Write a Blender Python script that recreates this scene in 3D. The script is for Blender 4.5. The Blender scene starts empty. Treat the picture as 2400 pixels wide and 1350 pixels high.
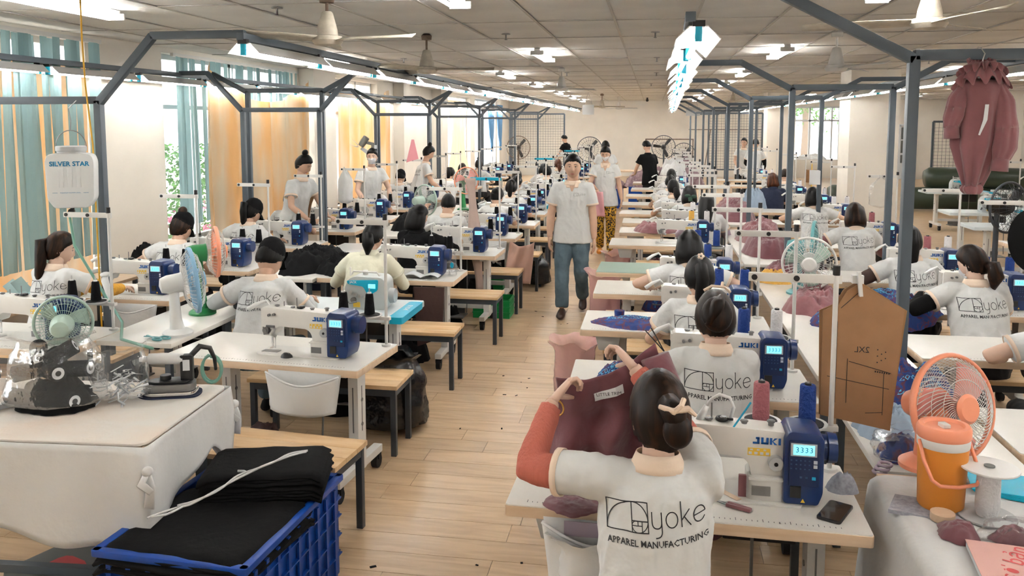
import bpy, bmesh, math, random
from mathutils import Vector, Matrix, Euler, noise
from mathutils.bvhtree import BVHTree
V = Vector; PI = math.pi; R = math.radians
SC = bpy.context.scene
COL = SC.collection
TMP = bpy.data.scenes.new('workbench')      # small scene in which forms are evaluated, removed at the end
def evaluated(o):
    TMP.collection.objects.link(o); vl = TMP.view_layers[0]; vl.update()
    return bpy.data.meshes.new_from_object(o.evaluated_get(vl.depsgraph))
# ---------------------------------------------------------------- camera, world, exposure
cam_d = bpy.data.cameras.new('camera'); cam = bpy.data.objects.new('camera', cam_d); COL.objects.link(cam)
cam.location = (0, 0, 2.04)
cam.rotation_euler = (R(90 - 5.54), 0, R(9.56))
cam_d.sensor_width = 36; cam_d.lens = 36 * 1950 / 2400
cam_d.shift_y = -(675 - 480) / 2400
cam_d.clip_start = .05; cam_d.clip_end = 200
SC.camera = cam
SC.view_settings.view_transform = 'Standard'; SC.view_settings.look = 'None'
SC.view_settings.exposure = 0.78; SC.view_settings.gamma = 1
SC.view_settings.use_curve_mapping = False
SC.cycles.use_denoising = True
SC.cycles.max_bounces = 5; SC.cycles.diffuse_bounces = 2; SC.cycles.glossy_bounces = 2; SC.cycles.use_adaptive_sampling = True; SC.cycles.adaptive_threshold = .2; SC.cycles.adaptive_min_samples = 12; SC.cycles.transparent_max_bounces = 12
SC.cycles.sample_clamp_indirect = 4; SC.cycles.caustics_reflective = False; SC.cycles.caustics_refractive = False
TUBE_L = 34.0      # radiance of the fluorescent tubes
W = bpy.data.worlds.new('sky'); SC.world = W; W.use_nodes = True
_bg = W.node_tree.nodes['Background']; _bg.inputs[0].default_value = (.93, .97, 1, 1); _bg.inputs[1].default_value = 2.6
sun_d = bpy.data.lights.new('sun', 'SUN'); sun_d.energy = 1.6; sun_d.angle = R(2); sun_d.color = (1, .93, .82)
sun = bpy.data.objects.new('sun', sun_d); COL.objects.link(sun); sun.rotation_euler = (R(38), R(-32), 0); sun.location = (-20, 0, 20)

# ---------------------------------------------------------------- materials
MATS = {}
def mat(name, col, rough=.6, metal=0, var=0, vs=8, bump=0, bs=40, emit=0, trans=0, alpha=1, col2=None, sheen=0, stretch=None, coat=0, ior=1.45, ecol=None, spec=None):
    if name in MATS: return MATS[name]
    m = bpy.data.materials.new(name); m.use_nodes = True
    nt = m.node_tree; n = nt.nodes; l = nt.links; b = n['Principled BSDF']
    c4 = (*col, 1)
    b.inputs['Base Color'].default_value = c4
    b.inputs['Roughness'].default_value = rough; b.inputs['Metallic'].default_value = metal
    b.inputs['IOR'].default_value = ior
    if spec is not None: b.inputs['Specular IOR Level'].default_value = spec
    if coat: b.inputs['Coat Weight'].default_value = coat; b.inputs['Coat Roughness'].default_value = .15
    if sheen: b.inputs['Sheen Weight'].default_value = sheen; b.inputs['Sheen Roughness'].default_value = .6
    if emit: b.inputs['Emission Color'].default_value = (*(ecol or col), 1); b.inputs['Emission Strength'].default_value = emit
    if trans: b.inputs['Transmission Weight'].default_value = trans
    if alpha < 1: b.inputs['Alpha'].default_value = alpha
    def coords():
        tc = n.new('ShaderNodeTexCoord'); mp = n.new('ShaderNodeMapping')
        if stretch: mp.inputs['Scale'].default_value = stretch
        l.new(tc.outputs['Object'], mp.inputs[0]); return mp.outputs[0]
    co = coords() if (var or bump) else None
    if var or col2:
        t = n.new('ShaderNodeTexNoise'); t.inputs['Scale'].default_value = vs; t.inputs['Detail'].default_value = 4
        if co is None: co = coords()
        l.new(co, t.inputs['Vector'])
        mx = n.new('ShaderNodeMix'); mx.data_type = 'RGBA'
        k = 1 - var
        mx.inputs[6].default_value = c4
        mx.inputs[7].default_value = (*(col2 or [x * k for x in col]), 1)
        rp = n.new('ShaderNodeMapRange'); rp.inputs[1].default_value = .35; rp.inputs[2].default_value = .65
        l.new(t.outputs[0], rp.inputs[0]); l.new(rp.outputs[0], mx.inputs[0]); l.new(mx.outputs[2], b.inputs['Base Color'])
    if bump:
        t = n.new('ShaderNodeTexNoise'); t.inputs['Scale'].default_value = bs; t.inputs['Detail'].default_value = 3
        l.new(co, t.inputs['Vector'])
        bp = n.new('ShaderNodeBump'); bp.inputs['Strength'].default_value = bump; bp.inputs['Distance'].default_value = .02
        l.new(t.outputs[0], bp.inputs['Height']); l.new(bp.outputs[0], b.inputs['Normal'])
    MATS[name] = m
    return m
def ramp_mat(name, stops, scale=6, rough=.7, kind='noise', stretch=(1, 1, 1), bump=0, detail=4, dist=0):
    m = bpy.data.materials.new(name); m.use_nodes = True
    n = m.node_tree.nodes; l = m.node_tree.links; b = n['Principled BSDF']; b.inputs['Roughness'].default_value = rough
    tc = n.new('ShaderNodeTexCoord'); mp = n.new('ShaderNodeMapping'); mp.inputs['Scale'].default_value = stretch
    l.new(tc.outputs['Object'], mp.inputs[0])
    if kind == 'voronoi':
        t = n.new('ShaderNodeTexVoronoi'); t.inputs['Scale'].default_value = scale; out = t.outputs['Distance']
    elif kind == 'wave':
        t = n.new('ShaderNodeTexWave'); t.inputs['Scale'].default_value = scale; t.inputs['Distortion'].default_value = dist; out = t.outputs['Fac']
    else:
        t = n.new('ShaderNodeTexNoise'); t.inputs['Scale'].default_value = scale; t.inputs['Detail'].default_value = detail; t.inputs['Distortion'].default_value = dist; out = t.outputs[0]
    l.new(mp.outputs[0], t.inputs['Vector'])
    cr = n.new('ShaderNodeValToRGB'); e = cr.color_ramp.elements
    while len(e) < len(stops): e.new(.5)
    for k, (p, c) in enumerate(stops): e[k].position = p; e[k].color = (*c, 1)
    l.new(out, cr.inputs[0]); l.new(cr.outputs[0], b.inputs['Base Color'])
    if bump:
        bp = n.new('ShaderNodeBump'); bp.inputs['Strength'].default_value = bump; bp.inputs['Distance'].default_value = .01
        l.new(out, bp.inputs['Height']); l.new(bp.outputs[0], b.inputs['Normal'])
    MATS[name] = m
    return m
def wood_mat(name, c1, c2, rough, sc=3.0, rnd=.12, stretch=(1, 9, 9), knots=None):
    """grain along object X, each object shifted and tinted by its own random number"""
    m = bpy.data.materials.new(name); m.use_nodes = True
    n = m.node_tree.nodes; l = m.node_tree.links; b = n['Principled BSDF']; b.inputs['Roughness'].default_value = rough
    tc = n.new('ShaderNodeTexCoord'); oi = n.new('ShaderNodeObjectInfo')
    ad = n.new('ShaderNodeVectorMath'); ad.operation = 'ADD'
    sc_ = n.new('ShaderNodeMath'); sc_.operation = 'MULTIPLY'; sc_.inputs[1].default_value = 37
    l.new(oi.outputs['Random'], sc_.inputs[0]); l.new(tc.outputs['Object'], ad.inputs[0]); l.new(sc_.outputs[0], ad.inputs[1])
    mp = n.new('ShaderNodeMapping'); mp.inputs['Scale'].default_value = stretch; l.new(ad.outputs[0], mp.inputs[0])
    t = n.new('ShaderNodeTexNoise'); t.inputs['Scale'].default_value = sc; t.inputs['Detail'].default_value = 6; t.inputs['Distortion'].default_value = .6
    l.new(mp.outputs[0], t.inputs['Vector'])
    cr = n.new('ShaderNodeValToRGB'); e = cr.color_ramp.elements
    e[0].position = .33; e[0].color = (*c2, 1); e[1].position = .62; e[1].color = (*c1, 1)
    l.new(t.outputs[0], cr.inputs[0])
    hv = n.new('ShaderNodeHueSaturation'); mr = n.new('ShaderNodeMapRange'); mr.inputs[3].default_value = 1 - rnd; mr.inputs[4].default_value = 1 + rnd * .4
    l.new(oi.outputs['Random'], mr.inputs[0]); l.new(mr.outputs[0], hv.inputs['Value']); l.new(cr.outputs[0], hv.inputs['Color'])
    l.new(hv.outputs[0], b.inputs['Base Color'])
    MATS[name] = m
    return m

mat('cream_wall', (.85, .79, .70), .75, var=.06, vs=2, bump=.04, bs=60)
mat('ceiling_tile', (.83, .81, .77), .85, var=.10, vs=1.6, bump=.06, bs=90)
mat('grid_bar', (.52, .49, .44), .6)
wood_mat('floor_wood', (.69, .49, .30), (.56, .375, .215), .30, 2.4, .10, (1.2, 8, 8))
mat('floor_gap', (.43, .30, .18), .8)
wood_mat('bench_wood', (.82, .58, .34), (.68, .42, .20), .38, 2.2, .10, (1.5, 7, 7))
wood_mat('edge_wood', (.76, .58, .41), (.64, .45, .29), .5, 2.5, .05)
wood_mat('dark_wood', (.50, .27, .11), (.36, .17, .06), .5, 2.5, .05)
mat('laminate', (.83, .80, .74), .28, var=.05, vs=5, coat=.2)
mat('laminate_green', (.30, .42, .36), .3, var=.05, vs=5)
mat('laminate_grey', (.62, .68, .70), .3, var=.04)
mat('cyan_edge', (.0, .36, .55), .4)
mat('frame_grey', (.072, .092, .112), .42, var=.12, vs=6)
mat('frame_dark', (.036, .043, .054), .45, var=.1, vs=6)
mat('white_metal', (.74, .72, .68), .4, var=.05, vs=9)
mat('machine_white', (.80, .775, .725), .33, var=.04, vs=10, coat=.25)
mat('machine_grey', (.52, .55, .54), .35)
mat('machine_blue', (.0015, .020, .10), .36, coat=.12)
mat('panel_blue', (.003, .014, .065), .4)
mat('logo_blue', (.0, .09, .36), .5)
mat('black_plastic', (.008, .008, .009), .42)
mat('black_rubber', (.010, .010, .011), .7, spec=.3)
mat('steel', (.55, .55, .54), .3, 1)
mat('chrome', (.75, .75, .75), .12, 1)
mat('dark_steel', (.22, .22, .22), .4, .9)
mat('yellow_label', (.85, .55, .06), .5)
mat('white_plastic', (.80, .80, .78), .35)
mat('grey_plastic', (.47, .48, .48), .45)
mat('lcd', (.12, .55, .70), .3, emit=1.1, ecol=(.16, .72, .95))
mat('lcd_digits', (.01, .08, .16), .5)
mat('button_white', (.62, .66, .72), .5)
mat('cyan_button', (.02, .38, .62), .4)
mat('cyan_plastic', (.0, .42, .62), .35)
mat('tube_glow', (1, 1, 1), .5, emit=TUBE_L, ecol=(1, .985, .95))
mat('reflector', (.80, .80, .79), .22, .55)
mat('glass', (.92, .97, .97), .03, alpha=.12)
mat('window_frame', (.72, .74, .74), .45)
mat('ink', (.018, .018, .02), .7)
mat('print_blue', (.0, .19, .40), .6)
mat('cloth_white', (.72, .715, .70), .85, var=.07, vs=3, bump=.25, bs=14, sheen=.2)
mat('cloth_black', (.0055, .0055, .006), .9, bump=.25, bs=22, spec=.15)
mat('shirt', (.66, .66, .645), .88, var=.05, vs=5, bump=.55, bs=11, sheen=.1, spec=.3)
mat('shirt_trim', (.80, .63, .49), .85, bump=.1, bs=60)
mat('skin', (.60, .375, .26), .5, var=.08, vs=12)
mat('skin_pale', (.70, .47, .355), .5, var=.08, vs=12)
mat('lips', (.50, .20, .16), .5)
mat('eye_white', (.75, .72, .68), .25)
mat('iris', (.02, .012, .008), .2)
mat('denim', (.125, .18, .215), .9, var=.35, vs=6, bump=.6, bs=14, spec=.2)
mat('dark_trousers', (.008, .008, .010), .9, bump=.2, bs=20)
mat('grey_trousers', (.30, .29, .28), .85, bump=.2, bs=20)
mat('shoe_brown', (.035, .018, .012), .35)
mat('mask', (.78, .78, .80), .8, bump=.15, bs=30)
mat('cardboard', (.35, .19, .092), .8, var=.10, vs=14)
mat('cardboard_edge', (.30, .16, .07), .85)
mat('paper', (.72, .73, .74), .7)
def film_mat(name, tint, body):
    m = bpy.data.materials.new(name); m.use_nodes = True; n = m.node_tree.nodes; l = m.node_tree.links; n.remove(n['Principled BSDF']); o = n['Material Output']
    tc = n.new('ShaderNodeTexCoord'); t = n.new('ShaderNodeTexNoise'); t.inputs['Scale'].default_value = 11; t.inputs['Detail'].default_value = 3; l.new(tc.outputs['Object'], t.inputs['Vector'])
    bp = n.new('ShaderNodeBump'); bp.inputs['Strength'].default_value = .55; bp.inputs['Distance'].default_value = .03; l.new(t.outputs[0], bp.inputs['Height'])
    g = n.new('ShaderNodeBsdfGlossy'); g.inputs['Roughness'].default_value = .16; g.inputs[0].default_value = (.8, .8, .8, 1); l.new(bp.outputs[0], g.inputs['Normal'])
    d = n.new('ShaderNodeBsdfDiffuse'); d.inputs[0].default_value = (*tint, 1); tr = n.new('ShaderNodeBsdfTransparent')
    fr = n.new('ShaderNodeFresnel'); fr.inputs[0].default_value = 1.5; l.new(bp.outputs[0], fr.inputs['Normal'])
    m1 = n.new('ShaderNodeMixShader'); m1.inputs[0].default_value = body; l.new(tr.outputs[0], m1.inputs[1]); l.new(d.outputs[0], m1.inputs[2])
    m2 = n.new('ShaderNodeMixShader'); mu = n.new('ShaderNodeMath'); mu.operation = 'MULTIPLY'; mu.inputs[1].default_value = .38; l.new(fr.outputs[0], mu.inputs[0]); l.new(mu.outputs[0], m2.inputs[0]); l.new(m1.outputs[0], m2.inputs[1]); l.new(g.outputs[0], m2.inputs[2]); l.new(m2.outputs[0], o.inputs[0]); MATS[name] = m
film_mat('bag_clear', (.75, .78, .78), .07)
mat('bag_pink', (.78, .42, .42), .18, alpha=.55, bump=.8, bs=10)
mat('bag_black', (.01, .01, .011), .22, bump=.9, bs=9)
mat('maroon', (.15, .038, .05), .8, var=.25, vs=6, bump=.5, bs=12, sheen=.3)
mat('mauve', (.235, .082, .09), .8, var=.2, vs=5, bump=.3, bs=10, sheen=.3)
ramp_mat('plum_pile', [(0, (.10, .055, .07)), (.5, (.24, .15, .165)), (.62, (.30, .21, .22)), (.7, (.55, .48, .48))], 9, .8, bump=.4, dist=1.5)
ramp_mat('print_fabric', [(0, (.004, .012, .06)), (.45, (.005, .03, .16)), (.52, (.10, .02, .03)), (.60, (.006, .04, .19)), (.685, (.01, .05, .22)), (.70, (.12, .40, .60)), (.76, (.005, .03, .16))], 14, .8, bump=.25, detail=3, dist=.8)
ramp_mat('leopard', [(0, (.012, .008, .005)), (.46, (.015, .01, .006)), (.50, (.62, .34, .03)), (1, (.70, .40, .04))], 40, .8, 'noise', detail=1)
mat('plastic_orange', (.80, .29, .04), .42)
mat('plastic_coral', (.90, .33, .19), .35)
mat('plastic_pink', (.85, .33, .28), .35)
mat('thread_black', (.005, .005, .0055), .9, bump=.5, bs=90, spec=.2)
mat('thread_blue', (.004, .032, .19), .75, bump=.5, bs=90)
mat('thread_mauve', (.34, .11, .125), .75, bump=.5, bs=90)
mat('thread_white', (.78, .76, .76), .8, bump=.4, bs=90)
mat('thread_orange', (.72, .40, .08), .8, bump=.4, bs=90)
mat('thread_yellow', (.80, .78, .52), .8, bump=.4, bs=90)
mat('crate_blue', (.0, .045, .27), .42)
mat('crate_green', (.0, .22, .05), .45)
mat('fan_green', (.015, .20, .055), .35)
mat('fan_mint', (.42, .55, .47), .4)
mat('fan_teal', (.09, .29, .30), .4)
mat('fan_blue', (.24, .44, .62), .4)
mat('cable', (.02, .02, .02), .5)
mat('hose_green', (.20, .42, .33), .35, alpha=.85)
mat('cable_yellow', (.72, .40, .03), .5)
mat('blind', (.30, .43, .44), .75, var=.08, vs=3)
mat('fan_old', (.60, .54, .44), .6, var=.25, vs=14)
mat('rust', (.20, .14, .10), .8, var=.4, vs=20)
mat('leaf', (.12, .30, .05), .6, var=.5, vs=9)
mat('flower', (.60, .22, .32), .6)
mat('bark', (.25, .18, .13), .9)
mat('paving', (.72, .68, .62), .8)
mat('blue_cloth', (.10, .25, .45), .8, bump=.3, bs=10)
mat('navy', (.012, .018, .045), .85, bump=.2, bs=20)
mat('cream_jacket', (.72, .70, .55), .85, bump=.3, bs=14)
mat('pink_felt', (.85, .36, .40), .85)
mat('gold', (.75, .45, .13), .25, 1)
mat('tarp_green', (.03, .045, .03), .35)
mat('check_cloth', (.40, .41, .46), .85, var=.3, vs=70)
mat('notebook_pink', (.72, .42, .37), .6, var=.08, vs=4)
mat('red_ink', (.62, .08, .08), .6)
mat('sage', (.15, .16, .15), .6)
mat('ironpad', (.74, .71, .66), .9, var=.1, vs=2.0, col2=(.76, .58, .45), bump=.1, bs=30)
# backlit curtain cloth: diffuse plus translucent so daylight glows through
def curtain_mat(name, c1, c2, sc=1.5):
    m = bpy.data.materials.new(name); m.use_nodes = True; n = m.node_tree.nodes; l = m.node_tree.links
    n.remove(n['Principled BSDF']); o = n['Material Output']
    tc = n.new('ShaderNodeTexCoord'); mp = n.new('ShaderNodeMapping'); mp.inputs['Scale'].default_value = (1, 1.2, .25)
    t = n.new('ShaderNodeTexNoise'); t.inputs['Scale'].default_value = sc; t.inputs['Detail'].default_value = 3
    l.new(tc.outputs['Object'], mp.inputs[0]); l.new(mp.outputs[0], t.inputs['Vector'])
    cr = n.new('ShaderNodeValToRGB'); e = cr.color_ramp.elements; e[0].position = .38; e[0].color = (*c1, 1); e[1].position = .62; e[1].color = (*c2, 1)
    l.new(t.outputs[0], cr.inputs[0])
    d = n.new('ShaderNodeBsdfDiffuse'); tr = n.new('ShaderNodeBsdfTranslucent'); mx = n.new('ShaderNodeMixShader'); mx.inputs[0].default_value = .34
    l.new(cr.outputs[0], d.inputs[0]); l.new(cr.outputs[0], tr.inputs[0]); l.new(d.outputs[0], mx.inputs[1]); l.new(tr.outputs[0], mx.inputs[2]); l.new(mx.outputs[0], o.inputs[0])
    MATS[name] = m
curtain_mat('curtain_orange', (.72, .57, .41), (.80, .45, .20), 2.6)
curtain_mat('curtain_pale', (.78, .66, .48), (.86, .70, .48))
curtain_mat('blind_cloth', (.30, .43, .44), (.26, .39, .40))
# hair: dark strands
def hair_mat(name, c1, c2):
    m = ramp_mat(name, [(0, c1), (.5, c1), (.72, c2)], 34, .42, 'noise', (1, 1, .12), bump=.3, detail=3)
    m.node_tree.nodes['Principled BSDF'].inputs['Specular IOR Level'].default_value = .16
hair_mat('hair_black', (.0025, .0022, .0022), (.006, .0048, .0042))
hair_mat('hair_brown', (.008, .004, .0025), (.040, .017, .008))
hair_mat('hair_auburn', (.05, .016, .008), (.16, .055, .022))

# ---------------------------------------------------------------- mesh helpers
class MB:
    def __init__(s): s.v = []; s.f = []
    def add(s, vs, fs, M=None):
        o = len(s.v)
        s.v += [tuple(M @ V(p)) for p in vs] if M is not None else [tuple(p) for p in vs]
        s.f += [tuple(i + o for i in f) for f in fs]; return s
    def box(s, c, d, M=None, rz=0):
        x, y, z = d[0] / 2, d[1] / 2, d[2] / 2
        vs = [(a * x, b * y, e * z) for e in (-1, 1) for b in (-1, 1) for a in (-1, 1)]
        T = Matrix.Translation(c) @ Matrix.Rotation(rz, 4, 'Z')
        if M is not None: T = M @ T
        return s.add(vs, [(0, 2, 3, 1), (4, 5, 7, 6), (0, 1, 5, 4), (2, 6, 7, 3), (0, 4, 6, 2), (1, 3, 7, 5)], T)
    def rbox(s, c, d, r=.01, M=None, rz=0, n=2):
        """box with rounded vertical edges"""
        x, y, h = d[0] / 2, d[1] / 2, d[2]
        r = min(r, x * .99, y * .99); o = []
        for (cx, cy, a0) in ((x - r, y - r, 0), (-x + r, y - r, PI / 2), (-x + r, -y + r, PI), (x - r, -y + r, 1.5 * PI)):
            for k in range(n + 1): a = a0 + k * PI / 2 / n; o.append((cx + r * math.cos(a), cy + r * math.sin(a)))
        T = Matrix.Translation(c) @ Matrix.Rotation(rz, 4, 'Z')
        if M is not None: T = M @ T
        return s.prism(o, -h / 2, h / 2, T)
    def prism(s, o, z0, z1, M=None):
        n = len(o)
        vs = [(x, y, z0) for x, y in o] + [(x, y, z1) for x, y in o]
        fs = [tuple(range(n - 1, -1, -1)), tuple(range(n, 2 * n))] + [(k, (k + 1) % n, n + (k + 1) % n, n + k) for k in range(n)]
        return s.add(vs, fs, M)
    def bar(s, a, b, w, h=None, up=(0, 0, 1)):
        a, b = V(a), V(b); d = b - a; L = d.length; d.normalize(); up = V(up)
        if abs(d.dot(up)) > .98: up = V((0, 1, 0))
        x = d.cross(up).normalized(); z = x.cross(d)
        M = Matrix((x, d, z)).transposed().to_4x4(); M.translation = (a + b) / 2
        return s.box((0, 0, 0), (w, L, h or w), M)
    def tube(s, pts, r, n=8, cap=True, flat=None, ref=None):
        """loft along pts; r float or list of (a,b) or float; flat scales second axis"""
        pts = [V(p) for p in pts]; m = len(pts)
        rs = [r] * m if isinstance(r, (int, float)) else list(r)
        rs = [(q, q) if isinstance(q, (int, float)) else q for q in rs]
        o = len(s.v); prev = V(ref) if ref else None
        for k, p in enumerate(pts):
            t = (pts[min(k + 1, m - 1)] - pts[max(k - 1, 0)])
            if t.length < 1e-9: t = V((0, 0, 1))
            t.normalize()
            if prev is None: prev = V((1, 0, 0)) if abs(t.x) < .9 else V((0, 1, 0))
            a = (prev - t * prev.dot(t))
            a = a.normalized() if a.length > 1e-6 else t.orthogonal().normalized()
            b = t.cross(a); prev = a
            for j in range(n):
                q = 2 * PI * j / n
                s.v.append(tuple(p + a * (math.cos(q) * rs[k][0]) + b * (math.sin(q) * rs[k][1])))
        for k in range(m - 1):
            for j in range(n):
                j2 = (j + 1) % n
                s.f.append((o + k * n + j, o + k * n + j2, o + (k + 1) * n + j2, o + (k + 1) * n + j))
        if cap:
            s.f.append(tuple(o + n - 1 - j for j in range(n))); s.f.append(tuple(o + (m - 1) * n + j for j in range(n)))
        return s
    def cyl(s, a, b, r0, r1=None, n=12, cap=True): return s.tube([a, b], [r0, r0 if r1 is None else r1], n, cap)
    def lathe(s, prof, n=16, M=None, cap=False):
        o = []; m = len(prof)
        for r, z in prof:
            for j in range(n): a = 2 * PI * j / n; o.append((r * math.cos(a), r * math.sin(a), z))
        fs = [(k * n + j, k * n + (j + 1) % n, (k + 1) * n + (j + 1) % n, (k + 1) * n + j) for k in range(m - 1) for j in range(n)]
        if prof[0][0] > 1e-5 or cap: fs.append(tuple(range(n - 1, -1, -1)))
        if prof[-1][0] > 1e-5 or cap: fs.append(tuple((m - 1) * n + j for j in range(n)))
        return s.add(o, fs, M)
    def ell(s, c, r, n=12, m=8, M=None):
        T = Matrix.Translation(c) @ Matrix.Diagonal((*r, 1))
        if M is not None: T = M @ T
        return s.lathe([(math.sin(PI * k / m) * 1.0 if 0 < k < m else 1e-4, -math.cos(PI * k / m)) for k in range(m + 1)], n, T)
    def torus(s, R_, r, n=24, m=6, M=None, arc=2 * PI):
        vs = []; full = arc > 6.28; N = n if full else n + 1
        for i in range(N):
            a = arc * i / n
            for j in range(m): b = 2 * PI * j / m; q = R_ + r * math.cos(b); vs.append((q * math.cos(a), q * math.sin(a), r * math.sin(b)))
        fs = [(i * m + j, ((i + 1) % N) * m + j, ((i + 1) % N) * m + (j + 1) % m, i * m + (j + 1) % m) for i in range(N if full else n) for j in range(m)]
        return s.add(vs, fs, M)
    def grid(s, nx, ny, fn):
        vs = [fn(i / nx, j / ny) for j in range(ny + 1) for i in range(nx + 1)]
        return s.add(vs, [(j * (nx + 1) + i, j * (nx + 1) + i + 1, (j + 1) * (nx + 1) + i + 1, (j + 1) * (nx + 1) + i) for j in range(ny) for i in range(nx)])
    def mesh(s, name):
        me = bpy.data.meshes.new(name); me.from_pydata(s.v, [], s.f); me.update(); return me
    def build(s, name, m, parent=None, smooth=None, bevel=0, solid=0):
        me = s.mesh(name)
        return obj(name, me, m, parent, smooth, bevel, solid)
KIDS = {}
def adopt(o, parent):
    if parent is not None: o.parent = parent; KIDS.setdefault(parent.name, []).append(o)
def fix_normals(me):
    bm = bmesh.new(); bm.from_mesh(me); bmesh.ops.recalc_face_normals(bm, faces=bm.faces); bm.to_mesh(me); bm.free()
def obj(name, me, m, parent=None, smooth=None, bevel=0, solid=0):
    if m is not None and not me.materials: me.materials.append(MATS[m] if isinstance(m, str) else m)
    fix_normals(me)
    if bevel:
        bm = bmesh.new(); bm.from_mesh(me)
        es = [e for e in bm.edges if len(e.link_faces) == 2 and e.calc_face_angle(0) > .6]
        bmesh.ops.bevel(bm, geom=es, offset=bevel, segments=2, profile=.6, affect='EDGES', clamp_overlap=True); bm.to_mesh(me); bm.free()
        if smooth is None: smooth = 40
    if smooth:
        me.polygons.foreach_set('use_smooth', [True] * len(me.polygons))
        if smooth is not True: me.set_sharp_from_angle(angle=R(smooth))
    o = bpy.data.objects.new(name, me); COL.objects.link(o); adopt(o, parent)
    if solid:
        md = o.modifiers.new('thickness', 'SOLIDIFY'); md.thickness = solid; md.offset = 0
    return o
def share(name, me, parent=None, loc=(0, 0, 0), rz=0, scale=None):
    o = bpy.data.objects.new(name, me); COL.objects.link(o); o.location = loc; o.rotation_euler = (0, 0, rz); adopt(o, parent)
    if scale: o.scale = scale
    return o
def tag(o, label=None, cat=None, group=None, kind=None):
    if label: o['label'] = label
    if cat: o['category'] = cat
    if group: o['group'] = group
    if kind: o['kind'] = kind
    return o
def thing(name, label, cat, loc=(0, 0, 0), rz=0, group=None):
    o = bpy.data.objects.new(name, None); COL.objects.link(o); o.location = loc; o.rotation_euler = (0, 0, rz); o.empty_display_size = .1
    return tag(o, label, cat, group)
def copy_tree(o, loc=None, rz=None, label=None, group=None, parent=None, ch=None):
    c = o.copy(); COL.objects.link(c); adopt(c, parent)
    if loc is not None: c.location = loc
    if rz is not None: c.rotation_euler = (0, 0, rz)
    if label: c['label'] = label
    if group: c['group'] = group
    for k in KIDS.get(o.name, ()): copy_tree(k, parent=c)
    return c
def at(M, p): return M @ V(p)
def struct(o): o['kind'] = 'structure'; return o
def text_mesh(s, size=1.0, offset=0.0, sx=1.0, align='CENTER', extrude=0, spacing=1.0, res=3):
    cu = bpy.data.curves.new('lettering', 'FONT'); cu.body = s; cu.size = size; cu.offset = offset; cu.align_x = align; cu.align_y = 'CENTER'
    cu.extrude = extrude; cu.space_character = spacing; cu.resolution_u = res
    o = bpy.data.objects.new('lettering', cu); me = evaluated(o)
    bpy.data.objects.remove(o); bpy.data.curves.remove(cu)
    if sx != 1: me.transform(Matrix.Diagonal((sx, 1, 1, 1)))
    return me
def text_obj(name, s, size, m, parent, M, **k):
    """lettering lying in the plane given by M (x right, y up)"""
    me = text_mesh(s, size, **k); me.transform(M); me.materials.clear(); me.materials.append(MATS[m])
    o = bpy.data.objects.new(name, me); COL.objects.link(o); adopt(o, parent)
    return o
FRONT = Matrix(((1, 0, 0, 0), (0, 0, -1, 0), (0, 1, 0, 0), (0, 0, 0, 1)))   # lettering that faces -Y
def face_m(x, y, z): return Matrix.Translation((x, y, z)) @ FRONT
# ---------------------------------------------------------------- the room
XL, XR, YB, YF, ZC = -5.7, 13.0, -3.0, 33.0, 2.94
rnd = random.Random(4)
# floor: planks one by one where the aisle shows them, the rest as one field
fl = MB(); fl.box(((XL + XR) / 2, (YB + YF) / 2, -.06), (XR - XL + .4, YF - YB + .4, .1)); floor = struct(fl.build('floor', 'floor_gap'))
PW, PL = .18, 1.22
pm = MB(); pm.box((0, 0, 0), (PL - .003, PW - .003, .010)); pme = pm.mesh('plank'); pme.materials.append(MATS['floor_wood'])
rest = MB(); npl = 0
y = YB; row = 0
cells = []
while y < YF:
    x = XL - rnd.random() * PL
    while x < XR:
        cells.append((x + PL / 2, y + PW / 2)); x += PL
    y += PW
def plank_rank(c):
    x, yy = c
    if -1.95 < x < .35 and 1.9 < yy: return yy
    return 1e3
cells.sort(key=plank_rank)
for k, (x, yy) in enumerate(cells):
    if k < 290: share('plank', pme, floor, (x, yy, -.005))
    else: rest.box((x, yy, -.005), (PL - .003, PW - .003, .010))
tag(rest.build('plank_field', 'floor_wood', floor), kind='stuff')
# ceiling tiles
ce = MB(); ce.box(((XL + XR) / 2, (YB + YF) / 2, ZC + .08), (XR - XL + .4, YF - YB + .4, .1)); ceiling = struct(ce.build('ceiling', 'grid_bar'))
TW, TD = .69, 1.41
x0 = -1.72 - TW * 6; y0 = 7.4 - TD * 8
tiles = []
i = 0
while x0 + i * TW < XR:
    j = 0
    while y0 + j * TD < YF:
        cx, cy = x0 + (i + .5) * TW, y0 + (j + .5) * TD
        if XL < cx < XR and YB < cy < YF: tiles.append((cx, cy))
        j += 1
    i += 1
def tile_rank(c):
    x, yy = c
    if yy < 3.5: return 1e3 - yy
    a = math.atan2(x, yy) + R(9.56)
    if abs(a) > R(34): return 500 + yy
    return yy
tiles.sort(key=tile_rank)
tm = MB(); tm.box((0, 0, 0), (TW - .014, TD - .012, .03)); tme = tm.mesh('ceiling_tile'); tme.materials.append(MATS['ceiling_tile'])
tr = MB()
for k, (x, yy) in enumerate(tiles):
    if k < 280:
        o = share('ceiling_tile', tme, ceiling, (x, yy, ZC + .017 + rnd.random() * .006)); o.rotation_euler = (rnd.gauss(0, .0022), rnd.gauss(0, .003), 0)
    else: tr.box((x, yy, ZC + .018), (TW - .014, TD - .012, .03))
tag(tr.build('ceiling_tile_field', 'ceiling_tile', ceiling), kind='stuff')
gb = MB()
for i in range(-2, 30):
    x = x0 + i * TW
    if XL < x < XR: gb.box((x, (YB + YF) / 2, ZC - .001), (.022, YF - YB, .006))
j = 0
while y0 + j * TD < YF:
    yy = y0 + j * TD
    if yy > YB: gb.box(((XL + XR) / 2, yy, ZC), (XR - XL, .016, .005))
    j += 1
gb.build('tile_grid', 'grid_bar', ceiling)
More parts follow.
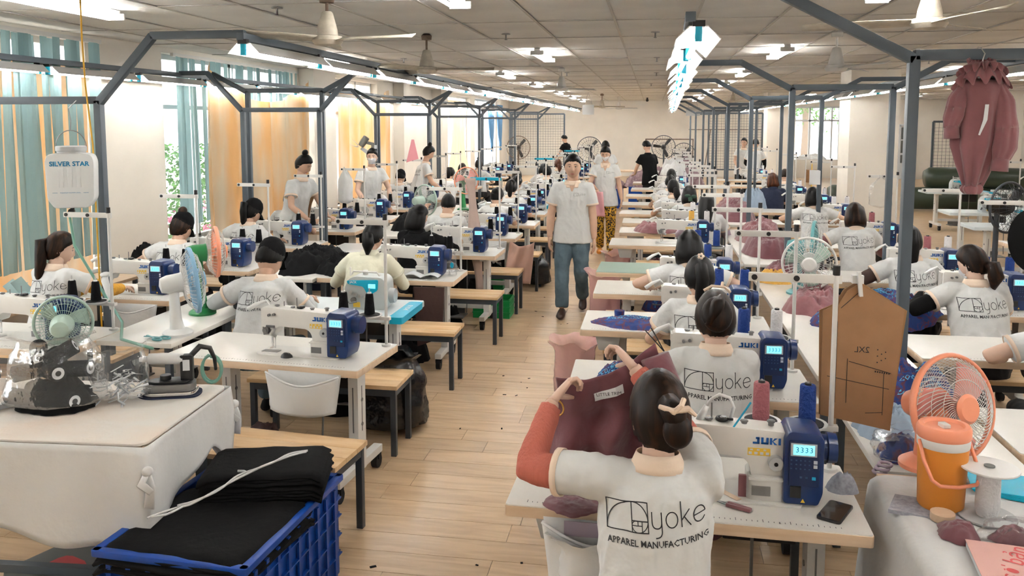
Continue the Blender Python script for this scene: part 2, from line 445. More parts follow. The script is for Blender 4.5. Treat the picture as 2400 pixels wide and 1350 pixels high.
# left wall with window bays
WIN = [(2.0, 7.72), (9.06, 12.75), (14.05, 16.85), (22.0, 25.9), (26.6, 31.0)]
ZS, ZT = .56, 2.88
wl = MB(); edges = [YB] + [e for w in WIN for e in w] + [YF]
for k in range(0, len(edges), 2): wl.box((XL - .12, (edges[k] + edges[k + 1]) / 2, ZC / 2), (.24, edges[k + 1] - edges[k], ZC + .1))
for a, b in WIN:
    wl.box((XL - .12, (a + b) / 2, ZS / 2), (.24, b - a, ZS)); wl.box((XL - .12, (a + b) / 2, (ZT + ZC) / 2 + .03), (.24, b - a, ZC - ZT + .06))
struct(wl.build('wall_left', 'cream_wall'))
pil = MB(); pil.box((XL + .12, 13.4, ZC / 2), (.26, .95, ZC)); pil.box((XL + .12, 18.2, ZC / 2), (.24, .5, ZC)); pil.box((XL + .12, 21.6, ZC / 2), (.26, .7, ZC))
struct(pil.build('column_left', 'cream_wall'))
def window(n, a, b, x):
    w = struct(tag(bpy.data.objects.new('window_%d' % n, None))); COL.objects.link(w); w.location = (x, (a + b) / 2, 0)
    L = b - a; f = MB(); k = max(2, round(L / 1.0))
    f.box((0, 0, ZS + .03), (.07, L, .06)); f.box((0, 0, ZT - .03), (.07, L, .06)); f.box((0, 0, 2.25), (.07, L, .05))
    for i in range(k + 1): f.box((0, -L / 2 + .03 + i * (L - .06) / k, (ZS + ZT) / 2), (.07, .05, ZT - ZS))
    f.build('window_frame', 'window_frame', w)
    sl = MB(); sl.box((.16, 0, ZS - .015), (.22, L, .03)); sl.build('window_sill', 'window_frame', w)
    for i in range(k):
        p = MB(); ya = -L / 2 + .055 + i * (L - .06) / k; yb = ya + (L - .06) / k - .05
        p.box((0, (ya + yb) / 2, (ZS + 2.25) / 2), (.006, yb - ya, 2.25 - ZS - .08)); p.build('pane', 'glass', w)
        p = MB(); p.box((0, (ya + yb) / 2, (ZT + 2.25) / 2), (.006, yb - ya, ZT - 2.25 - .08)); p.build('pane', 'glass', w)
for n, (a, b) in enumerate(WIN): window(n + 1, a, b, XL - .17)
# back wall with a window and a door, right wall, wall behind the camera
BW = [(5.25, 7.36)]
wb = MB(); xs = [XL - .2, 5.25, 7.36, XR + .2]
for k in (0, 2): wb.box(((xs[k] + xs[k + 1]) / 2, YF + .12, ZC / 2), (xs[k + 1] - xs[k], .24, ZC + .1))
wb.box((6.305, YF + .12, .34), (2.11, .24, .68)); wb.box((6.305, YF + .12, 2.83), (2.11, .24, .26))
struct(wb.build('wall_back', 'cream_wall'))
w = struct(bpy.data.objects.new('window_6', None)); COL.objects.link(w); w.location = (6.305, YF + .1, 0)
f = MB(); f.box((0, 0, .71), (2.11, .07, .06)); f.box((0, 0, 2.67), (2.11, .07, .06)); f.box((0, 0, 2.17), (2.11, .07, .07))
for x in (-1.03, -.45, .35, .62, 1.03): f.box((x, 0, 1.69), (.06, .07, 1.96))
f.build('window_frame', 'window_frame', w)
for xa, xb in ((-1.0, -.48), (-.42, .32), (.38, .59), (.65, 1.0)):
    p = MB(); p.box(((xa + xb) / 2, 0, 1.43), (xb - xa, .006, 1.4)); p.build('pane', 'glass', w)
    p = MB(); p.box(((xa + xb) / 2, 0, 2.42), (xb - xa, .006, .44)); p.build('pane', 'glass', w)
wr = MB(); wr.box((XR + .12, (YB + YF) / 2, ZC / 2), (.24, YF - YB + .4, ZC + .1)); struct(wr.build('wall_right', 'cream_wall'))
wq = MB(); wq.box(((XL + XR) / 2, YB - .12, ZC / 2), (XR - XL + .4, .24, ZC + .1)); struct(wq.build('wall_front', 'cream_wall'))
for n, (x, yy) in enumerate(((3.63, 15.1), (3.63, 25.3), (3.63, 1.5), (9.6, 15.1), (9.6, 25.3))):
    c = MB(); c.box((x, yy, ZC / 2), (.78, .8, ZC)); struct(c.build('column_%d' % (n + 1), 'cream_wall'))
d = struct(bpy.data.objects.new('door_1', None)); COL.objects.link(d); d.location = (9.33, YF - .02, 0)
f = MB(); f.box((-.27, 0, 1.0), (.07, .08, 2.0)); f.box((.27, 0, 1.0), (.07, .08, 2.0)); f.box((0, 0, 2.0), (.6, .08, .07)); f.box((0, 0, .93), (.5, .06, .07)); f.box((0, 0, .3), (.5, .06, .6)); f.box((0, 0, 1.45), (.5, .06, .05)); f.build('door_frame', 'window_frame', d)
for z, h in ((1.7, .44), (1.2, .46), (.75, .3)):
    p = MB(); p.box((0, 0, z), (.46, .01, h)); p.build('pane', 'sage', d)
# outside the windows: paving, a hedge with flowers, tree trunks
g = MB(); g.box((-16, 15, -.35), (20, 60, .1)); g.box((6, 46, -.35), (40, 25, .1)); struct(g.build('ground_outside', 'paving'))
def hedge(name, label, c, d, n, seed, m='leaf'):
    r = random.Random(seed); b = MB()
    for k in range(n):
        p = V((c[0] + r.gauss(0, d[0] / 3), c[1] + r.uniform(-d[1] / 2, d[1] / 2), c[2] + r.uniform(-d[2] / 2, d[2] / 2)))
        s = r.uniform(.03, .07); M = Matrix.Translation(p) @ Euler((r.random() * 6, r.random() * 6, r.random() * 6)).to_matrix().to_4x4()
        b.add([(0, -s, 0), (s * .5, 0, .01), (0, s, 0), (-s * .5, 0, .01)], [(0, 1, 2, 3)], M)
    return tag(b.build(name, m), label, 'hedge', kind='stuff')
hedge('hedge', 'green leafy hedge outside the window beside the orange curtain', (-7.7, 11.5, .75), (.5, 8, 1.9), 6000, 2)
hedge('flower_bed', 'pink blossom growing below the hedge outside the window', (-6.55, 10.5, .30), (.25, 4, 1.2), 700, 3, 'flower')
for k, (x, yy, r_) in enumerate(((6.9, 40, .22), (3.0, 44, .12))):
    t = thing('tree', ('thick pale tree trunk outside the far window' if k == 0 else 'slim tree outside the far window'), 'tree', (x, yy, -.3), 0)
    b = MB(); b.tube([(0, 0, 0), (.05, 0, 2), (-.05, 0, 4)], [r_, r_ * .85, r_ * .6], 10); b.build('trunk', 'bark', t, smooth=True)
    r = random.Random(k); b = MB()
    for q in range(900):
        p = V((r.gauss(0, 1.1), r.gauss(0, .6), 3.4 + r.gauss(0, .5))); s = r.uniform(.06, .13)
        b.add([(0, -s, 0), (s * .4, 0, .01), (0, s, 0), (-s * .4, 0, .01)], [(0, 1, 2, 3)], Matrix.Translation(p) @ Euler((r.random() * 6, r.random() * 6, 0)).to_matrix().to_4x4())
    b.build('foliage', 'leaf', t)

# ---------------------------------------------------------------- steel lamp frames above the rows
FW = .05
def gantry(label, y, xl, xr, zb, zt, dx, left_to, right_to, group, double=False, zb2=None):
    g = thing('lamp_gantry', label, 'gantry', ((xl + xr) / 2, y, 0), 0, group)
    h = (xr - xl) / 2; lt = left_to - (xl + xr) / 2; rt = right_to - (xl + xr) / 2
    for s in (-1, 1):
        b = MB(); b.box((s * h, 0, zb / 2), (FW, FW, zb)); b.build('post', 'frame_grey', g, bevel=.004)
        b = MB(); b.bar((s * h, 0, zb - .02), (s * (h + dx), 0, zt), FW); b.build('brace', 'frame_grey', g, bevel=.004)
    b = MB(); b.box((0, 0, zb), (2 * h, FW, FW)); b.build('crossbeam', 'frame_grey', g, bevel=.004)
    for a, c in ((-h - dx, lt), (h + dx, rt)):
        b = MB(); b.box(((a + c) / 2, 0, zt), (abs(c - a) + .02, FW, FW)); b.build('top_beam', 'frame_grey', g, bevel=.004)
    if zb2:
        for s in (-1, 1):
            b = MB(); b.box((s * (h - .01), .11, zb2 / 2), (FW, FW, zb2)); b.build('post', 'frame_grey', g, bevel=.004)
            b = MB(); b.bar((s * (h - .01), .11, zb2 - .02), (s * (h + dx), .11, zt), FW); b.build('brace', 'frame_grey', g, bevel=.004)
        b = MB(); b.box((0, .11, zb2), (2 * h, FW, FW)); b.build('crossbeam', 'frame_grey', g, bevel=.004)
    return g
def ordn(k):
    w = ['first', 'second', 'third', 'fourth', 'fifth', 'sixth', 'seventh', 'eighth', 'ninth', 'tenth', 'eleventh', 'twelfth', 'thirteenth', 'fourteenth', 'fifteenth', 'sixteenth', 'seventeenth', 'eighteenth', 'nineteenth', 'twentieth']
    return w[k] if k < 20 else 'twenty-' + w[k - 20]
ordw = ['nearest', 'second', 'third', 'fourth', 'fifth', 'sixth', 'seventh', 'eighth']
LY = [5.1, 8.88, 13.5, 17.6, 22.3, 26.9]
XA, XBR = -2.62, -5.35
for k, y in enumerate(LY):
    gantry('grey steel lamp gantry of the curtain side, %s from the camera' % ordw[k], y, -4.6, -3.68, 2.2, 2.62, .42, XBR, XA, 'steel gantries over the curtain side', zb2=None if k == 0 else 2.42)
RY = [4.2, 7.65, 10.7, 13.9, 17.2, 20.6, 24.2, 27.6]
XC, XD = .30, 3.0
XCS = lambda y: .17 + .019 * (y - 4)        # this rail runs slightly askew
for k, y in enumerate(RY):
    gantry('grey steel lamp gantry of the column side, %s from the camera' % ordw[k], y, 1.2, 2.03, 2.36, 2.76 if k == 0 else 2.58, .80 if k == 0 else .44, XCS(y), XD, 'steel gantries over the column side')
# light rails: a square tube with reflectors and fluorescent tubes clipped under it
def lamp_proto():
    t = thing('tube_lamp', '', 'lamp')
    b = MB()
    o = [(-.11, -.055), (-.045, .01), (.045, .01), (.11, -.055), (.107, -.058), (.043, .004), (-.043, .004), (-.107, -.058)]
    b.prism(o, -.60, .60, Matrix.Rotation(PI / 2, 4, 'X')); b.build('reflector', 'reflector', t)
    b = MB(); b.cyl((0, -.575, -.05), (0, .575, -.05), .0145, n=10); b.build('glow_tube', 'tube_glow', t, smooth=40)
    for s in (-1, 1):
        b = MB(); b.rbox((0, s * .60, -.03), (.035, .03, .075), .008); b.build('lamp_holder', 'cyan_plastic', t, smooth=40)
        b = MB(); b.box((0, s * .60, .018), (.06, .04, .03)); b.build('clip', 'black_plastic', t)
    return t
LP = lamp_proto(); first = [True]
def lamp_at(loc, label, group, rx=0):
    if first[0]: o = LP; first[0] = False; o.location = loc; o['label'] = label; o['group'] = group
    else: o = copy_tree(LP, loc, 0, label, group)
    return o
for rail, (x, z, ya, yb, side) in enumerate(((XA, 2.60, 5.05, 31, 'left of the aisle'), (XBR, 2.60, -2.5, 31.0, 'along the curtains'), (XC, 2.56, 4.2, 31.0, 'right of the aisle'), (XD, 2.56, -2.5, 31.0, 'in front of the columns'))):  # outer rails extended unseen behind the camera as fill; far ends brighten the wall
    cr = rail == 2; b = MB(); b.bar((XCS(ya) if cr else x, ya, z), (XCS(yb) if cr else x, yb, z), .05); r_ = b.build('lamp_rail', 'frame_grey', bevel=.003)
    tag(r_, 'long grey square steel rail carrying tube lamps ' + side, 'rail')
    y = ya + .62; q = random.Random(rail); nl = 0
    while y < yb - .5:
        lamp_at(((XCS(y) if cr else x) + q.gauss(0, .012), y, z - .05), 'fluorescent tube lamp, %s from the camera on the rail %s' % (ordn(nl), side), 'tube lamps ' + side); y += 1.32; nl += 1
# ceiling battens
def batten_proto():
    t = thing('ceiling_lamp', '', 'lamp')
    b = MB(); b.rbox((0, 0, -.02), (.075, 1.22, .04), .01); b.build('lamp_body', 'white_plastic', t)
    for s in (-1, 1):
        b = MB(); b.cyl((s * .05, -.57, -.06), (s * .05, .57, -.06), .0145, n=10); b.build('glow_tube', 'tube_glow', t, smooth=40)
        b = MB(); b.rbox((0, s * .60, -.05), (.16, .03, .05), .012); b.build('lamp_holder', 'white_metal', t)
    return t
BP = batten_proto(); bf = [True]
def batten(x, y, label, ry=0):
    if bf[0]: o = BP; bf[0] = False; o.location = (x, y, ZC); o['label'] = label; o['group'] = 'ceiling tube lamps'
    else: o = copy_tree(BP, (x, y, ZC), 0, label, 'ceiling tube lamps')
nb = 0; CN = ['the curtain row', 'the aisle', 'the column row', 'the columns', 'the right hall', 'the right wall']
for x in (-4.25, -1.38, 1.5, 4.9, 7.8, 10.7):
    for y in (-1.6, 1.9, 5.55, 10.6, 14.7, 18.6, 23, 27, 31):  # farthest row of lamps added to brighten the back wall
        if x == -1.38 and y == 5.55: y = 5.35
        batten(x + (-1.2 if (x == -1.38 and y > 12) else 0), y, 'twin tube ceiling lamp, %s from the camera in the line above %s' % (ordn(nb % 9), CN[nb // 9])); nb += 1
# ---------------------------------------------------------------- sewing tables, machines, thread stands, benches
def round_outline(pts, r, n=4):
    """2-D polygon with every corner rounded"""
    o = []; m = len(pts)
    for k in range(m):
        p0, p, p1 = V(pts[k - 1]), V(pts[k]), V(pts[(k + 1) % m])
        rr = r[k] if isinstance(r, (list, tuple)) else r
        a = (p0 - p); b = (p1 - p); q = min(rr, a.length * .48, b.length * .48)
        a = p + a.normalized() * q; b = p + b.normalized() * q
        for j in range(n + 1):
            t = j / n; o.append(tuple((1 - t) ** 2 * a + 2 * t * (1 - t) * p + t * t * b))
    return o
XZ = Matrix(((1, 0, 0, 0), (0, 0, -1, 0), (0, 1, 0, 0), (0, 0, 0, 1)))    # (x,y,z)->(x,-z,y): outlines drawn in x,z
TWX, TDY, TZ = 1.19, .56, .75
def table_proto(kind):
    t = thing('sewing_table', '', 'table')
    top, edge = {'white': ('laminate', 'edge_wood'), 'green': ('laminate_green', 'edge_wood'), 'grey': ('laminate_grey', 'laminate_grey')}[kind]
    b = MB(); b.rbox((0, TDY / 2, TZ - .023), (TWX, TDY, .038), .012); b.build('tabletop', edge, t, bevel=.003)
    b = MB(); b.rbox((0, TDY / 2, TZ - .002), (TWX - .006, TDY - .006, .004), .011); b.build('laminate_sheet', top, t)
    if kind == 'grey':
        b = MB(); b.rbox((TWX / 2 - .045, TDY / 2 - .03, TZ - .022), (.10, TDY - .05, .0455), .02); e = b.build('edge_cap', 'cyan_edge', t, smooth=40)
        text_obj('lettering', 'JACK E3', .045, 'paper', e, Matrix.Translation((TWX / 2 - .045, .30, TZ + .0022)) @ Matrix.Rotation(PI / 2, 4, 'Z'), offset=.001)
    for x in (-.34, .46):
        b = MB(); b.box((x, .27, .40), (.06, .10, .62)); l = b.build('leg', 'white_metal', t, bevel=.004)
        b = MB()
        for z in (.36, .50): b.cyl((x - .034, .27, z), (x + .034, .27, z), .011, n=8)
        b.box((x, .219, .45), (.006, .003, .26)); b.box((x + .0305, .27, .45), (.002, .008, .26))
        b.build('bolt', 'dark_steel', l)
        b = MB(); b.box((x, .27, .695), (.07, .40, .025)); b.build('bracket', 'white_metal', l)
        b = MB(); b.box((x, .27, .115), (.055, .56, .045)); f = b.build('foot', 'white_metal', t, bevel=.004)
        for y in (.02, .52):
            b = MB(); b.cyl((x - .018, y, .042), (x + .018, y, .042), .041, n=12); b.box((x, y, .075), (.05, .035, .035)); b.build('caster', 'black_rubber', f, smooth=35)
    b = MB(); b.box((.06, .30, .18), (.76, .03, .05)); b.build('stretcher', 'white_metal', t, bevel=.003)
    b = MB(); b.box((.06, .22, .09), (.36, .22, .012), Matrix.Rotation(R(0), 4, 'X')); b.box((.06, .33, .13), (.3, .02, .08)); b.build('treadle', 'dark_steel', t)
    b = MB(); b.tube([(.25, .24, .12), (.25, .27, .4), (.25, .27, .7)], .006, 6); b.build('treadle_rod', 'dark_steel', t)
    b = MB(); b.box((.28, .40, .61), (.26, .16, .15)); b.cyl((.1, .40, .61), (.15, .40, .61), .06, n=12); b.build('control_box', 'black_plastic', t, bevel=.01)
    # ruler printed along the front edge
    b = MB()
    for k in range(60):
        x = -.52 + k * .0173; b.box((x, .035 + (.004 if k % 5 == 0 else 0), TZ + .0008), (.0016, .008 if k % 5 else .018, .0006))
    b.build('ruler_print', 'ink', t)
    return t
def bin_part(t, x=-.42):
    b = MB(); b.tube([(x, .13, .60), (x, .13, .705)], [(.085, .085), (.115, .115)], 4, ref=(1, 1, 0)); b.build('drawer', 'grey_plastic', t, bevel=.012)
def pouch_part(t, x0=.07, x1=.50):
    """cloth pouch slung under the front edge to catch the sewn pieces"""
    b = MB(); w = x1 - x0
    def fr(u, v):
        x = x0 + u * w + (.5 - u) * .05 * v; s = 4 * u * (1 - u)
        z = .715 - .05 * s * (1 - v) - v * (.20 + .025 * s) + .004 * math.sin(9 * u + 5 * v)
        return (x, -.03 - .035 * s * (1 - .4 * v) + .012 * math.sin(7 * u + v * 3) * v, z)
    def bk(u, v):
        x = x0 + u * w + (.5 - u) * .05 * v; s = 4 * u * (1 - u)
        return (x, .0 - .02 * v, .72 - v * (.205 + .025 * s))
    b.grid(16, 10, fr); b.grid(16, 4, bk); p = b.build('catch_pouch', 'cloth_white', t, smooth=True, solid=.004)
    b = MB(); b.tube([fr(k / 16, 0) for k in range(17)], .006, 6); b.build('pouch_hem', 'cloth_white', p, smooth=True)
TP = {k: table_proto(k) for k in ('white', 'green', 'grey')}

def juki_logo(parent, m, h, x, y, z):
    """heavy slab letters J U K I as flat blocks on the pillar"""
    b = MB(); w = h * 1.05; t = h * .34; s = h * .28
    def q(x0, z0, x1, z1): b.box((x + (x0 + x1) / 2, y, z + (z0 + z1) / 2), (x1 - x0, .0015, z1 - z0))
    a = -2.05 * w
    q(a + w - t - .1 * w, 0, a + .9 * w, h); q(a, 0, a + .9 * w, s); q(a + w * .4, h - s, a + w * .9, h)
    a += w * 1.12; q(a, 0, a + t, h); q(a + w - t, 0, a + w, h); q(a, 0, a + w, s)
    a += w * 1.15; q(a, 0, a + t, h)
    for k in (1, -1):
        b.add([(x + a + t, y - .0008, z + h / 2), (x + a + t * 1.1, y - .0008, z + h / 2 - k * s * .3), (x + a + w * 1.05, y - .0008, z + h / 2 + k * h / 2), (x + a + w * .62, y - .0008, z + h / 2 + k * h / 2)], [(0, 1, 2, 3)])
    a += w * 1.15; q(a, 0, a + t, h)
    return b.build('lettering', m, parent)
def machine_proto():
    t = thing('sewing_machine', '', 'sewing machine')
    b = MB(); b.rbox((.25, .09, .004), (.50, .18, .008), .02); b.build('bed', 'machine_white', t, bevel=.002)
    b = MB(); b.rbox((.065, .06, .0088), (.10, .05, .002), .004); b.build('needle_plate', 'steel', t)
    # arm: outline in x,z extruded in y
    o = [(.015, .262), (.015, .135), (.03, .10), (.085, .10), (.105, .142), (.125, .157), (.30, .150), (.325, .128), (.335, .08), (.33, .004), (.445, .004), (.445, .245), (.30, .252)]
    rr = [.02, .01, .012, .012, .03, .02, .05, .03, .03, .004, .004, .01, .05]
    b = MB(); b.prism(round_outline(o, rr), -.045, -.145, XZ); body = b.build('arm', 'machine_white', t, bevel=.009)
    b = MB(); b.rbox((.385, .088, .045), (.13, .125, .09), .02); b.build('pillar_foot', 'machine_white', t, bevel=.006)
    b = MB(); b.cyl((.06, .085, .10), (.06, .085, .045), .007, n=8); b.cyl((.06, .085, .05), (.06, .085, .03), .005, n=8); b.box((.06, .078, .022), (.014, .03, .006)); b.cyl((.078, .085, .10), (.078, .085, .02), .004, n=6); b.build('needle_bar', 'chrome', t, smooth=40)
    b = MB(); b.cyl((.055, .045, .135), (.055, .02, .135), .019, n=14); b.cyl((.055, .022, .135), (.055, .012, .135), .010, n=10); b.box((.075, .04, .155), (.05, .01, .012)); b.tube([(.03, .04, .15), (.04, .03, .11), (.09, .035, .12)], .004, 6)
    b.build('tension_dial', 'dark_steel', t, smooth=40)
    b = MB(); b.tube([(.10, .04, .145), (.085, .035, .115), (.11, .045, .10)], [.012, .018, .012], 8); b.build('knee_guard', 'steel', t, smooth=True)
    b = MB(); b.box((.013, .095, .20), (.006, .07, .10)); b.build('face_plate', 'machine_white', t, bevel=.002)
    b = MB()
    for x, z in ((.07, .22), (.10, .225)): b.cyl((x, .046, z), (x, .03, z), .008, n=8)
    for x, h in ((.09, .02), (.19, .015), (.24, .022), (.31, .014), (.40, .02)): b.cyl((x, .095, .25), (x, .095, .25 + h), .010, n=8); b.cyl((x, .095, .25 + h * .6), (x, .095, .25 + h * .9), .014, n=8)
    b.tube([(.20, .12, .25), (.20, .12, .31)], .003, 6); b.tube([(.12, .12, .25), (.12, .12, .285)], .003, 6)
    b.build('thread_guide', 'dark_steel', t, smooth=40)
    b = MB(); b.torus(.018, .006, 14, 6, Matrix.Translation((.235, .10, .262))); b.tube([(.235, .10, .262), (.27, .08, .268)], .005, 6); b.build('bobbin_winder', 'black_plastic', t, smooth=True)
    # blue motor head and its panel
    o = [(.436, .01), (.436, .235), (.452, .262), (.545, .258), (.565, .24), (.565, .05), (.55, .008)]
    b = MB(); b.prism(round_outline(o, .012), -.012, -.165, XZ); mo = b.build('motor_cover', 'machine_blue', t, bevel=.008)
    b = MB(); b.cyl((.56, .095, .185), (.585, .095, .185), .046, .043, 20); b.cyl((.585, .095, .185), (.615, .095, .185), .052, .049, 20); b.build('hand_wheel', 'machine_blue', t, smooth=40)
    b = MB(); b.box((.50, .0085, .155), (.098, .012, .155)); cp = b.build('control_panel', 'panel_blue', t, bevel=.004)
    b = MB(); b.box((.497, .0025, .205), (.084, .004, .044)); b.build('lcd_bezel', 'grey_plastic', cp)
    b = MB(); b.box((.497, .0002, .205), (.068, .002, .034)); b.build('lcd_screen', 'lcd', cp)
    text_obj('lcd_digits', '3333', .026, 'lcd_digits', cp, face_m(.498, -.0013, .205), spacing=1.15)
    b = MB()
    for x in (.458, .474, .488, .502, .516):
        for z in (.168, .154, .139): b.box((x, .002, z), (.005, .002, .004))
    for x in (.49, .508): b.box((x, .002, .11), (.007, .002, .006))
    b.build('key', mat('key_blue', (.03, .07, .16), .5), cp)
    b = MB(); b.box((.535, .001, .165), (.012, .004, .011)); b.box((.535, .001, .15), (.012, .004, .011)); b.build('button', 'button_white', cp)
    b = MB(); b.box((.531, .001, .109), (.012, .004, .010)); b.build('button', 'cyan_button', cp)
    b = MB(); b.box((.475, .010, .055), (.035, .006, .04)); b.build('switch_plate', 'black_plastic', t)
    b = MB(); b.add([(.492, .0105, .018), (.507, .0105, .018), (.4995, .0105, .032)], [(0, 1, 2)]); b.build('warning_sticker', 'yellow_label', t)
    b = MB(); b.cyl((.412, .046, .14), (.412, .022, .14), .026, .024, 20); dl = b.build('stitch_dial', 'grey_plastic', t, smooth=40)
    b = MB(); b.cyl((.412, .0225, .14), (.412, .0195, .14), .007, n=10); b.build('dial_hub', 'black_plastic', dl)
    b = MB(); b.box((.39, .024, .083), (.135, .008, .008)); b.build('reverse_lever', 'machine_white', t, bevel=.002)
    b = MB(); b.box((.365, .0252, .042), (.062, .002, .034)); b.build('type_plate', 'dark_steel', t)
    b = MB(); b.box((.357, .0445, .172), (.075, .002, .026)); y = b.build('caution_label', 'yellow_label', t)
    b = MB()
    for k in range(4): b.box((.328 + k * .019, .0433, .167), (.011, .001, .009))
    for k in range(3): b.box((.332 + k * .022, .0433, .179), (.009, .001, .005))
    b.build('label_print', 'paper', y)
    juki_logo(t, 'logo_blue', .0235, .386, .0442, .200)
    b = MB(); b.tube([(.03, .12, .25), (.0, .13, .28), (-.05, .10, .262), (-.09, .08, .235)], [.006, .008, .012, .014], 8); b.build('work_lamp', 'white_plastic', t, smooth=True)
    return t
def overlock_proto(kind):
    t = thing('overlock_machine', '', 'overlock')
    main, panel = ('machine_grey', 'cyan_plastic') if kind == 'cyan' else ('machine_grey', 'machine_white')
    o = [(0, .0), (0, .15), (.03, .215), (.08, .235), (.27, .23), (.30, .20), (.31, .03), (.29, 0)]
    b = MB(); b.prism(round_outline(o, .02), -.02, -.20, XZ); b.build('body', main if kind == 'cyan' else 'machine_grey', t, bevel=.008)
    o = [(.02, .205), (.25, .215), (.245, .14), (.18, .10), (.14, .165), (.03, .18)]
    b = MB(); b.prism(round_outline(o, .012), -.010, -.02, XZ); p = b.build('front_panel', panel, t, bevel=.002)
    b = MB(); b.box((.205, .009, .17), (.05, .003, .03)); b.build('lcd_screen', 'lcd', p)
    b = MB()
    for k in range(4): x = .05 + k * .035; z = .12 - k * .012; b.cyl((x, .02, z), (x, -.005, z), .013, .011, 12)
    b.build('tension_knob', 'steel', t, smooth=40)
    b = MB(); b.cyl((.07, .02, .07), (.07, -.0, .07), .02, n=10); b.tube([(.02, .0, .13), (.01, -.01, .08), (.05, -.01, .05), (.10, 0, .06)], .006, 6); b.tube([(.0, .03, .06), (-.02, .0, .04)], .012, 6); b.build('looper', 'dark_steel', t, smooth=40)
    b = MB(); b.cyl((.305, .11, .09), (.345, .11, .09), .055, .05, 20); b.build('hand_wheel', 'grey_plastic' if kind == 'cyan' else 'black_plastic', t, smooth=40)
    b = MB(); b.box((.09, .0185, .035), (.05, .003, .035)); b.build('caution_label', 'yellow_label', t)
    b = MB(); b.tube([(.03, .08, .235), (.05, .08, .26), (.22, .08, .255), (.24, .08, .23)], .007, 6); b.cyl((.03, .07, .23), (.03, .07, .29), .006, n=8); b.cyl((.13, .1, .23), (.13, .1, .265), .018, n=10); b.build('thread_guide', 'white_metal', t, smooth=40)
    text_obj('lettering', 'JACK' if kind == 'cyan' else 'SIRUBA', .022, 'paper' if kind == 'cyan' else 'red_ink', t, face_m(.07, .0085, .195) if kind == 'cyan' else face_m(.21, .0085, .16), offset=.0006)
    return t
MP = machine_proto(); OC = overlock_proto('cyan'); OG = overlock_proto('grey')

def stand_proto(kind):
    t = thing('thread_stand', '', 'thread stand')
    m = 'white_metal' if kind == 'white' else 'cyan_plastic'
    H = .76
    b = MB(); b.cyl((0, 0, 0), (0, 0, H), .0095, n=10); b.cyl((0, 0, 0), (0, 0, .012), .028, n=14); b.build('pole', 'white_metal', t, smooth=40)
    b = MB(); b.cyl((0, 0, H - .02), (0, 0, H + .015), .013, n=10); b.build('pole_cap', 'black_plastic', t)
    b = MB(); b.box((-.145, 0, H - .035), (.33, .012, .032)); a = b.build('guide_arm', m, t, bevel=.002)
    for x in (-.29, -.14): b = MB(); b.cyl((x, -.012, H - .035), (x, .008, H - .035), .011, n=10); b.build('thread_eyelet', 'black_plastic', a)
    b = MB(); b.box((-.155, 0, .165), (.36, .03, .02)); b.bar((-.30, 0, .155), (-.20, .0, .06), .014); b.build('tray_bar', 'white_metal', t, bevel=.002)
    for x in (-.255, -.09):
        b = MB(); b.lathe([(0, .176), (.062, .176), (.072, .184), (.074, .190), (.070, .190), (.060, .183), (0, .182)], 24, Matrix.Translation((x, -.03, 0))); d = b.build('spool_dish', 'white_plastic', t, smooth=40)
        b = MB(); b.lathe([(0, .183), (.058, .183), (.06, .190), (.0, .191)], 24, Matrix.Translation((x, -.03, 0))); b.build('foam_pad', 'black_rubber', d, smooth=40)
        b = MB(); b.cyl((x, -.03, .18), (x, -.03, .345), .004, n=6); b.build('spindle', 'steel', d)
    return t
SP = {k: stand_proto(k) for k in ('white', 'cyan')}
def cone_proto(m, kind):
    t = thing('thread_cone', '', 'thread cone'); b = MB()
    if kind == 'cone': b.lathe([(.021, 0), (.031, .004), (.031, .010), (.022, .118), (.017, .122), (.008, .122)], 16)
    else: b.lathe([(.019, 0), (.030, .003), (.031, .012), (.029, .135), (.026, .142), (.009, .142)], 16)
    b.build('thread', m, t, smooth=40)
    z = .122 if kind == 'cone' else .142
    b = MB(); b.lathe([(.006, z - .004), (.013, z), (.012, z + .008), (.006, z + .008)], 12); b.build('cone_core', 'black_plastic' if kind != 'cone' else 'white_plastic', t, smooth=40)
    return t
CP = {c: cone_proto('thread_' + c, k) for c, k in (('black', 'cone'), ('blue', 'tall'), ('mauve', 'tall'), ('white', 'tall'), ('orange', 'tall'), ('yellow', 'tall'))}
def bench_proto():
    t = thing('wooden_bench', '', 'bench'); L, D, H = .98, .36, .45
    for k in range(3):
        b = MB(); b.box((0, -D / 2 + D / 6 + k * D / 3, H - .013), (L, D / 3 - .0015, .026)); b.build('seat_board', 'bench_wood', t, bevel=.002)
    b = MB()
    b.box((0, -D / 2 + .03, H - .05), (L - .04, .03, .045)); b.box((0, D / 2 - .03, H - .05), (L - .04, .03, .045)); b.box((-L / 2 + .03, 0, H - .05), (.03, D - .06, .045)); b.box((L / 2 - .03, 0, H - .05), (.03, D - .06, .045))
    b.build('seat_frame', 'frame_dark', t)
    for sx in (-1, 1):
        for sy in (-1, 1):
            b = MB(); b.box((sx * (L / 2 - .03), sy * (D / 2 - .03), (H - .03) / 2), (.034, .034, H - .03)); b.build('leg', 'frame_dark', t, bevel=.002)
    return t
BN = bench_proto()
used = set()
def place(proto, loc, rz, label, group=None):
    if id(proto) not in used:
        used.add(id(proto)); o = proto; o.location = loc; o.rotation_euler = (0, 0, rz); o['label'] = label
        if group: o['group'] = group
        return o
    return copy_tree(proto, loc, rz, label, group)
ROWX = dict(A=-2.1, B=-4.1, C=.18, D=2.07)
ROWN = dict(A='left of the aisle', B='along the curtains', C='right of the aisle', D='in front of the columns')
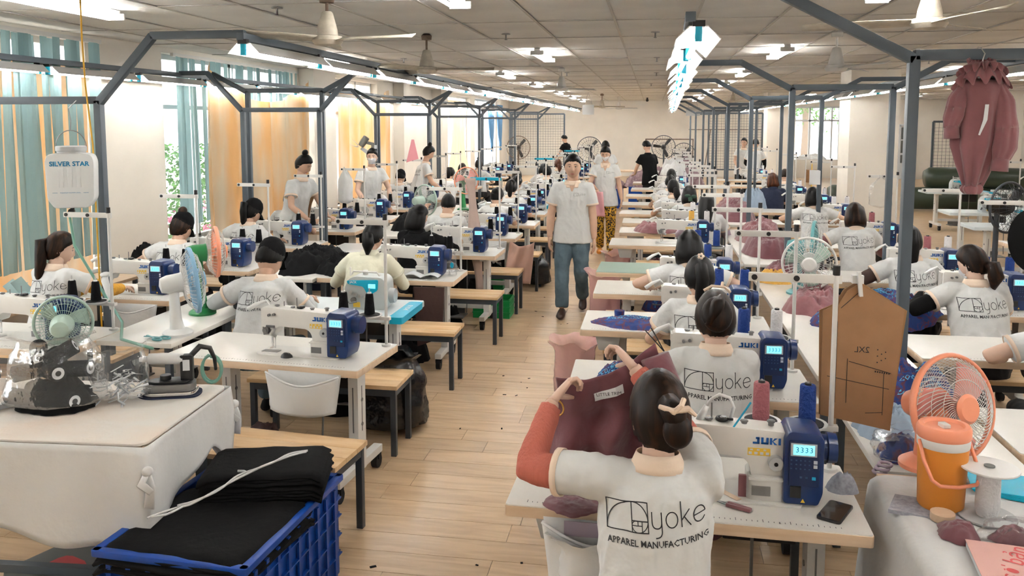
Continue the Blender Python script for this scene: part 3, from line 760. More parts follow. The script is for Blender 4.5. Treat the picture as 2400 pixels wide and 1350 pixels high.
ROWY = dict(A=[4.12, 5.27, 6.57, 7.94, 9.2, 10.45, 11.75, 13.0, 14.3, 15.7, 17.1, 18.6, 20.2, 22.0],
            B=[4.16, 5.5, 6.75, 8.1, 9.45, 10.75, 12.1, 13.8, 15.1, 16.5, 18.1, 19.7, 21.2],
            C=[2.67, 3.93, 5.15, 6.3, 7.22, 8.9, 9.95, 10.95, 12.05, 13.4, 15.0, 16.6, 18.4],
            D=[3.45, 4.82, 5.98, 7.1, 9.05, 11.1, 12.6, 14.3, 15.6, 17.8, 19.6])
ORD = ['first', 'second', 'third', 'fourth', 'fifth', 'sixth', 'seventh', 'eighth', 'ninth', 'tenth', 'eleventh', 'twelfth', 'thirteenth', 'fourteenth', 'fifteenth']
SPEC = {('A', 0): dict(rz=-.09, pouch=1, dx=0, cones='black', stand='white'), ('A', 1): dict(top='grey', mach='cyan', dx=-.13, mx=.02, cones='black', stand='none'),
        ('A', 2): dict(dx=-.09, cones='black', stand='white'), ('A', 3): dict(cones='black', stand='cyan', dx=0), ('A', 7): dict(top='grey', stand='cyan'), ('A', 10): dict(top='grey', stand='cyan'),
        ('B', 0): dict(cones='black', dx=.22), ('C', 0): dict(cones=('mauve', 'blue'), bin=1), ('C', 1): dict(cones=('blue', 'white'), bin=0), ('C', 2): dict(cones=('blue', 'blue'), bin=1),
        ('C', 3): dict(cones=('blue', 'white')), ('C', 4): dict(top='green', mach='grey', cones=('blue', 'blue')), ('C', 5): dict(bin=1, cones=('orange', 'white')), ('C', 6): dict(cones=('white', 'white'), bin=1),
        ('D', 0): dict(stand='none', mach='none'), ('D', 1): dict(cones='blue', mach='none'), ('D', 2): dict(cones='blue'), ('D', 3): dict(cones=('mauve', 'white')), ('D', 4): dict(cones=('mauve', 'yellow'))}
STN = {}; TBL = {}
for row in 'ABCD':
    for k, y in enumerate(ROWY[row]):
        s = dict(top='white', mach='juki', stand='white', cones='black' if row in 'AB' else 'white', bench=True, rz=0, dx=0, mx=0, pouch=0, bin=0)
        s.update(SPEC.get((row, k), {}))
        r_ = random.Random(hash((row, k)) % 1000 if False else ord(row) * 100 + k)
        if 'rz' not in SPEC.get((row, k), {}): s['rz'] = r_.gauss(0, .012)
        if 'dx' not in SPEC.get((row, k), {}): s['dx'] = r_.gauss(0, .03)
        X = ROWX[row] + s['dx']; rz = s['rz']; M = Matrix.Translation((X, y, 0)) @ Matrix.Rotation(rz, 4, 'Z')
        STN[row, k] = M; where = 'the row ' + ROWN[row]; nth = ORD[k]
        topn = {'white': 'white-topped', 'green': 'green-topped', 'grey': 'grey-topped cyan-edged'}[s['top']]
        t = place(TP[s['top']], (X, y, 0), rz, '%s sewing table, %s from the camera in %s' % (topn, nth, where), 'sewing tables ' + ROWN[row])
        TBL[row, k] = t
        if s['bin']: bin_part(t)
        MX = -.10 + s['mx']
        if s['mach'] == 'juki':
            p = M @ V((MX, .15, TZ)); place(MP, p, rz, 'white sewing machine with blue motor on the %s table %s' % (nth, ROWN[row]), 'sewing machines ' + ROWN[row])
        elif s['mach'] in ('cyan', 'grey'):
            p = M @ V((.10 + s['mx'], .17, TZ)); place(OC if s['mach'] == 'cyan' else OG, p, rz, 'grey overlock machine with %s on the %s table %s' % ('cyan panel' if s['mach'] == 'cyan' else 'tension knobs', nth, ROWN[row]))
        if s['stand'] != 'none':
            p = M @ V((.545, .50, TZ)); place(SP[s['stand']], p, rz, '%s thread stand at the back of the %s table %s' % ('cyan' if s['stand'] == 'cyan' else 'white', nth, ROWN[row]), 'thread stands ' + ROWN[row])
            cs = s['cones'] if isinstance(s['cones'], tuple) else (s['cones'],) * 2
            for x, c, side in ((-.255, cs[0], 'inner'), (-.09, cs[1], 'outer')):
                q = p + M.to_3x3() @ V((x, -.03, .191)); place(CP[c], q, 0, '%s thread cone on the %s dish of the %s stand %s' % (c, side, nth, ROWN[row]), 'thread cones ' + ROWN[row])
        if s['bench']:
            p = M @ V((.23 if row == 'A' else 0, -.34, 0)); place(BN, p, rz, 'wooden bench with dark legs at the %s table %s' % (nth, ROWN[row]), 'benches ' + ROWN[row])
for q in (('A', 0), ('B', 1), ('A', 4), ('D', 5)): pouch_part(TBL[q])
pouch_part(TBL['C', 0], -.46, -.12)
# ---------------------------------------------------------------- people
def remesh(mb, voxel, sm=4, disp=0, seed=0, fs=9.0):
    me = mb.mesh('form'); fix_normals(me)
    o = bpy.data.objects.new('form', me)
    md = o.modifiers.new('r', 'REMESH'); md.mode = 'VOXEL'; md.voxel_size = voxel
    out = evaluated(o)
    bpy.data.objects.remove(o); bpy.data.meshes.remove(me)
    bm = bmesh.new(); bm.from_mesh(out)
    for k in range(sm): bmesh.ops.smooth_vert(bm, verts=bm.verts, factor=.5, use_axis_x=True, use_axis_y=True, use_axis_z=True)
    if disp:
        bm.normal_update()
        for v in bm.verts:
            p = v.co; q = noise.noise(V((p.x * fs + seed, p.y * fs, p.z * fs * .8 + p.x * 4)))
            q2 = noise.noise(V((p.x * fs * 2.1 - seed, p.y * fs * 2, p.z * fs * 1.3 - p.x * 9)))
            v.co = p + v.normal * disp * (q + (.5 - abs(q2)) * 1.1)
    bm.to_mesh(out); bm.free(); return out
def head_pt(d, g):
    x, y, z = d; X, Y, Z = x * .0735, y * .0945, z * .112
    if g == 'm': X *= 1.07
    if z < -.15:
        t = (-z - .15) / .85; X *= 1 - (.22 if g == 'm' else .34) * t ** 1.6
        if y < 0: Y *= 1 - .35 * t
    if y > 0:
        e = lambda a, s: math.exp(-(a / s) ** 2)
        Y *= 1 - .05 * e(z - .05, .5)
        Y += .019 * e(x, .17) * e(z + .22, .15) + .011 * e(x, .13) * e(z - .03, .22)
        Y += .006 * e(abs(x) - .14, .08) * e(z + .27, .07)
        Y -= .0085 * e(abs(x) - .40, .17) * e(z - .05, .11)
        Y += .004 * e(abs(x) - .36, .25) * e(z - .22, .07)
        Y += .0065 * e(x, .24) * e(z + .50, .05) + .006 * e(x, .22) * e(z + .62, .05) - .003 * e(x, .3) * e(z + .56, .025)
        Y += .012 * e(x, .3) * e(z + .90, .16)
        Y += .004 * e(abs(x) - .55, .2) * e(z + .18, .2)
    return (X, Y, Z)
def head_mb(g, hi=False):
    n, m = (56, 44) if hi else (28, 20); b = MB(); vs = []; fs = []
    for k in range(m + 1):
        ph = PI * k / m
        for j in range(n): a = 2 * PI * j / n; vs.append(head_pt((math.sin(ph) * math.cos(a), math.sin(ph) * math.sin(a), -math.cos(ph)), g))
    for k in range(m):
        for j in range(n): fs.append((k * n + j, k * n + (j + 1) % n, (k + 1) * n + (j + 1) % n, (k + 1) * n + j))
    b.add(vs, fs)
    for s in (-1, 1): b.ell((s * .0765, -.008, -.006), (.009, .019, .031), 10, 8, Matrix.Rotation(s * -.25, 4, 'Z'))
    return b
HEADBVH = {}
def head_front(g, x, z):
    if g not in HEADBVH: b = head_mb(g, True); HEADBVH[g] = BVHTree.FromPolygons(b.v, b.f)
    h = HEADBVH[g].ray_cast(V((x, .3, z)), V((0, -1, 0)))[0]
    return h.y if h else .05
def hand(b, w, f, n, side, curl=.5, k=1.0):
    """palm, four fingers and thumb; f along the fingers, n out of the back of the hand"""
    f = V(f).normalized(); n = V(n); n = (n - f * n.dot(f)).normalized(); s = f.cross(n) * side; w = V(w)
    b.tube([w - f * .02 * k, w, w + f * .04 * k, w + f * .085 * k], [(.021 * k, .019 * k), (.024 * k, .016 * k), (.037 * k, .015 * k), (.036 * k, .011 * k)], 10, ref=s)
    for i, (o, L) in enumerate(((.028, .066), (.010, .075), (-.009, .070), (-.027, .055))):
        p = w + f * .078 * k + s * o * k; pts = [p - f * .01 * k]; a = 0; q = p
        for j, seg in enumerate((.42, .32, .26)):
            a += curl * (.55 if j == 0 else .9); d = f * math.cos(a) - n * math.sin(a); pts.append(q); q = q + d * L * seg * k
        pts.append(q); b.tube(pts, [.0085 * k, .009 * k, .0085 * k, .0078 * k, .0055 * k], 7, ref=s)
    p = w + f * .022 * k + s * .022 * k
    d1 = (f * .62 + s * .75 - n * .3 * (1 + curl)).normalized(); d2 = (f * .9 + s * .35 - n * .5 * (1 + curl)).normalized()
    b.tube([p - d1 * .01, p + d1 * .032 * k, p + d1 * .032 * k + d2 * .028 * k, p + d1 * .032 * k + d2 * .046 * k], [.013 * k, .0115 * k, .0095 * k, .006 * k], 7)
def ik(a, c, l1, l2, hint):
    a, c = V(a), V(c); d = c - a; L = min(d.length, (l1 + l2) * .998); u = d.normalized(); c = a + u * L
    x = (l1 * l1 - l2 * l2 + L * L) / (2 * L); h = math.sqrt(max(l1 * l1 - x * x, 0)); q = V(hint) - u * V(hint).dot(u)
    return a + u * x + q.normalized() * h, c
def base_pose(**k):
    p = dict(g='f', sit=True, lean=.10, side=0, twist=0, hp=25, hy=0, hr=0, wl=(-.17, .42, .82), wr=(.15, .42, .82), hl=(-.6, -.2, -.7), hr_=(.6, -.2, -.7), sleeve=.55, s=1.02, hi=False, cl=.6, cr=.6,
             fl=(.15, 1, -.1), fr=(-.15, 1, -.1), nl=(0, .1, 1), nr=(0, .1, 1), legs=None, big=1.0, feet=None)
    p.update(k); return p
POSES = {}
def joints(p):
    ln, sd = p['lean'], p['side']; J = {}
    if p['sit']:
        z0 = .53; J['pel'] = V((0, 0, z0))
        J['waist'] = V((sd * .3, .01 + ln * .25, z0 + .16)); J['chest'] = V((sd * .7, .02 + ln * .68, z0 + .33 - ln * .08)); J['neck'] = V((sd, .01 + ln, z0 + .50 - ln * .16))
        J['head'] = J['neck'] + V((sd * .25, .035 + ln * .22, .128 - ln * .07))
    else:
        z0 = .88; J['pel'] = V((0, 0, z0)); J['waist'] = V((sd * .3, ln * .3, z0 + .18)); J['chest'] = V((sd * .7, ln * .7, z0 + .36)); J['neck'] = V((sd, ln, z0 + .545 - ln * .1)); J['head'] = J['neck'] + V((sd * .2, .025 + ln * .2, .165))
    T = Matrix.Rotation(R(p['twist']), 3, 'Z'); w = .150 if p['g'] == 'f' else .172
    for s, n in ((-1, 'l'), (1, 'r')):
        sh = J['neck'] + T @ V((s * w, -.005, -.058)); J['sh' + n] = sh
        l1, l2 = (.265, .235) if p['g'] == 'f' else (.295, .255)
        J['el' + n], J['wr' + n] = ik(sh, p['w' + n], l1, l2, p['hl'] if n == 'l' else p['hr_'])
        J['hip' + n] = J['pel'] + V((s * .088, .01, -.03))
        if p['legs']: J['kn' + n], J['an' + n], J['toe' + n] = [V(q) for q in p['legs'][n]]
        else: J['kn' + n] = V((s * .12, .40, .50)); J['an' + n] = V((s * .13, .40, .09)); J['toe' + n] = V((s * .14, .53, .03))
    J['T'] = T
    return J
def stroke(b, pts, w, y=0):
    for i in range(len(pts) - 1):
        a, c = V((pts[i][0], pts[i][1])), V((pts[i + 1][0], pts[i + 1][1])); d = c - a
        if d.length < 1e-6: continue
        n = max(1, int(d.length / .012)); u = d.normalized(); q = V((-u.y, u.x)) * w / 2; e = u * w * .4
        a2, c2 = a - e, c + e
        for k in range(n):
            s, t = a2 + (c2 - a2) * k / n, a2 + (c2 - a2) * (k + 1) / n
            b.add([(s.x + q.x, y, s.y + q.y), (s.x - q.x, y, s.y - q.y), (t.x - q.x, y, t.y - q.y), (t.x + q.x, y, t.y + q.y)], [(0, 1, 2, 3)])
def arc(cx, cy, r, a0, a1, n=14, ry=None): return [(cx + r * math.cos(R(a0 + (a1 - a0) * k / n)), cy + (ry or r) * math.sin(R(a0 + (a1 - a0) * k / n))) for k in range(n + 1)]
def logo_flat(w=.0032, sub=True):
    """spiral rectangle, the word yoke in thin strokes, the line APPAREL MANUFACTURING below; x,z plane, 0.30 wide"""
    b = MB(); x0, h, W_ = -.15, .078, .126
    stroke(b, [(x0, 0), (x0 + W_, 0), (x0 + W_, h), (x0, h), (x0, 0)], w)
    xs = x0 + h; stroke(b, [(xs, 0), (xs, h)], w); k = W_ - h; stroke(b, [(xs, h - k), (x0 + W_, h - k)], w); 
    stroke(b, [(xs + .030, 0), (xs + .030, h - k)], w * .8); stroke(b, [(xs, .018), (xs + .030, .018)], w * .8); stroke(b, [(xs + .018, .018), (xs + .018, h - k)], w * .8)
    stroke(b, arc(xs, 0, h, 180, 90, 20), w); stroke(b, arc(xs, h - k, k, 90, 0, 12), w); stroke(b, arc(x0 + W_ - .030 + .0, .030, .030, 0, -90, 10), w * .8); stroke(b, arc(xs + .018, .018, .018, 270, 180, 8), w * .8); stroke(b, arc(xs + .012, .018, .012, 180, 90, 6), w * .8)
    a = x0 + W_ + .012; xh = .042
    def bez(p0, p1, p2, n=8): return [((1 - t) ** 2 * p0[0] + 2 * t * (1 - t) * p1[0] + t * t * p2[0], (1 - t) ** 2 * p0[1] + 2 * t * (1 - t) * p1[1] + t * t * p2[1]) for t in [i / n for i in range(n + 1)]]
    z = .012
    stroke(b, [(a, z + xh), (a, z + .018)] + bez((a, z + .018), (a, z), (a + .014, z)) + bez((a + .014, z), (a + .028, z), (a + .028, z + .018)), w); stroke(b, [(a + .028, z + xh), (a + .028, z - .008)] + bez((a + .028, z - .008), (a + .027, z - .024), (a + .010, z - .024)), w)
    a += .040; stroke(b, arc(a + .018, z + xh / 2, .017, 0, 360, 22, xh / 2), w)
    a += .046; stroke(b, [(a, z), (a, z + .066)], w); stroke(b, [(a + .024, z + xh), (a, z + .016)], w); stroke(b, [(a + .009, z + .024), (a + .026, z)], w)
    a += .036; stroke(b, [(a, z + xh * .5), (a + .033, z + xh * .55)] + arc(a + .017, z + xh / 2, .017, 8, 325, 20, xh / 2), w)
    if sub:
        me = text_mesh('APPAREL MANUFACTURING', .0255, offset=.0004, sx=.93, res=1); me.transform(Matrix.Translation((.0, 0, -.030)) @ Matrix(((1, 0, 0, 0), (0, 0, 1, 0), (0, 1, 0, 0), (0, 0, 0, 1))))
        b.add([v.co[:] for v in me.vertices], [tuple(f.vertices) for f in me.polygons]); bpy.data.meshes.remove(me)
    return b
LOGO = logo_flat(); LOGO_S = logo_flat(.0026, False)
def project(flat, bvh, cx, cz, sc=1, back=True, rx=0.0):
    b = MB(); vs = []; ok = []
    for (x, y, z) in flat.v:
        x2, z2 = x * sc * (1 if back else -1), z * sc
        x3, z3 = cx + x2 * math.cos(rx) - z2 * math.sin(rx), cz + z2 * math.cos(rx) + x2 * math.sin(rx)
        h = bvh.ray_cast(V((x3, -1.5 if back else 1.5, z3)), V((0, 1 if back else -1, 0)))[0]
        ok.append(h is not None); vs.append((x3, (h.y if h else 0) + (-.0022 if back else .0022), z3))
    fs = [f for f in flat.f if all(ok[i] for i in f)]
    b.add(vs, fs); return b
def figure(key, p):
    """meshes of one pose: skin, shirt, trousers, collar, cuffs, back print"""
    if key in POSES: return POSES[key]
    J = joints(p); g = p['g']; hi = p['hi']; B = p['big']; F = dict(J=J, p=p)
    T = J['T']; xr = T @ V((1, 0, 0))
    k = 1.0 if g == 'f' else 1.08
    sk = MB()
    sk.tube([J['pel'] - V((0, 0, .07)), J['pel'], J['waist'], J['chest'], J['neck'] - V((0, .0, .06)), J['neck']], [(.13, .09), (.15, .105), (.125, .085), (.14, .095), (.12, .075), (.055, .055)], 16, ref=(1, 0, 0))
    sk.tube([J['neck'] - V((0, 0, .05)), J['neck'] + V((0, .005, .03)), J['head'] - V((0, .01, .02))], [.056 * k, .050 * k * (1.12 if g == 'm' else 1), .052 * k * (1.1 if g == 'm' else 1)], 12)
    hb = MB()
    for n, s in (('l', -1), ('r', 1)):
        sh, el, wr = J['sh' + n], J['el' + n], J['wr' + n]
        sk.tube([sh, sh.lerp(el, .4), el, el.lerp(wr, .35), wr], [.048 * k, .045 * k * (1.08 if g == 'm' else 1), .038 * k * (1.1 if g == 'm' else 1), .039 * k * (1.1 if g == 'm' else 1), .026 * k], 12)
        hand(hb, wr + (V(p['f' + n]).normalized() * .012), p['f' + n], p['n' + n], s, p['c' + n], .96 * k if g == 'f' else 1.05)
        hp, kn, an, to = J['hip' + n], J['kn' + n], J['an' + n], J['toe' + n]
        sk.tube([hp, hp.lerp(kn, .5), kn, kn.lerp(an, .35), an], [.075 * k, .068 * k, .05 * k, .048 * k, .033 * k], 12)
    me = remesh(sk, .009 if hi else .014, 3)
    HM = Matrix.Translation(J['head']) @ Euler((R(-p['hp']), R(p['hr']), R(p['hy'])), 'XYZ').to_matrix().to_4x4() @ Matrix.Scale(p['s'], 4)
    HM = Matrix.Translation(J['head']) @ (Matrix.Rotation(R(p['hy']), 4, 'Z') @ Matrix.Rotation(R(-p['hp']), 4, 'X') @ Matrix.Rotation(R(p['hr']), 4, 'Y')) @ Matrix.Scale(p['s'], 4)
    b = MB(); b.add([v.co[:] for v in me.vertices], [tuple(f.vertices) for f in me.polygons]); bpy.data.meshes.remove(me)
    hd = head_mb(g, hi); b.add(hd.v, hd.f, HM); b.add(hb.v, hb.f)
    F['HM'] = HM; F['body'] = b.mesh('body'); fix_normals(F['body'])
    # shirt
    sb = MB(); hz = .02 if p['sit'] else -.10
    sb.tube([J['pel'] + V((0, 0, hz)), J['pel'].lerp(J['waist'], .4) + V((0, 0, .02)), J['waist'], J['chest'], J['chest'].lerp(J['neck'], .45), J['neck'] - V((0, .0, .045)), J['neck'] - V((0, 0, .012)), J['neck'] + V((0, 0, .008))],
            [((.182 if p['sit'] else .200) * k * B, (.138 if p['sit'] else .148) * B), ((.172 if p['sit'] else .182) * k * B, .135 * B), (.158 * k * B, .122 * B), (.166 * k * B, .122 * B), (.164 * k, .112), (.135 * k, .088), (.088 * k, .070), (.064 * k, .062)], 20, ref=(1, 0, 0))
    for n in 'lr':
        sh, el, wr = J['sh' + n], J['el' + n], J['wr' + n]; q = sh.lerp(el, p['sleeve']); inn = sh.lerp(J['neck'] - V((0, 0, .05)), .45)
        sb.tube([inn, sh.lerp(inn, .12), sh.lerp(el, .25), q], [.060 * k, .066 * k, .066 * k, .069 * k], 14)
        c = MB(); d = (el - sh).normalized(); c.tube([q - d * .016, q + d * .004], .073 * k, 18, cap=False); cm = c.mesh('sleeve_cuff')
        F['cuff' + n] = cm
    F['shirt'] = remesh(sb, .0085 if hi else .013, 3, .0085 if hi else .008, len(key), 8)
    # collar
    c = MB(); nk = J['neck']
    def col(u, v):
        a = 2 * PI * u; r = .083 * k - .021 * v; z = -.012 + .048 * v - .016 * (math.sin(a) * .5 + .5)
        return nk + T @ V((math.cos(a) * r * 1.04, math.sin(a) * r * 1.0 + .004 + .008 * v, z))
    c.grid(28, 3, col); F['collar'] = c.mesh('collar')
    # trousers
    tr_ = MB()
    tr_.tube([J['pel'] + V((0, -.01, -.085 if p['sit'] else -.12)), J['pel'] + V((0, -.005, 0)), J['pel'] + V((0, 0, .09))], [(.158 * k, .118), (.168 * k, .125), (.145 * k, .11)], 16, ref=(1, 0, 0))
    for n in 'lr':
        hp, kn, an = J['hip' + n], J['kn' + n], J['an' + n]
        tr_.tube([hp, hp.lerp(kn, .45), kn, kn.lerp(an, .4), an + V((0, 0, .015))], [(.095 if p['sit'] else .082) * k, .086 * k, .069 * k, .066 * k, .060 * k], 14)
    F['trousers'] = remesh(tr_, .010 if hi else .016, 2, .010, 3, 8)
    for n in 'lr':
        an, to = J['an' + n], J['toe' + n]; d = (to - an); d.z = 0; d = d.normalized(); b = MB(); so = V((0, 0, min(an.z - .07, to.z)))
        hz_ = an.z - .085; tz = to.z - .03
        b.tube([V((an.x, an.y, hz_ + .035)) - d * .055, V((an.x, an.y, hz_ + .045)) - d * .01, V((an.x, an.y, 0)).lerp(V((to.x, to.y, 0)), .55) + V((0, 0, (hz_ + tz) / 2 + .035)), V((to.x, to.y, tz + .028)), V((to.x, to.y, tz + .022)) + d * .05],
               [(.03, .03), (.04, .045), (.045, .036), (.043, .028), (.018, .014)], 12, ref=d.cross(V((0, 0, 1))))
        F['shoe' + n] = b.mesh('shoe')
    bm = bmesh.new(); bm.from_mesh(F['shirt']); bvh = BVHTree.FromBMesh(bm); bm.free(); F['bvh'] = bvh
    if p.get('front'):
        nz = J['neck'].z
        def on(x, z, off):
            h = bvh.ray_cast(V((x, 1.5, z)), V((0, -1, 0)))[0]; return V((x, (h.y if h else J['neck'].y + .06) + off, z))
        b = MB(); b.grid(6, 8, lambda u, v: on((u - .5) * .082 * (1 - v) ** .8, nz + .012 - .115 * v, .003)); F['vskin'] = b.mesh('neck_opening')
        b = MB(); b.grid(3, 8, lambda u, v: on((u - .5) * .032, nz - .09 - .10 * v, .004)); F['placket'] = b.mesh('placket')
        for n, s in (('l', -1), ('r', 1)):
            b = MB(); b.grid(6, 6, lambda u, v: on(s * (.034 + .040 * u - .012 * v), nz + .022 - .075 * v * (1 - .25 * u) - .016 * u, .010 - .004 * v + .006 * (1 - u))); F['flap' + n] = b.mesh('collar_flap')
    if p.get('front'): F['logo'] = project(LOGO_S, bvh, -.08, J['chest'].z + .045, .40, back=False).mesh('shirt_print')
    else: F['logo'] = project(LOGO, bvh, J['chest'].x + .005, J['chest'].z + .012, .98, rx=p.get('lrx', .06)).mesh('shirt_print')
    POSES[key] = F
    return F
HAIRS = {}; NZH = noise.noise
def hair_cap(style):
    hl = {'short': [(1, .52), (.75, .50), (.45, .30), (.22, .02), (.08, -.05), (-.2, -.25), (-1, -.48)], 'full': [(1, .62), (.55, .40), (.1, .10), (-.2, -.50), (-1, -.90)]}['short' if style == 'short' else 'full']
    def line(y):
        for (a, b), (c, d) in zip(hl, hl[1:]):
            if y >= c: return d + (b - d) * (y - c) / (a - c)
        return hl[-1][1]
    n, m = 36, 26; vs = []; fs = []
    for k in range(m + 1):
        ph = PI * k / m
        for j in range(n):
            a = 2 * PI * j / n; d = V((math.sin(ph) * math.cos(a), math.sin(ph) * math.sin(a), -math.cos(ph))); P = V(head_pt(d, 'f'))
            t = max(0, min(1, (d.z - line(d.y) + .05 * NZH(d * 9)) / .13 + .5)); t = t * t * (3 - 2 * t)
            th = .15 if style != 'short' else .155
            P *= .90 + (th + .10) * t + .014 * t * noise.noise(d * 5) + .012 * t * noise.noise(V((d.x * 22, d.y * 22, d.z * 5))); 
            if d.z > .3: P.z += .004 * t
            vs.append(tuple(P))
    for k in range(m):
        for j in range(n): fs.append((k * n + j, k * n + (j + 1) % n, (k + 1) * n + (j + 1) % n, (k + 1) * n + j))
    b = MB(); b.add(vs, fs); return b
def hair_mesh(style, HM):
    Ri = HM.to_3x3().normalized().inverted()
    def ribbon_hair(b, pts, rad, n=14):      # the root moves with the head, the tail hangs straight down
        p0, p1 = V(pts[0]), V(pts[1]); b.tube([p0, p1] + [p1 + Ri @ (V(q) - p1) for q in pts[2:]], rad, n, ref=(1, 0, 0))
    b = hair_cap(style)
    if style == 'bun': b.ell((0, -.105, .015), (.045, .035, .042), 16, 12)
    if style == 'topknot': b.ell((0, -.05, .135), (.038, .036, .04), 16, 12)
    if style == 'lowbun': b.ell((.018, -.122, -.02), (.040, .032, .045), 16, 12); b.tube([(0, -.09, .05), (.01, -.125, .03), (.02, -.12, -.03)], [.03, .035, .02], 12)
    if style == 'twist': b.ell((0, -.085, .0), (.062, .04, .075), 18, 14); b.tube([(-.03, -.09, -.05), (0, -.125, .03), (.02, -.10, .07)], [.02, .028, .015], 12)
    if style == 'pony': ribbon_hair(b, [(0, -.09, .045), (0, -.135, .03), (.01, -.155, -.04), (.0, -.145, -.14), (.01, -.135, -.24)], [.018, .034, .036, .03, .008])
    if style == 'lowpony': ribbon_hair(b, [(0, -.085, -.03), (.02, -.125, -.05), (.03, -.145, -.12), (.02, -.14, -.20)], [.022, .042, .048, .012])
    if style == 'longpony': ribbon_hair(b, [(0, -.09, .045), (0, -.13, .03), (.01, -.145, -.06), (.0, -.15, -.20), (.01, -.13, -.36)], [.02, .036, .038, .035, .008])
    if style == 'bob':
        b.tube([(0, -.02, .06), (0, -.024, .0), (0, -.026, -.06), (0, -.03, -.115), (0, -.03, -.13)], [(.082, .088), (.092, .092), (.100, .095), (.094, .085), (.06, .06)], 26, ref=(1, 0, 0))
    if style == 'long':
        b.tube([(0, -.03, .05), (0, -.04, -.03), (0, -.06, -.10), (0, -.085, -.20), (0, -.095, -.33), (0, -.09, -.38)], [(.082, .078), (.092, .075), (.09, .06), (.082, .042), (.065, .03), (.03, .012)], 24, ref=(1, 0, 0))
    me = b.mesh('hair_' + style); fix_normals(me); me.polygons.foreach_set('use_smooth', [True] * len(me.polygons))
    return me
def mesh_as(name, key, me, m, parent, M=None, smooth=True, solid=0):
    """object sharing a cached mesh per material"""
    kk = (key, m)
    if kk not in HAIRS:
        if callable(me): me = me()
        c = me.copy(); c.name = name; c.materials.clear(); c.materials.append(MATS[m])
        if smooth: c.polygons.foreach_set('use_smooth', [True] * len(c.polygons))
        HAIRS[kk] = c
    o = bpy.data.objects.new(name, HAIRS[kk]); COL.objects.link(o); adopt(o, parent)
    if M is not None: o.matrix_local = M
    if solid: md = o.modifiers.new('thickness', 'SOLIDIFY'); md.thickness = solid; md.offset = 0
    return o
def face_parts(F, parent, g, mask=None, glasses=False):
    HM = F['HM']; y = lambda x, z: head_front(g, x, z)
    for s in (-1, 1):
        b = MB(); b.ell((s * .030, y(s * .030, .006) - .0035, .006), (.0125, .0055, .0048), 12, 8); e = b.build('eye', 'eye_white', parent, smooth=True); e.matrix_local = HM
        b = MB(); b.ell((s * .030, y(s * .030, .006) + .0015, .006), (.0052, .003, .0046), 10, 6); i = b.build('iris', 'iris', e, smooth=True)
        b = MB(); b.tube([(s * .014, y(s * .014, .028) + .001, .0285), (s * .030, y(s * .03, .031) + .0015, .0315), (s * .049, y(s * .049, .026) + .001, .0255)], [.0024, .0032, .0012], 6); o = b.build('eyebrow', 'hair_black', parent, smooth=True); o.matrix_local = HM
        b = MB(); b.tube([(s * .016, y(s * .016, .012) + .0005, .010), (s * .030, y(s * .03, .0135) + .0015, .0138), (s * .046, y(s * .046, .011) + .0005, .009)], .0013, 5); o = b.build('eyelid', 'hair_black', parent, smooth=True); o.matrix_local = HM
    if not mask:
        b = MB(); b.tube([(-.024, y(-.024, -.062) + .0005, -.061), (-.008, y(-.008, -.0575) + .001, -.0575), (0, y(0, -.059) + .001, -.0585), (.008, y(.008, -.0575) + .001, -.0575), (.024, y(.024, -.062) + .0005, -.061)], [.001, .0042, .004, .0042, .001], 7)
        b.tube([(-.022, y(-.022, -.0625) + .0005, -.0625), (0, y(0, -.067) + .0005, -.068), (.022, y(.022, -.0625) + .0005, -.0625)], [.001, .0052, .001], 7)
        o = b.build('mouth', 'lips', parent, smooth=True); o.matrix_local = HM
def mask_part(F, parent, g, m='mask'):
    HM = F['HM']; b = MB()
    def fn(u, v):
        x = (u - .5) * .125 * (1 - .25 * v); z = -.012 - .088 * v
        q = 1 - abs(u - .5) * 2
        return (x, max(head_front(g, x, z) + .004 + .004 * math.sin(v * 22) * .3, .012) + .010 * (q ** .7) * (.6 if v < .2 else 1), z)
    b.grid(18, 10, fn)
    for s in (-1, 1):
        b.tube([(s * .062, .03, -.02), (s * .074, .0, .01), (s * .080, -.014, .02)], .0014, 5); b.tube([(s * .048, .02, -.09), (s * .072, .0, -.05), (s * .080, -.014, -.02)], .0014, 5)
    o = b.build('face_mask', m, parent, smooth=True); o.matrix_local = HM
def cap_part(F, parent, m='cloth_black'):
    b = MB(); vs = []
    b.lathe([(.086, -.012), (.088, .02), (.084, .06), (.068, .098), (.04, .122), (.001, .13)], 22, Matrix.Diagonal((.95, 1.13, 1, 1)))
    def brim(u, v): a = PI * (.12 + .76 * u); r = 1 + v * .62; return (math.cos(a) * .083 * (1 + .18 * v), math.sin(a) * .097 * r - .003, -.004 - .03 * v * v - .016 * (u - .5) ** 2 * 4 * v)
    b.grid(14, 5, brim)
    b.ell((0, 0, .131), (.008, .008, .005), 8, 6)
    o = b.build('cap', m, parent, smooth=50); o.matrix_local = F['HM'] @ Matrix.Translation((0, -.004, .018)); return o
def sleeve_part(F, parent, n, m, t0=.42, t1=.92):
    J = F['J']; sh, el, wr = J['sh' + n], J['el' + n], J['wr' + n]; b = MB()
    pts = [sh.lerp(el, t0), sh.lerp(el, .7), sh.lerp(el, .9), el, el.lerp(wr, .1), el.lerp(wr, .4), el.lerp(wr, t1)]
    b.tube(pts, [.056, .054, .051, .049, .048, .045, .036], 16); me = remesh(b, .008, 3, .003, 2, 14); obj('sleeve', me, m, parent, smooth=True)
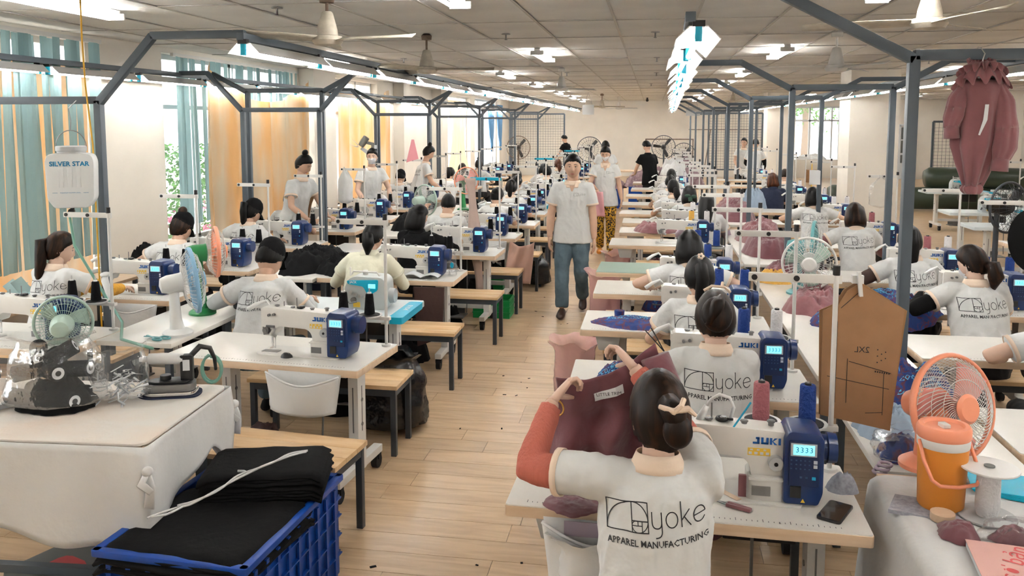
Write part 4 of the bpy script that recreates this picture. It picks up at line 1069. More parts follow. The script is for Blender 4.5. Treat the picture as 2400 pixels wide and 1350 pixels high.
def person(label, loc, rz, key, hair='pony', hm='hair_black', skin='skin', pants='dark_trousers', shirt='shirt', group=None, logo=True, trim='shirt_trim', face=False, mask=False, cap=None, sleeves=None, shoes='black_rubber', hair_lab=None, scale=1.0, parts=True, maskm='mask'):
    p = PDEF[key]; F = figure(key, p); t = thing('person', label, 'person', loc, rz, group); t.scale = (scale,) * 3
    mesh_as('body', ('body', key), F['body'], skin, t)
    mesh_as('shirt', ('shirt', key), F['shirt'], shirt, t)
    mesh_as('trousers', ('tr', key), F['trousers'], pants, t)
    if parts:
        mesh_as('collar', ('col', key), F['collar'], trim, t, solid=.004)
        for n in 'lr': mesh_as('sleeve_cuff', ('cuff' + n, key), F['cuff' + n], trim, t, solid=.004); mesh_as('shoe', ('shoe' + n, key), F['shoe' + n], shoes, t)
        if logo: mesh_as('shirt_print', ('logo', key), F['logo'], 'ink', t, smooth=False)
    if 'vskin' in F:
        mesh_as('neck_opening', ('vs', key), F['vskin'], skin, t); mesh_as('placket', ('pl', key), F['placket'], shirt, t, solid=.003)
        for n in 'lr': mesh_as('collar_flap', ('fl' + n, key), F['flap' + n], trim, t, solid=.004)
    if hair: h = mesh_as('hair', ('hair', hair, key), lambda: hair_mesh(hair, F['HM']), hm, t, F['HM'])
    if face: face_parts(F, t, p['g'], mask)
    if mask: mask_part(F, t, p['g'], maskm)
    if cap: cap_part(F, t, cap)
    if sleeves:
        for n, m in sleeves: sleeve_part(F, t, n, m)
    return t, F
STAND = dict(l=((-.09, .0, .47), (-.09, -.02, .085), (-.10, .11, .03)), r=((.09, .0, .47), (.09, -.02, .085), (.10, .11, .03)))
PDEF = dict(
    S0=base_pose(lean=.13, hp=28), S1=base_pose(lean=.20, hp=38, hy=-8, wl=(-.20, .46, .82), wr=(.13, .48, .82), side=.02), S2=base_pose(lean=.08, hp=20, hy=10, side=-.02, wl=(-.22, .40, .82), wr=(.20, .40, .82)),
    N0=base_pose(s=1.08, lean=.14, hp=26, hi=True, wl=(-.16, .40, .82), wr=(.20, .42, .82)),
    N1=base_pose(s=1.07, lean=.16, hp=30, hi=True, hy=-6, big=1.03, wl=(-.26, .36, .84), wr=(.18, .44, .82), hl=(-1, -.2, -.5)),
    # the woman who lifts a garment: both hands high on her left
    LIFT=base_pose(s=1.13, lean=.10, hp=12, hy=14, hi=True, side=.01, twist=4, wl=(-.34, .30, 1.12), wr=(-.08, .40, 1.22), hl=(-.8, -.55, -.85), hr_=(.7, .1, -.8), fl=(.45, .55, .5), fr=(-.5, .5, .4), nl=(-.5, .3, .8), nr=(.4, .4, .9), cl=1.1, cr=1.1, big=1.04, sleeve=.62, lrx=.10),
    # scissors in her left hand at the table edge
    CUT=base_pose(s=1.12, lean=.10, hp=30, hi=True, wl=(-.30, .36, .88), wr=(-.06, .40, .84), hl=(-1, -.2, -.5), cl=1.0, cr=1.0, big=1.05, lrx=0),
    ELB=base_pose(s=1.08, lean=.15, hp=30, hi=True, wl=(-.24, .34, .80), wr=(.28, .34, .82), hl=(-1, -.2, -.25), hr_=(1, -.2, -.35), big=1.0, lrx=0),
    SIDE=base_pose(lean=.06, hp=16, hy=-38, hi=True, wl=(.02, .42, .82), wr=(.30, .38, .82), hr_=(1, -.45, -.35), twist=-16, big=1.05),
    TURN=base_pose(lean=.16, hp=26, hy=30, hi=True, wl=(-.27, .32, .90), wr=(.05, .42, .84), hl=(-1, -.3, -.5), big=1.10, lrx=.05),
    MAN_SIT=base_pose(g='m', lean=.12, hp=18, hy=16, s=1.0, wl=(-.34, .38, 1.0), wr=(-.05, .42, .92), nl=(-.2, -.2, 1), fl=(.2, .4, .9)),
    WALK=base_pose(g='m', sit=False, lean=.02, hp=2, hy=3, hi=True, s=1.09, front=1, sleeve=.62, wl=(-.235, .04, .80), wr=(.245, .06, .83), hl=(-.5, -.9, 0), hr_=(.5, -.9, 0), fl=(.0, .12, -1), fr=(0, .12, -1), nl=(-1, .2, 0), nr=(1, .2, 0), cl=.35, cr=.5,
                   legs=dict(l=((-.095, .06, .49), (-.10, -.20, .14), (-.105, -.10, .045)), r=((.10, .10, .47), (.095, .17, .085), (.10, .31, .03)))),
    CARRY=base_pose(sit=False, lean=.03, hp=24, hy=-6, hi=True, s=.97, front=1, wl=(-.27, .05, .80), wr=(.10, .27, 1.02), hl=(-.5, -.9, 0), hr_=(.8, -.5, -.2), fl=(.05, .2, -1), fr=(.8, .7, .1), nl=(-1, .2, 0), nr=(0, .3, 1), cl=.4, cr=1.0,
                    legs=dict(l=((-.085, .07, .47), (-.09, .09, .085), (-.10, .22, .03)), r=((.085, .04, .48), (.085, -.14, .10), (.09, -.02, .04)))),
    ST0=base_pose(sit=False, lean=.14, hp=30, hy=20, wl=(-.16, .40, .98), wr=(.16, .40, .98), legs=STAND, s=.97),
    ST1=base_pose(sit=False, lean=.10, hp=5, hy=-30, hi=True, wl=(-.20, .30, .95), wr=(.18, .32, .95), legs=STAND, s=.97),
)
SEAT = -.27      # pelvis in front of the table edge
def seat_at(row, k, label, key, dx=0, dy=0, rz=0, **kw):
    M = STN[row, k]; p = M @ V((dx, SEAT + dy, 0)); e = M.to_euler().z
    return person(label, p, e + R(rz), key, **kw)
# right of the aisle
seat_at('C', 0, 'woman with salmon ribbed sleeves lifting a maroon garment at the closest table', 'LIFT', dx=-.09, dy=-.02, hair='lowbun', hm='hair_brown', sleeves=[('l', 'salmon_rib'), ('r', 'salmon_rib')] if mat('salmon_rib', (.50, .14, .10), .85, bump=.5, bs=45, stretch=(3, 3, .4)) else None, skin='skin_pale', pants='grey_trousers')
seat_at('C', 1, 'woman with twisted brown bun cutting thread with black scissors', 'CUT', dx=.10, dy=.06, hair='twist', hm='hair_brown', skin='skin_pale')
seat_at('C', 2, 'woman with black ponytail and beaded flower hair clip', 'N0', dx=.13, dy=-.08, hair='pony')
seat_at('C', 3, 'woman with straight black bob and both elbows spread on her table', 'ELB', dx=.12, dy=.0, hair='bob', skin='skin_pale')
seat_at('C', 6, 'woman with long loose black hair and lilac sleeves', 'S1', dx=.40, dy=.0, hair='long', sleeves=[('l', 'lilac'), ('r', 'lilac')] if mat('lilac', (.40, .32, .38), .8) else None)
seat_at('C', 7, 'woman with short black hair beside the one with green ribbon', 'S0', dx=.26, hair='bob')
seat_at('C', 8, 'woman with black ponytail tied with a dark green ribbon', 'S2', dx=.20, hair='lowpony')
seat_at('C', 9, 'woman with high black ponytail one table beyond the green ribbon', 'S1', dx=.15, hair='pony')
seat_at('C', 10, 'woman with untied black hair near the plum garment heap', 'S0', dx=.20, hair='lowpony')
# in front of the columns
seat_at('D', 1, 'dark-haired woman in white mask resting her arm at the right picture edge', 'ELB', dx=.02, dy=-.18, rz=0, hair='bun', mask=True, skin='skin_pale')
seat_at('D', 2, 'woman with brown low ponytail, mask and long black sleeves', 'TURN', face=True, dx=-.02, dy=-.10, hair='lowpony', hm='hair_brown', mask=True, sleeves=[('l', 'cloth_black'), ('r', 'cloth_black')], skin='skin_pale')
seat_at('D', 3, 'woman with long black ponytail and dark brown sleeves behind the steel post', 'N1', dx=-.06, dy=-.22, hair='longpony', sleeves=[('l', 'brown_sleeve'), ('r', 'brown_sleeve')] if mat('brown_sleeve', (.05, .025, .02), .8) else None, mask=True)
seat_at('D', 4, 'woman with brown bob and pink sleeves', 'N1', dx=-.06, dy=-.22, hair='bob', hm='hair_brown', sleeves=[('l', 'mauve'), ('r', 'mauve')])
seat_at('D', 5, 'woman with black bob sitting behind a sheet of paper on the post', 'ELB', dx=-.10, dy=-.20, hair='bob')
seat_at('D', 7, 'red-haired worker in a navy hooded jacket', 'S0', dx=-.12, dy=-.25, hair='bob', hm='hair_auburn', shirt='navy', trim='navy', logo=False)
seat_at('D', 8, 'dark-haired woman in white shirt behind the navy jacket', 'S0', dx=.22, dy=-.3, hair='short', hm='hair_brown')
# left of the aisle
seat_at('A', 1, 'worker in a black cap and grey arm covers at the cyan-edged table', 'N1', dx=-.33, dy=.02, hair='short', cap='cloth_black', sleeves=[('l', 'grey_plastic'), ('r', 'grey_plastic')], pants='denim')
seat_at('A', 2, 'woman with clipped-up black hair in a cream hooded jacket', 'S1', dx=-.08, dy=-.12, hair='lowpony', shirt='cream_jacket', trim='cream_jacket', logo=False, sleeves=[('l', 'cream_jacket'), ('r', 'cream_jacket')])
seat_at('A', 3, 'short-haired worker in black jacket and face mask', 'SIDE', face=True, dx=-.10, dy=-.12, hair='bob', shirt='cloth_black', trim='cloth_black', logo=False, mask=True, sleeves=[('l', 'cloth_black'), ('r', 'cloth_black')])
seat_at('A', 4, 'man with short black hair lifting black cloth in both hands', 'MAN_SIT', dx=-.16, dy=.0, hair='short')
seat_at('A', 5, 'woman with dark hair in a bun beside the hanging beige strip', 'S1', dx=.08, dy=.0, hair='bun')
for k, (dx, hs, hm_) in enumerate(((.12, 'pony', 'hair_black'), (.0, 'lowpony', 'hair_black'), (-.2, 'pony', 'hair_brown'), (.08, 'bun', 'hair_black'), (-.15, 'bob', 'hair_black'), (.05, 'lowpony', 'hair_auburn'))):
    seat_at('A', 6 + k, 'white-shirted worker with %s hair, %s table of the row left of the aisle' % ({'pony': 'ponytailed', 'lowpony': 'low-tied', 'bun': 'pinned-up', 'bob': 'bobbed'}[hs], ORD[6 + k]), ('S0', 'S1', 'S2')[k % 3], dx=dx, hair=hs, hm=hm_)
# along the curtains
seat_at('B', 1, 'woman with long brown ponytail and yellow ribbed sleeves', 'SIDE', face=True, dx=-.12, dy=-.05, hair='longpony', hm='hair_brown', sleeves=[('r', 'yellow_rib'), ('l', 'yellow_rib')] if mat('yellow_rib', (.66, .33, .035), .85, bump=.5, bs=45, stretch=(3, 3, .4)) else None, skin='skin_pale')
seat_at('B', 2, 'woman in a black visor cap with hair knotted on top', 'N1', dx=-.02, dy=.0, hair='topknot', cap='cloth_black', hm='hair_brown')
seat_at('B', 3, 'woman in a black cap with black ponytail by the orange curtain', 'N1', dx=-.06, dy=.0, rz=-14, hair='pony', cap='cloth_black')
seat_at('B', 4, 'worker in a black cap half hidden by brown cardboard pieces', 'S0', dx=-.18, hair='short', cap='cloth_black')
seat_at('B', 6, 'masked worker with short dark hair at the table beside the grey hanging bag', 'S1', dx=-.02, dy=-.2, hair='short', mask=True)
seat_at('B', 7, 'masked worker in a black cap below the pink felt flag', 'S0', dx=-.12, hair='short', cap='cloth_black', mask=True)
seat_at('B', 8, 'ponytailed worker leaning over the ninth table by the curtains', 'S1', dx=.42, hair='pony')
seat_at('B', 9, 'worker with low brown ponytail at the tenth table by the curtains', 'S0', dx=.30, hair='lowpony', hm='hair_brown')
seat_at('B', 10, 'worker with brown topknot at the eleventh table by the curtains', 'S2', dx=.38, hair='topknot', hm='hair_brown')
# standing and walking
man, FM = person('man in white polo shirt and light blue jeans walking down the aisle', (-.83, 8.86, 0), PI, 'WALK', hair='short', skin='skin', pants='denim', face=True, shoes='shoe_brown')
wom, FWm = person('woman in a mask and leopard-print trousers carrying a pink garment', (-.71, 12.95, 0), PI, 'CARRY', hair='bun', face=True, mask=True, pants='leopard', shoes='plastic_orange')
person('standing woman with tied-up black hair looking down beside the orange curtain', (-4.12, 9.08, 0), R(-112), 'ST0', hair='topknot', face=True)
person('standing woman in white mask glancing sideways in front of the orange curtain', (-4.0, 11.4, 0), R(-140), 'ST1', hair='pony', face=True, mask=True, skin='skin_pale')
person('standing woman with black bun bending over a table by the far wall', (-3.75, 13.0, 0), R(-70), 'ST0', hair='topknot')
person('person in black shirt standing behind the wire mesh', (-2.62, 26.6, 0), R(60), 'ST0', hair='short', shirt='cloth_black', trim='cloth_black', logo=False)
person('person in black top bending over the plum garment heap', (-.02, 17.6, 0), R(30), 'ST0', hair='short', shirt='cloth_black', trim='cloth_black', logo=False)
person('man in white shirt standing with his back turned beyond the aisle', (-.95, 17.4, 0), R(5), 'ST0', hair='short', logo=False)
person('woman facing the room with her head bowed near the mesh screen', (2.25, 21.8, 0), R(190), 'ST1', hair='bun', face=True)
person('man in white shirt with a black arm cover standing at the mesh screen', (2.35, 20.3, 0), R(-20), 'ST0', hair='short', logo=False, sleeves=[('l', 'cloth_black'), ('r', 'cloth_black')])
Mw = Matrix.Translation((-.71, 12.95, 0)) @ Matrix.Rotation(PI, 4, 'Z')
b = MB(); b.grid(12, 14, lambda u, v: Mw @ V((.10 + .16 * (u - .5) * (1 + .5 * v), .33 + .03 * math.sin(u * 9 + v * 2), 1.02 - .38 * v))); tag(b.build('pink_garment', mat('pink_cloth', (.70, .36, .38), .8, bump=.4, bs=12), smooth=True, solid=.006), 'pink garment in a clear film carried by the masked woman', 'garment')
# ---------------------------------------------------------------- everything that lies, hangs and stands about
NZ = noise.noise
def heap(name, label, cat, loc, size, m, seed=0, rings=18, seg=52, rough=.5, group=None, rz=0, drape=0):
    """crumpled cloth heap: flat-topped mound of ridged folds with an uneven outline"""
    if max(size[0], size[1]) < .08: rings, seg = min(rings, 14), min(seg, 36)
    else: rings, seg = max(rings, 24), max(seg, 64)
    b = MB(); vs = []; fs = []; rx, ry, h = size; sd = seed * 3.7; k0 = .55 / max(.12, (rx + ry) / 2)
    for i in range(rings + 1):
        t = i / rings
        for j in range(seg):
            a = 2 * PI * j / seg; c, s = math.cos(a), math.sin(a); e = 1 + .22 * NZ(V((c * 1.4, s * 1.4, sd))) + .10 * NZ(V((c * 4, s * 4, sd))); x, y = c * rx * t * e, s * ry * t * e
            q = V((x * k0 * 4.4 + sd, y * k0 * 4.4, sd)); w = V((NZ(q * .8), NZ(q * .8 + V((7, 0, 0))), 0)) * .9
            f1 = 1 - abs(NZ(q + w)) * 2; f2 = 1 - abs(NZ(q * 2.3 + w * 1.6)) * 2; lump = NZ(q * .55 + V((3, 3, 3)))
            z = h * (1 - t ** 3.2) * (.62 + .34 * lump) + h * (.20 * f1 + .15 * f2 + .07 * (1 - abs(NZ(q * 4.5)) * 2)) * (1 - t ** 5) * (.55 + rough)
            z = max(z, .004 if t < 1 else 0)
            if drape and y < -ry * .55: z = z * .3 - (-ry * .55 - y) * drape
            vs.append((x + .05 * rx * NZ(q * 2), y + .05 * ry * NZ(q * 2 + V((5, 0, 0))), z))
    for i in range(rings):
        for j in range(seg): fs.append((i * seg + j, i * seg + (j + 1) % seg, (i + 1) * seg + (j + 1) % seg, (i + 1) * seg + j))
    b.add(vs, fs); o = b.build(name, m, smooth=True); o.location = loc; o.rotation_euler = (0, 0, rz)
    if m == 'print_fabric' and rx > .12:      # the woven words of the printed cloth
        bv = BVHTree.FromPolygons(b.v, b.f); rq = random.Random(seed)
        for k in range(9):
            cx, cy, an = rq.uniform(-.6, .6) * rx, rq.uniform(-.75, .6) * ry, rq.uniform(-.5, .5); tm_ = WORD
            vs2 = []; good = True
            for q in tm_[0]:
                X = cx + q[0] * math.cos(an) - q[1] * math.sin(an); Y = cy + q[0] * math.sin(an) + q[1] * math.cos(an); hh = bv.ray_cast(V((X, Y, 2)), V((0, 0, -1)))[0]
                if hh is None: good = False; break
                vs2.append((X, Y, hh.z + .004))
            if good: d = MB(); d.add(vs2, tm_[1]); d.build('print_word', mat('print_cyan', (.10, .36, .58), .8), o)
    return tag(o, label, cat, group)
_wm = text_mesh('COLORADO', .030, offset=.0006, res=1); WORD = ([v.co[:2] for v in _wm.vertices], [tuple(f.vertices) for f in _wm.polygons])
def bag(name, label, loc, size, m, seed=0, cat='bag', top=.35):
    """plastic bag: bulging sack gathered at its neck"""
    b = MB(); n, mm = 30, 18; vs = []; fs = []; rx, ry, h = size
    for k in range(mm + 1):
        t = k / mm
        prof = (math.sin(min(t / .12, 1) * PI / 2)) * (1 - .12 * t) if t < .7 else (.915 + (top - .915) * ((t - .7) / .3) ** .8)
        if t > .93: prof = top * (1 + (t - .93) * 5)
        for j in range(n):
            a = 2 * PI * j / n; q = V((math.cos(a) * 2.2, math.sin(a) * 2.2, t * 3 + seed)); w = 1 + .16 * NZ(q) + .10 * (abs(NZ(q * 2.7)) - .2) + .05 * math.sin(a * 9) * max(0, t - .55)
            vs.append((math.cos(a) * rx * prof * w, math.sin(a) * ry * prof * w, max(0, h * t * (1 + .1 * NZ(q * .8)))))
    for k in range(mm):
        for j in range(n): fs.append((k * n + j, k * n + (j + 1) % n, (k + 1) * n + (j + 1) % n, (k + 1) * n + j))
    b.add(vs, fs); o = b.build(name, m, smooth=True); o.location = loc
    return tag(o, label, cat)
def desk_fan(label, loc, rz, r=.19, ring='fan_blue', wires='white_metal', body='white_plastic', blade='fan_blue', h=.36, tilt=0, nw=40, stem=True, cover=None, swirl=.25, front=True):
    """fan facing local -Y"""
    t = thing('desk_fan', label, 'fan', loc, rz); Mt = Matrix.Translation((0, 0, h)) @ Matrix.Rotation(tilt, 4, 'X')
    YM = Mt @ Matrix.Rotation(PI / 2, 4, 'X')
    b = MB()
    for sgn, dep in ((-1, .055), (1, .065)):
        for k in range(nw):
            a = 2 * PI * k / nw; pts = []
            for i in range(6):
                q = .22 + .78 * i / 5; aa = a + sgn * swirl * (1 - q); pts.append(Mt @ V((math.cos(aa) * r * q, sgn * dep * (1 - q ** 4), math.sin(aa) * r * q)))
            b.tube(pts, .0014, 4, cap=False)
    for q, yy in ((.55, -.052), (.78, -.04), (.55, .06), (.78, .045)): b.torus(r * q, .0014, 30, 4, Mt @ Matrix.Translation((0, yy, 0)) @ Matrix.Rotation(PI / 2, 4, 'X'))
    tag(b.build('cage_wires', wires, t, smooth=True), kind='stuff')
    b = MB(); b.torus(r, .009, 40, 6, YM @ Matrix.Diagonal((1, 1, 1.6, 1))); b.build('cage_ring', ring, t, smooth=True)
    for k in range(3):
        b = MB(); a0 = 2 * PI * k / 3 + .5
        def bl(u, v): q = .18 + .72 * v; a = a0 + (u - .5) * (.95 - .25 * v) + v * .35; return Mt @ V((math.cos(a) * r * q, -.005 + (u - .5) * .04, math.sin(a) * r * q))
        b.grid(6, 6, bl); b.build('blade', blade, t, smooth=True, solid=.003)
    b = MB(); b.lathe([(.001, .0), (.03, .0), (.03, .03), (.001, .032)], 18, YM); b.build('hub', blade, t, smooth=40)
    if front: b = MB(); b.lathe([(.001, .056), (.040, .056), (.043, .062), (.034, .072), (.001, .074)], 22, YM @ Matrix.Diagonal((1.2, 1.2, 1, 1))); b.build('cage_badge', cover or ring, t, smooth=40)
    b = MB(); b.lathe([(.001, -.20), (.045, -.19), (.058, -.15), (.06, -.08), (.065, -.06), (.001, -.055)], 20, YM); b.build('motor_housing', body, t, smooth=40)
    if stem:
        b = MB(); b.tube([(0, .10, 0), (0, .11, h * .3), (0, .115, h - .05)], [.05, .036, .028], 14); b.build('neck', body, t, smooth=40)
        b = MB(); b.lathe([(.10, 0), (.10, .015), (.075, .03), (.03, .045)], 24, Matrix.Translation((0, .10, 0)) @ Matrix.Diagonal((1, .9, 1, 1))); b.build('base', body, t, smooth=40)
    return t
def big_fan(label, loc, rz, r=.36, h=1.2, dark='frame_dark'):
    t = thing('industrial_fan', label, 'fan', loc, rz); b = MB(); Mt = Matrix.Translation((0, 0, h))
    for sgn in (-1, 1):
        for k in range(26):
            a = 2 * PI * k / 26; b.tube([Mt @ V((math.cos(a) * r * q, sgn * .07 * (1 - q ** 3), math.sin(a) * r * q)) for q in (.1, .4, .7, 1)], .0022, 4, cap=False)
        for q in (.4, .7): b.torus(r * q, .0022, 30, 4, Mt @ Matrix.Translation((0, sgn * .06 * (1 - q ** 3), 0)) @ Matrix.Rotation(PI / 2, 4, 'X'))
    tag(b.build('cage_wires', dark, t), kind='stuff')
    b = MB(); b.torus(r, .012, 40, 6, Mt @ Matrix.Rotation(PI / 2, 4, 'X')); b.build('cage_ring', dark, t, smooth=True)
    for k in range(3):
        b = MB(); a0 = 2 * PI * k / 3 + .9
        def bl(u, v): q = .12 + .78 * v; a = a0 + (u - .5) * (.7 - .45 * v); return Mt @ V((math.cos(a) * r * q, (u - .5) * .05, math.sin(a) * r * q))
        b.grid(4, 5, bl); b.build('blade', 'black_plastic', t, smooth=True, solid=.004)
    b = MB(); b.lathe([(.001, -.2), (.07, -.18), (.08, -.02), (.05, .03), (.001, .04)], 18, Mt @ Matrix.Rotation(PI / 2, 4, 'X')); b.build('motor_housing', 'black_plastic', t, smooth=40)
    b = MB(); b.cyl((0, .12, .03), (0, .12, h), .025, n=12); b.build('pole', dark, t, smooth=40)
    b = MB(); b.lathe([(.24, 0), (.24, .02), (.06, .05), (.03, .07)], 24, Matrix.Translation((0, .12, 0))); b.build('base', 'black_plastic', t, smooth=40)
    return t
def flat_piece(name, label, cat, outline, th, M, m, parent=None):
    b = MB(); b.prism(outline, -th / 2, th / 2, M); o = b.build(name, m, parent)
    return tag(o, label, cat) if label else o
def side_table(label, cx, cy, w, d, h=.745, m='laminate'):
    t = thing('side_table', label, 'table', (cx, cy, 0)); b = MB(); b.box((0, 0, h - .015), (w, d, .03)); b.build('tabletop', m, t, bevel=.004)
    for sx in (-1, 1):
        for sy in (-1, 1): b = MB(); b.box((sx * (w / 2 - .05), sy * (d / 2 - .05), (h - .03) / 2), (.035, .035, h - .03)); b.build('leg', 'frame_grey', t)
    return t
# ---- shelves between the twin rows
for nm, cx, segs, w in (('between the two rows by the curtains', -3.05, ((4.42, 6.0), (6.5, 8.6), (9.2, 13.0)), .52), ('between the two rows right of the aisle', 1.14, ((3.2, 4.12), (4.4, 7.5), (7.9, 10.5), (11.0, 13.6)), .56)):
    for k, (a, c) in enumerate(segs): side_table('narrow white shelf table %s, %s one' % (nm, ORD[k]), cx, (a + c) / 2, w, c - a)
# ---- ironing table with its cloth
t = thing('ironing_table', 'long ironing table under a white padded cloth at the picture edge', 'table', (-2.72, 3.17, 0), R(4))
b = MB(); b.box((0, 0, .76), (1.5, .72, .05)); b.build('tabletop', 'edge_wood', t)
for sx in (-1, 1):
    for sy in (-1, 1): b = MB(); b.box((sx * .66, sy * .29, .37), (.04, .04, .74)); b.build('leg', 'frame_grey', t)
b = MB(); b.box((0, -.29, .22), (1.32, .035, .035)); b.box((0, .29, .22), (1.32, .035, .035)); b.build('stretcher', 'frame_grey', t)
cl = thing('ironing_cloth', 'white padded cloth tied over the ironing table with hanging corners', 'cloth', (-2.72, 3.17, 0), R(4))
b = MB(); b.rbox((0, 0, .793), (1.53, .75, .012), .05, n=5); b.build('pad', 'ironpad', cl, bevel=.005)
b = MB()
def skirt(u, v):
    P = [(-.775, -.385), (.775, -.385), (.775, .385), (-.3, .385)]
    L = [1.55, .77, 1.075]; s = u * sum(L); k = 0
    while k < 2 and s > L[k]: s -= L[k]; k += 1
    f = s / L[k]; x = P[k][0] + (P[k + 1][0] - P[k][0]) * f; y = P[k][1] + (P[k + 1][1] - P[k][1]) * f
    n = [(0, -1), (1, 0), (0, 1)][k]
    corner = math.exp(-((u * sum(L) - L[0]) / .12) ** 2) + math.exp(-((u * sum(L) - L[0] - L[1]) / .10) ** 2)
    drop = (.37, .27, .22)[k] + .05 * math.sin(s * 6.5 + k) + .17 * corner
    w = (.012 * math.sin(s * 17 + k) + .02 * NZ(V((s * 5, k, 0)))) * v + .028 * corner * v * math.sin(v * 5 + 1)
    return (x + n[0] * w + (.03 * corner * v), y + n[1] * w - (.03 * corner * v), .795 - drop * v - .004)
b.grid(110, 14, skirt); b.build('skirt', 'cloth_white', cl, smooth=True, solid=.004)
for (x, y) in ((.785, -.395), (.785, .395)):
    b = MB(); b.ell((x, y, .70), (.022, .022, .02), 10, 8); b.tube([(x, y, .70), (x + .02, y - .015, .64), (x + .012, y - .02, .56)], [(.012, .004), (.02, .004), (.022, .003)], 8); b.tube([(x, y, .70), (x - .01, y - .03, .66), (x + .03, y - .03, .63)], [(.012, .004), (.02, .004), (.014, .003)], 8); b.build('tie', 'cloth_white', cl, smooth=True)
# bag of black spools
bg = bag('spool_bag', 'clear plastic bag full of black thread spools on the ironing cloth', (-2.58, 3.20, .80), (.22, .16, .33), 'bag_clear', 2, top=.62)
r_ = random.Random(8)
def spool_proto():
    t = thing('black_spool', '', 'spool'); b = MB(); b.lathe([(.012, -.065), (.036, -.065), (.036, .065), (.012, .065)], 18); b.build('thread', 'thread_black', t, smooth=40)
    b = MB(); b.lathe([(.012, -.068), (.012, .068)], 12); b.build('tube_core', 'black_plastic', t); b = MB(); b.lathe([(.013, .0652), (.026, .0658)], 16, cap=False); b.build('paper_label', 'paper', t); return t
SPO = spool_proto()
for k, (x, y, z, rx, rz_) in enumerate(((-.11, -.06, .05, 90, 80), (-.01, -.075, .05, 90, 95), (.10, -.05, .05, 90, 70), (-.10, .06, .045, 90, 100), (.06, .06, .045, 90, 85), (-.07, -.05, .165, 80, 110), (.04, -.05, .17, 88, 60), (.11, .02, .165, 85, 90), (-.02, .04, .21, 70, 50), (.05, -.0, .235, 60, 120), (-.06, .0, .235, 100, 40))):
    o = place(SPO, (-2.60 + x, 3.20 + y, .80 + z), 0, 'black thread spool lying in the clear bag on the ironing cloth', 'spools in the clear bag'); o.rotation_euler = (R(rx), 0, R(rz_))
dk = heap('black_scraps', 'dark black stuffing at the bottom of the spool bag', 'cloth', (-2.585, 3.20, .803), (.185, .13, .15), 'cloth_black', 5, rough=.1)
cb = bag('strip_bag', 'crumpled clear plastic bag stuffed with white strips beside the iron', (-2.36, 3.33, .80), (.13, .11, .25), 'bag_clear', 6, top=.7)
b = MB(); r_ = random.Random(3)
for k in range(70):
    p = V((r_.gauss(0, .05), r_.gauss(0, .04), .015 + r_.random() * .10)); d = V((r_.gauss(0, 1), r_.gauss(0, 1), r_.gauss(0, .4))).normalized(); e = V((r_.gauss(0, 1), r_.gauss(0, 1), 0)).normalized()
    b.tube([p, p + d * .04, p + d * .06 + e * .03], [(.005, .0008)] * 3, 4)
o = b.build('paper_strips', 'paper', smooth=True); o.location = (-2.36, 3.33, .80); tag(o, 'tangle of thin white plastic strips inside the clear bag', 'strips', kind='stuff')
bag('loose_bag', 'clear plastic bag lying flat at the left picture edge', (-3.02, 3.40, .80), (.17, .12, .13), 'bag_clear', 9, top=.6)
t = thing('folding_ruler', 'grey metal square with yellow sticker at the left picture edge', 'ruler', (-2.80, 3.10, .80), R(62)); b = MB(); b.box((0, 0, .012), (.30, .03, .022)); b.build('blade', 'grey_plastic', t, bevel=.003); b = MB(); b.box((-.03, .04, .004), (.10, .05, .003)); b.build('sticker', 'yellow_label', t)
# steam iron
t = thing('steam_iron', 'chrome and black steam iron with a cloth-wrapped handle', 'iron', (-2.17, 3.42, .80), R(20))
o_ = round_outline([(-.14, 0), (-.09, .058), (.11, .062), (.125, 0), (.11, -.062), (-.09, -.058)], .03)
b = MB(); b.prism([(x * 1.12, y * 1.15) for x, y in o_], 0, .006); b.build('iron_rest', 'navy', t)
b = MB(); b.prism(o_, .006, .024); b.build('soleplate', 'chrome', t, bevel=.002)
b = MB(); b.prism([(x * .92, y * .9) for x, y in o_], .024, .060); b.build('iron_body', 'dark_steel', t, bevel=.008)
b = MB(); b.prism([(x * .75, y * .7) for x, y in o_], .060, .072); b.cyl((-.02, 0, .07), (-.02, 0, .095), .025, n=14); b.box((.075, 0, .125), (.055, .045, .12)); b.build('handle_post', 'black_plastic', t, bevel=.006)
b = MB(); b.tube([(.06, 0, .165), (-.02, 0, .170), (-.09, 0, .172)], [.024, .026, .024], 14); b.tube([(-.09, 0, .172), (-.13, 0, .170)], [.014, .010], 10); b.build('handle_wrap', 'cloth_white', t, smooth=True)
b = MB(); b.tube([(-.10, .0, .165), (-.105, .01, .12), (-.09, .0, .06)], .004, 6); b.build('steam_rod', 'steel', t, smooth=True)
b = MB(); b.tube([(.085, 0, .17), (.13, .02, .215), (.17, .04, .20), (.19, .04, .15), (.19, .06, .09)], [.013, .014, .012, .009, .007], 10); b.build('cord', 'cable', t, smooth=True)
b = MB(); b.tube([(.17 + .045 * math.sin(a) * (1 if a < 7 else 1), .05 + a * .004, .09 + .065 * math.cos(a)) for a in [k * .35 for k in range(36)]], .0065, 8); b.build('steam_hose', 'hose_green', t, smooth=True)
b = MB(); b.box((.0755, -.0232, .14), (.03, .002, .05)); b.build('rating_label', 'paper', t)
# under the ironing table: grey tool case with a red spot
t = thing('tool_case', 'dark grey plastic case with a red patch under the ironing table', 'case', (-2.35, 2.95, 0), R(-20)); b = MB(); b.rbox((0, 0, .10), (.5, .34, .2), .05); b.build('body', 'sage', t, bevel=.02); b = MB(); b.rbox((-.05, 0, .2005), (.16, .12, .003), .04); b.build('patch', 'red_ink', t)
b = MB()
for k in range(4): b.tube([(-3.2 + k * .1 + .25 * j, 2.75 + .06 * math.sin(j * 1.3 + k) + .05 * k, .012) for j in range(7)], .006, 6)
tag(b.build('floor_cables', 'cable', smooth=True), 'black cables trailing on the floor under the ironing table', 'cable', kind='stuff')
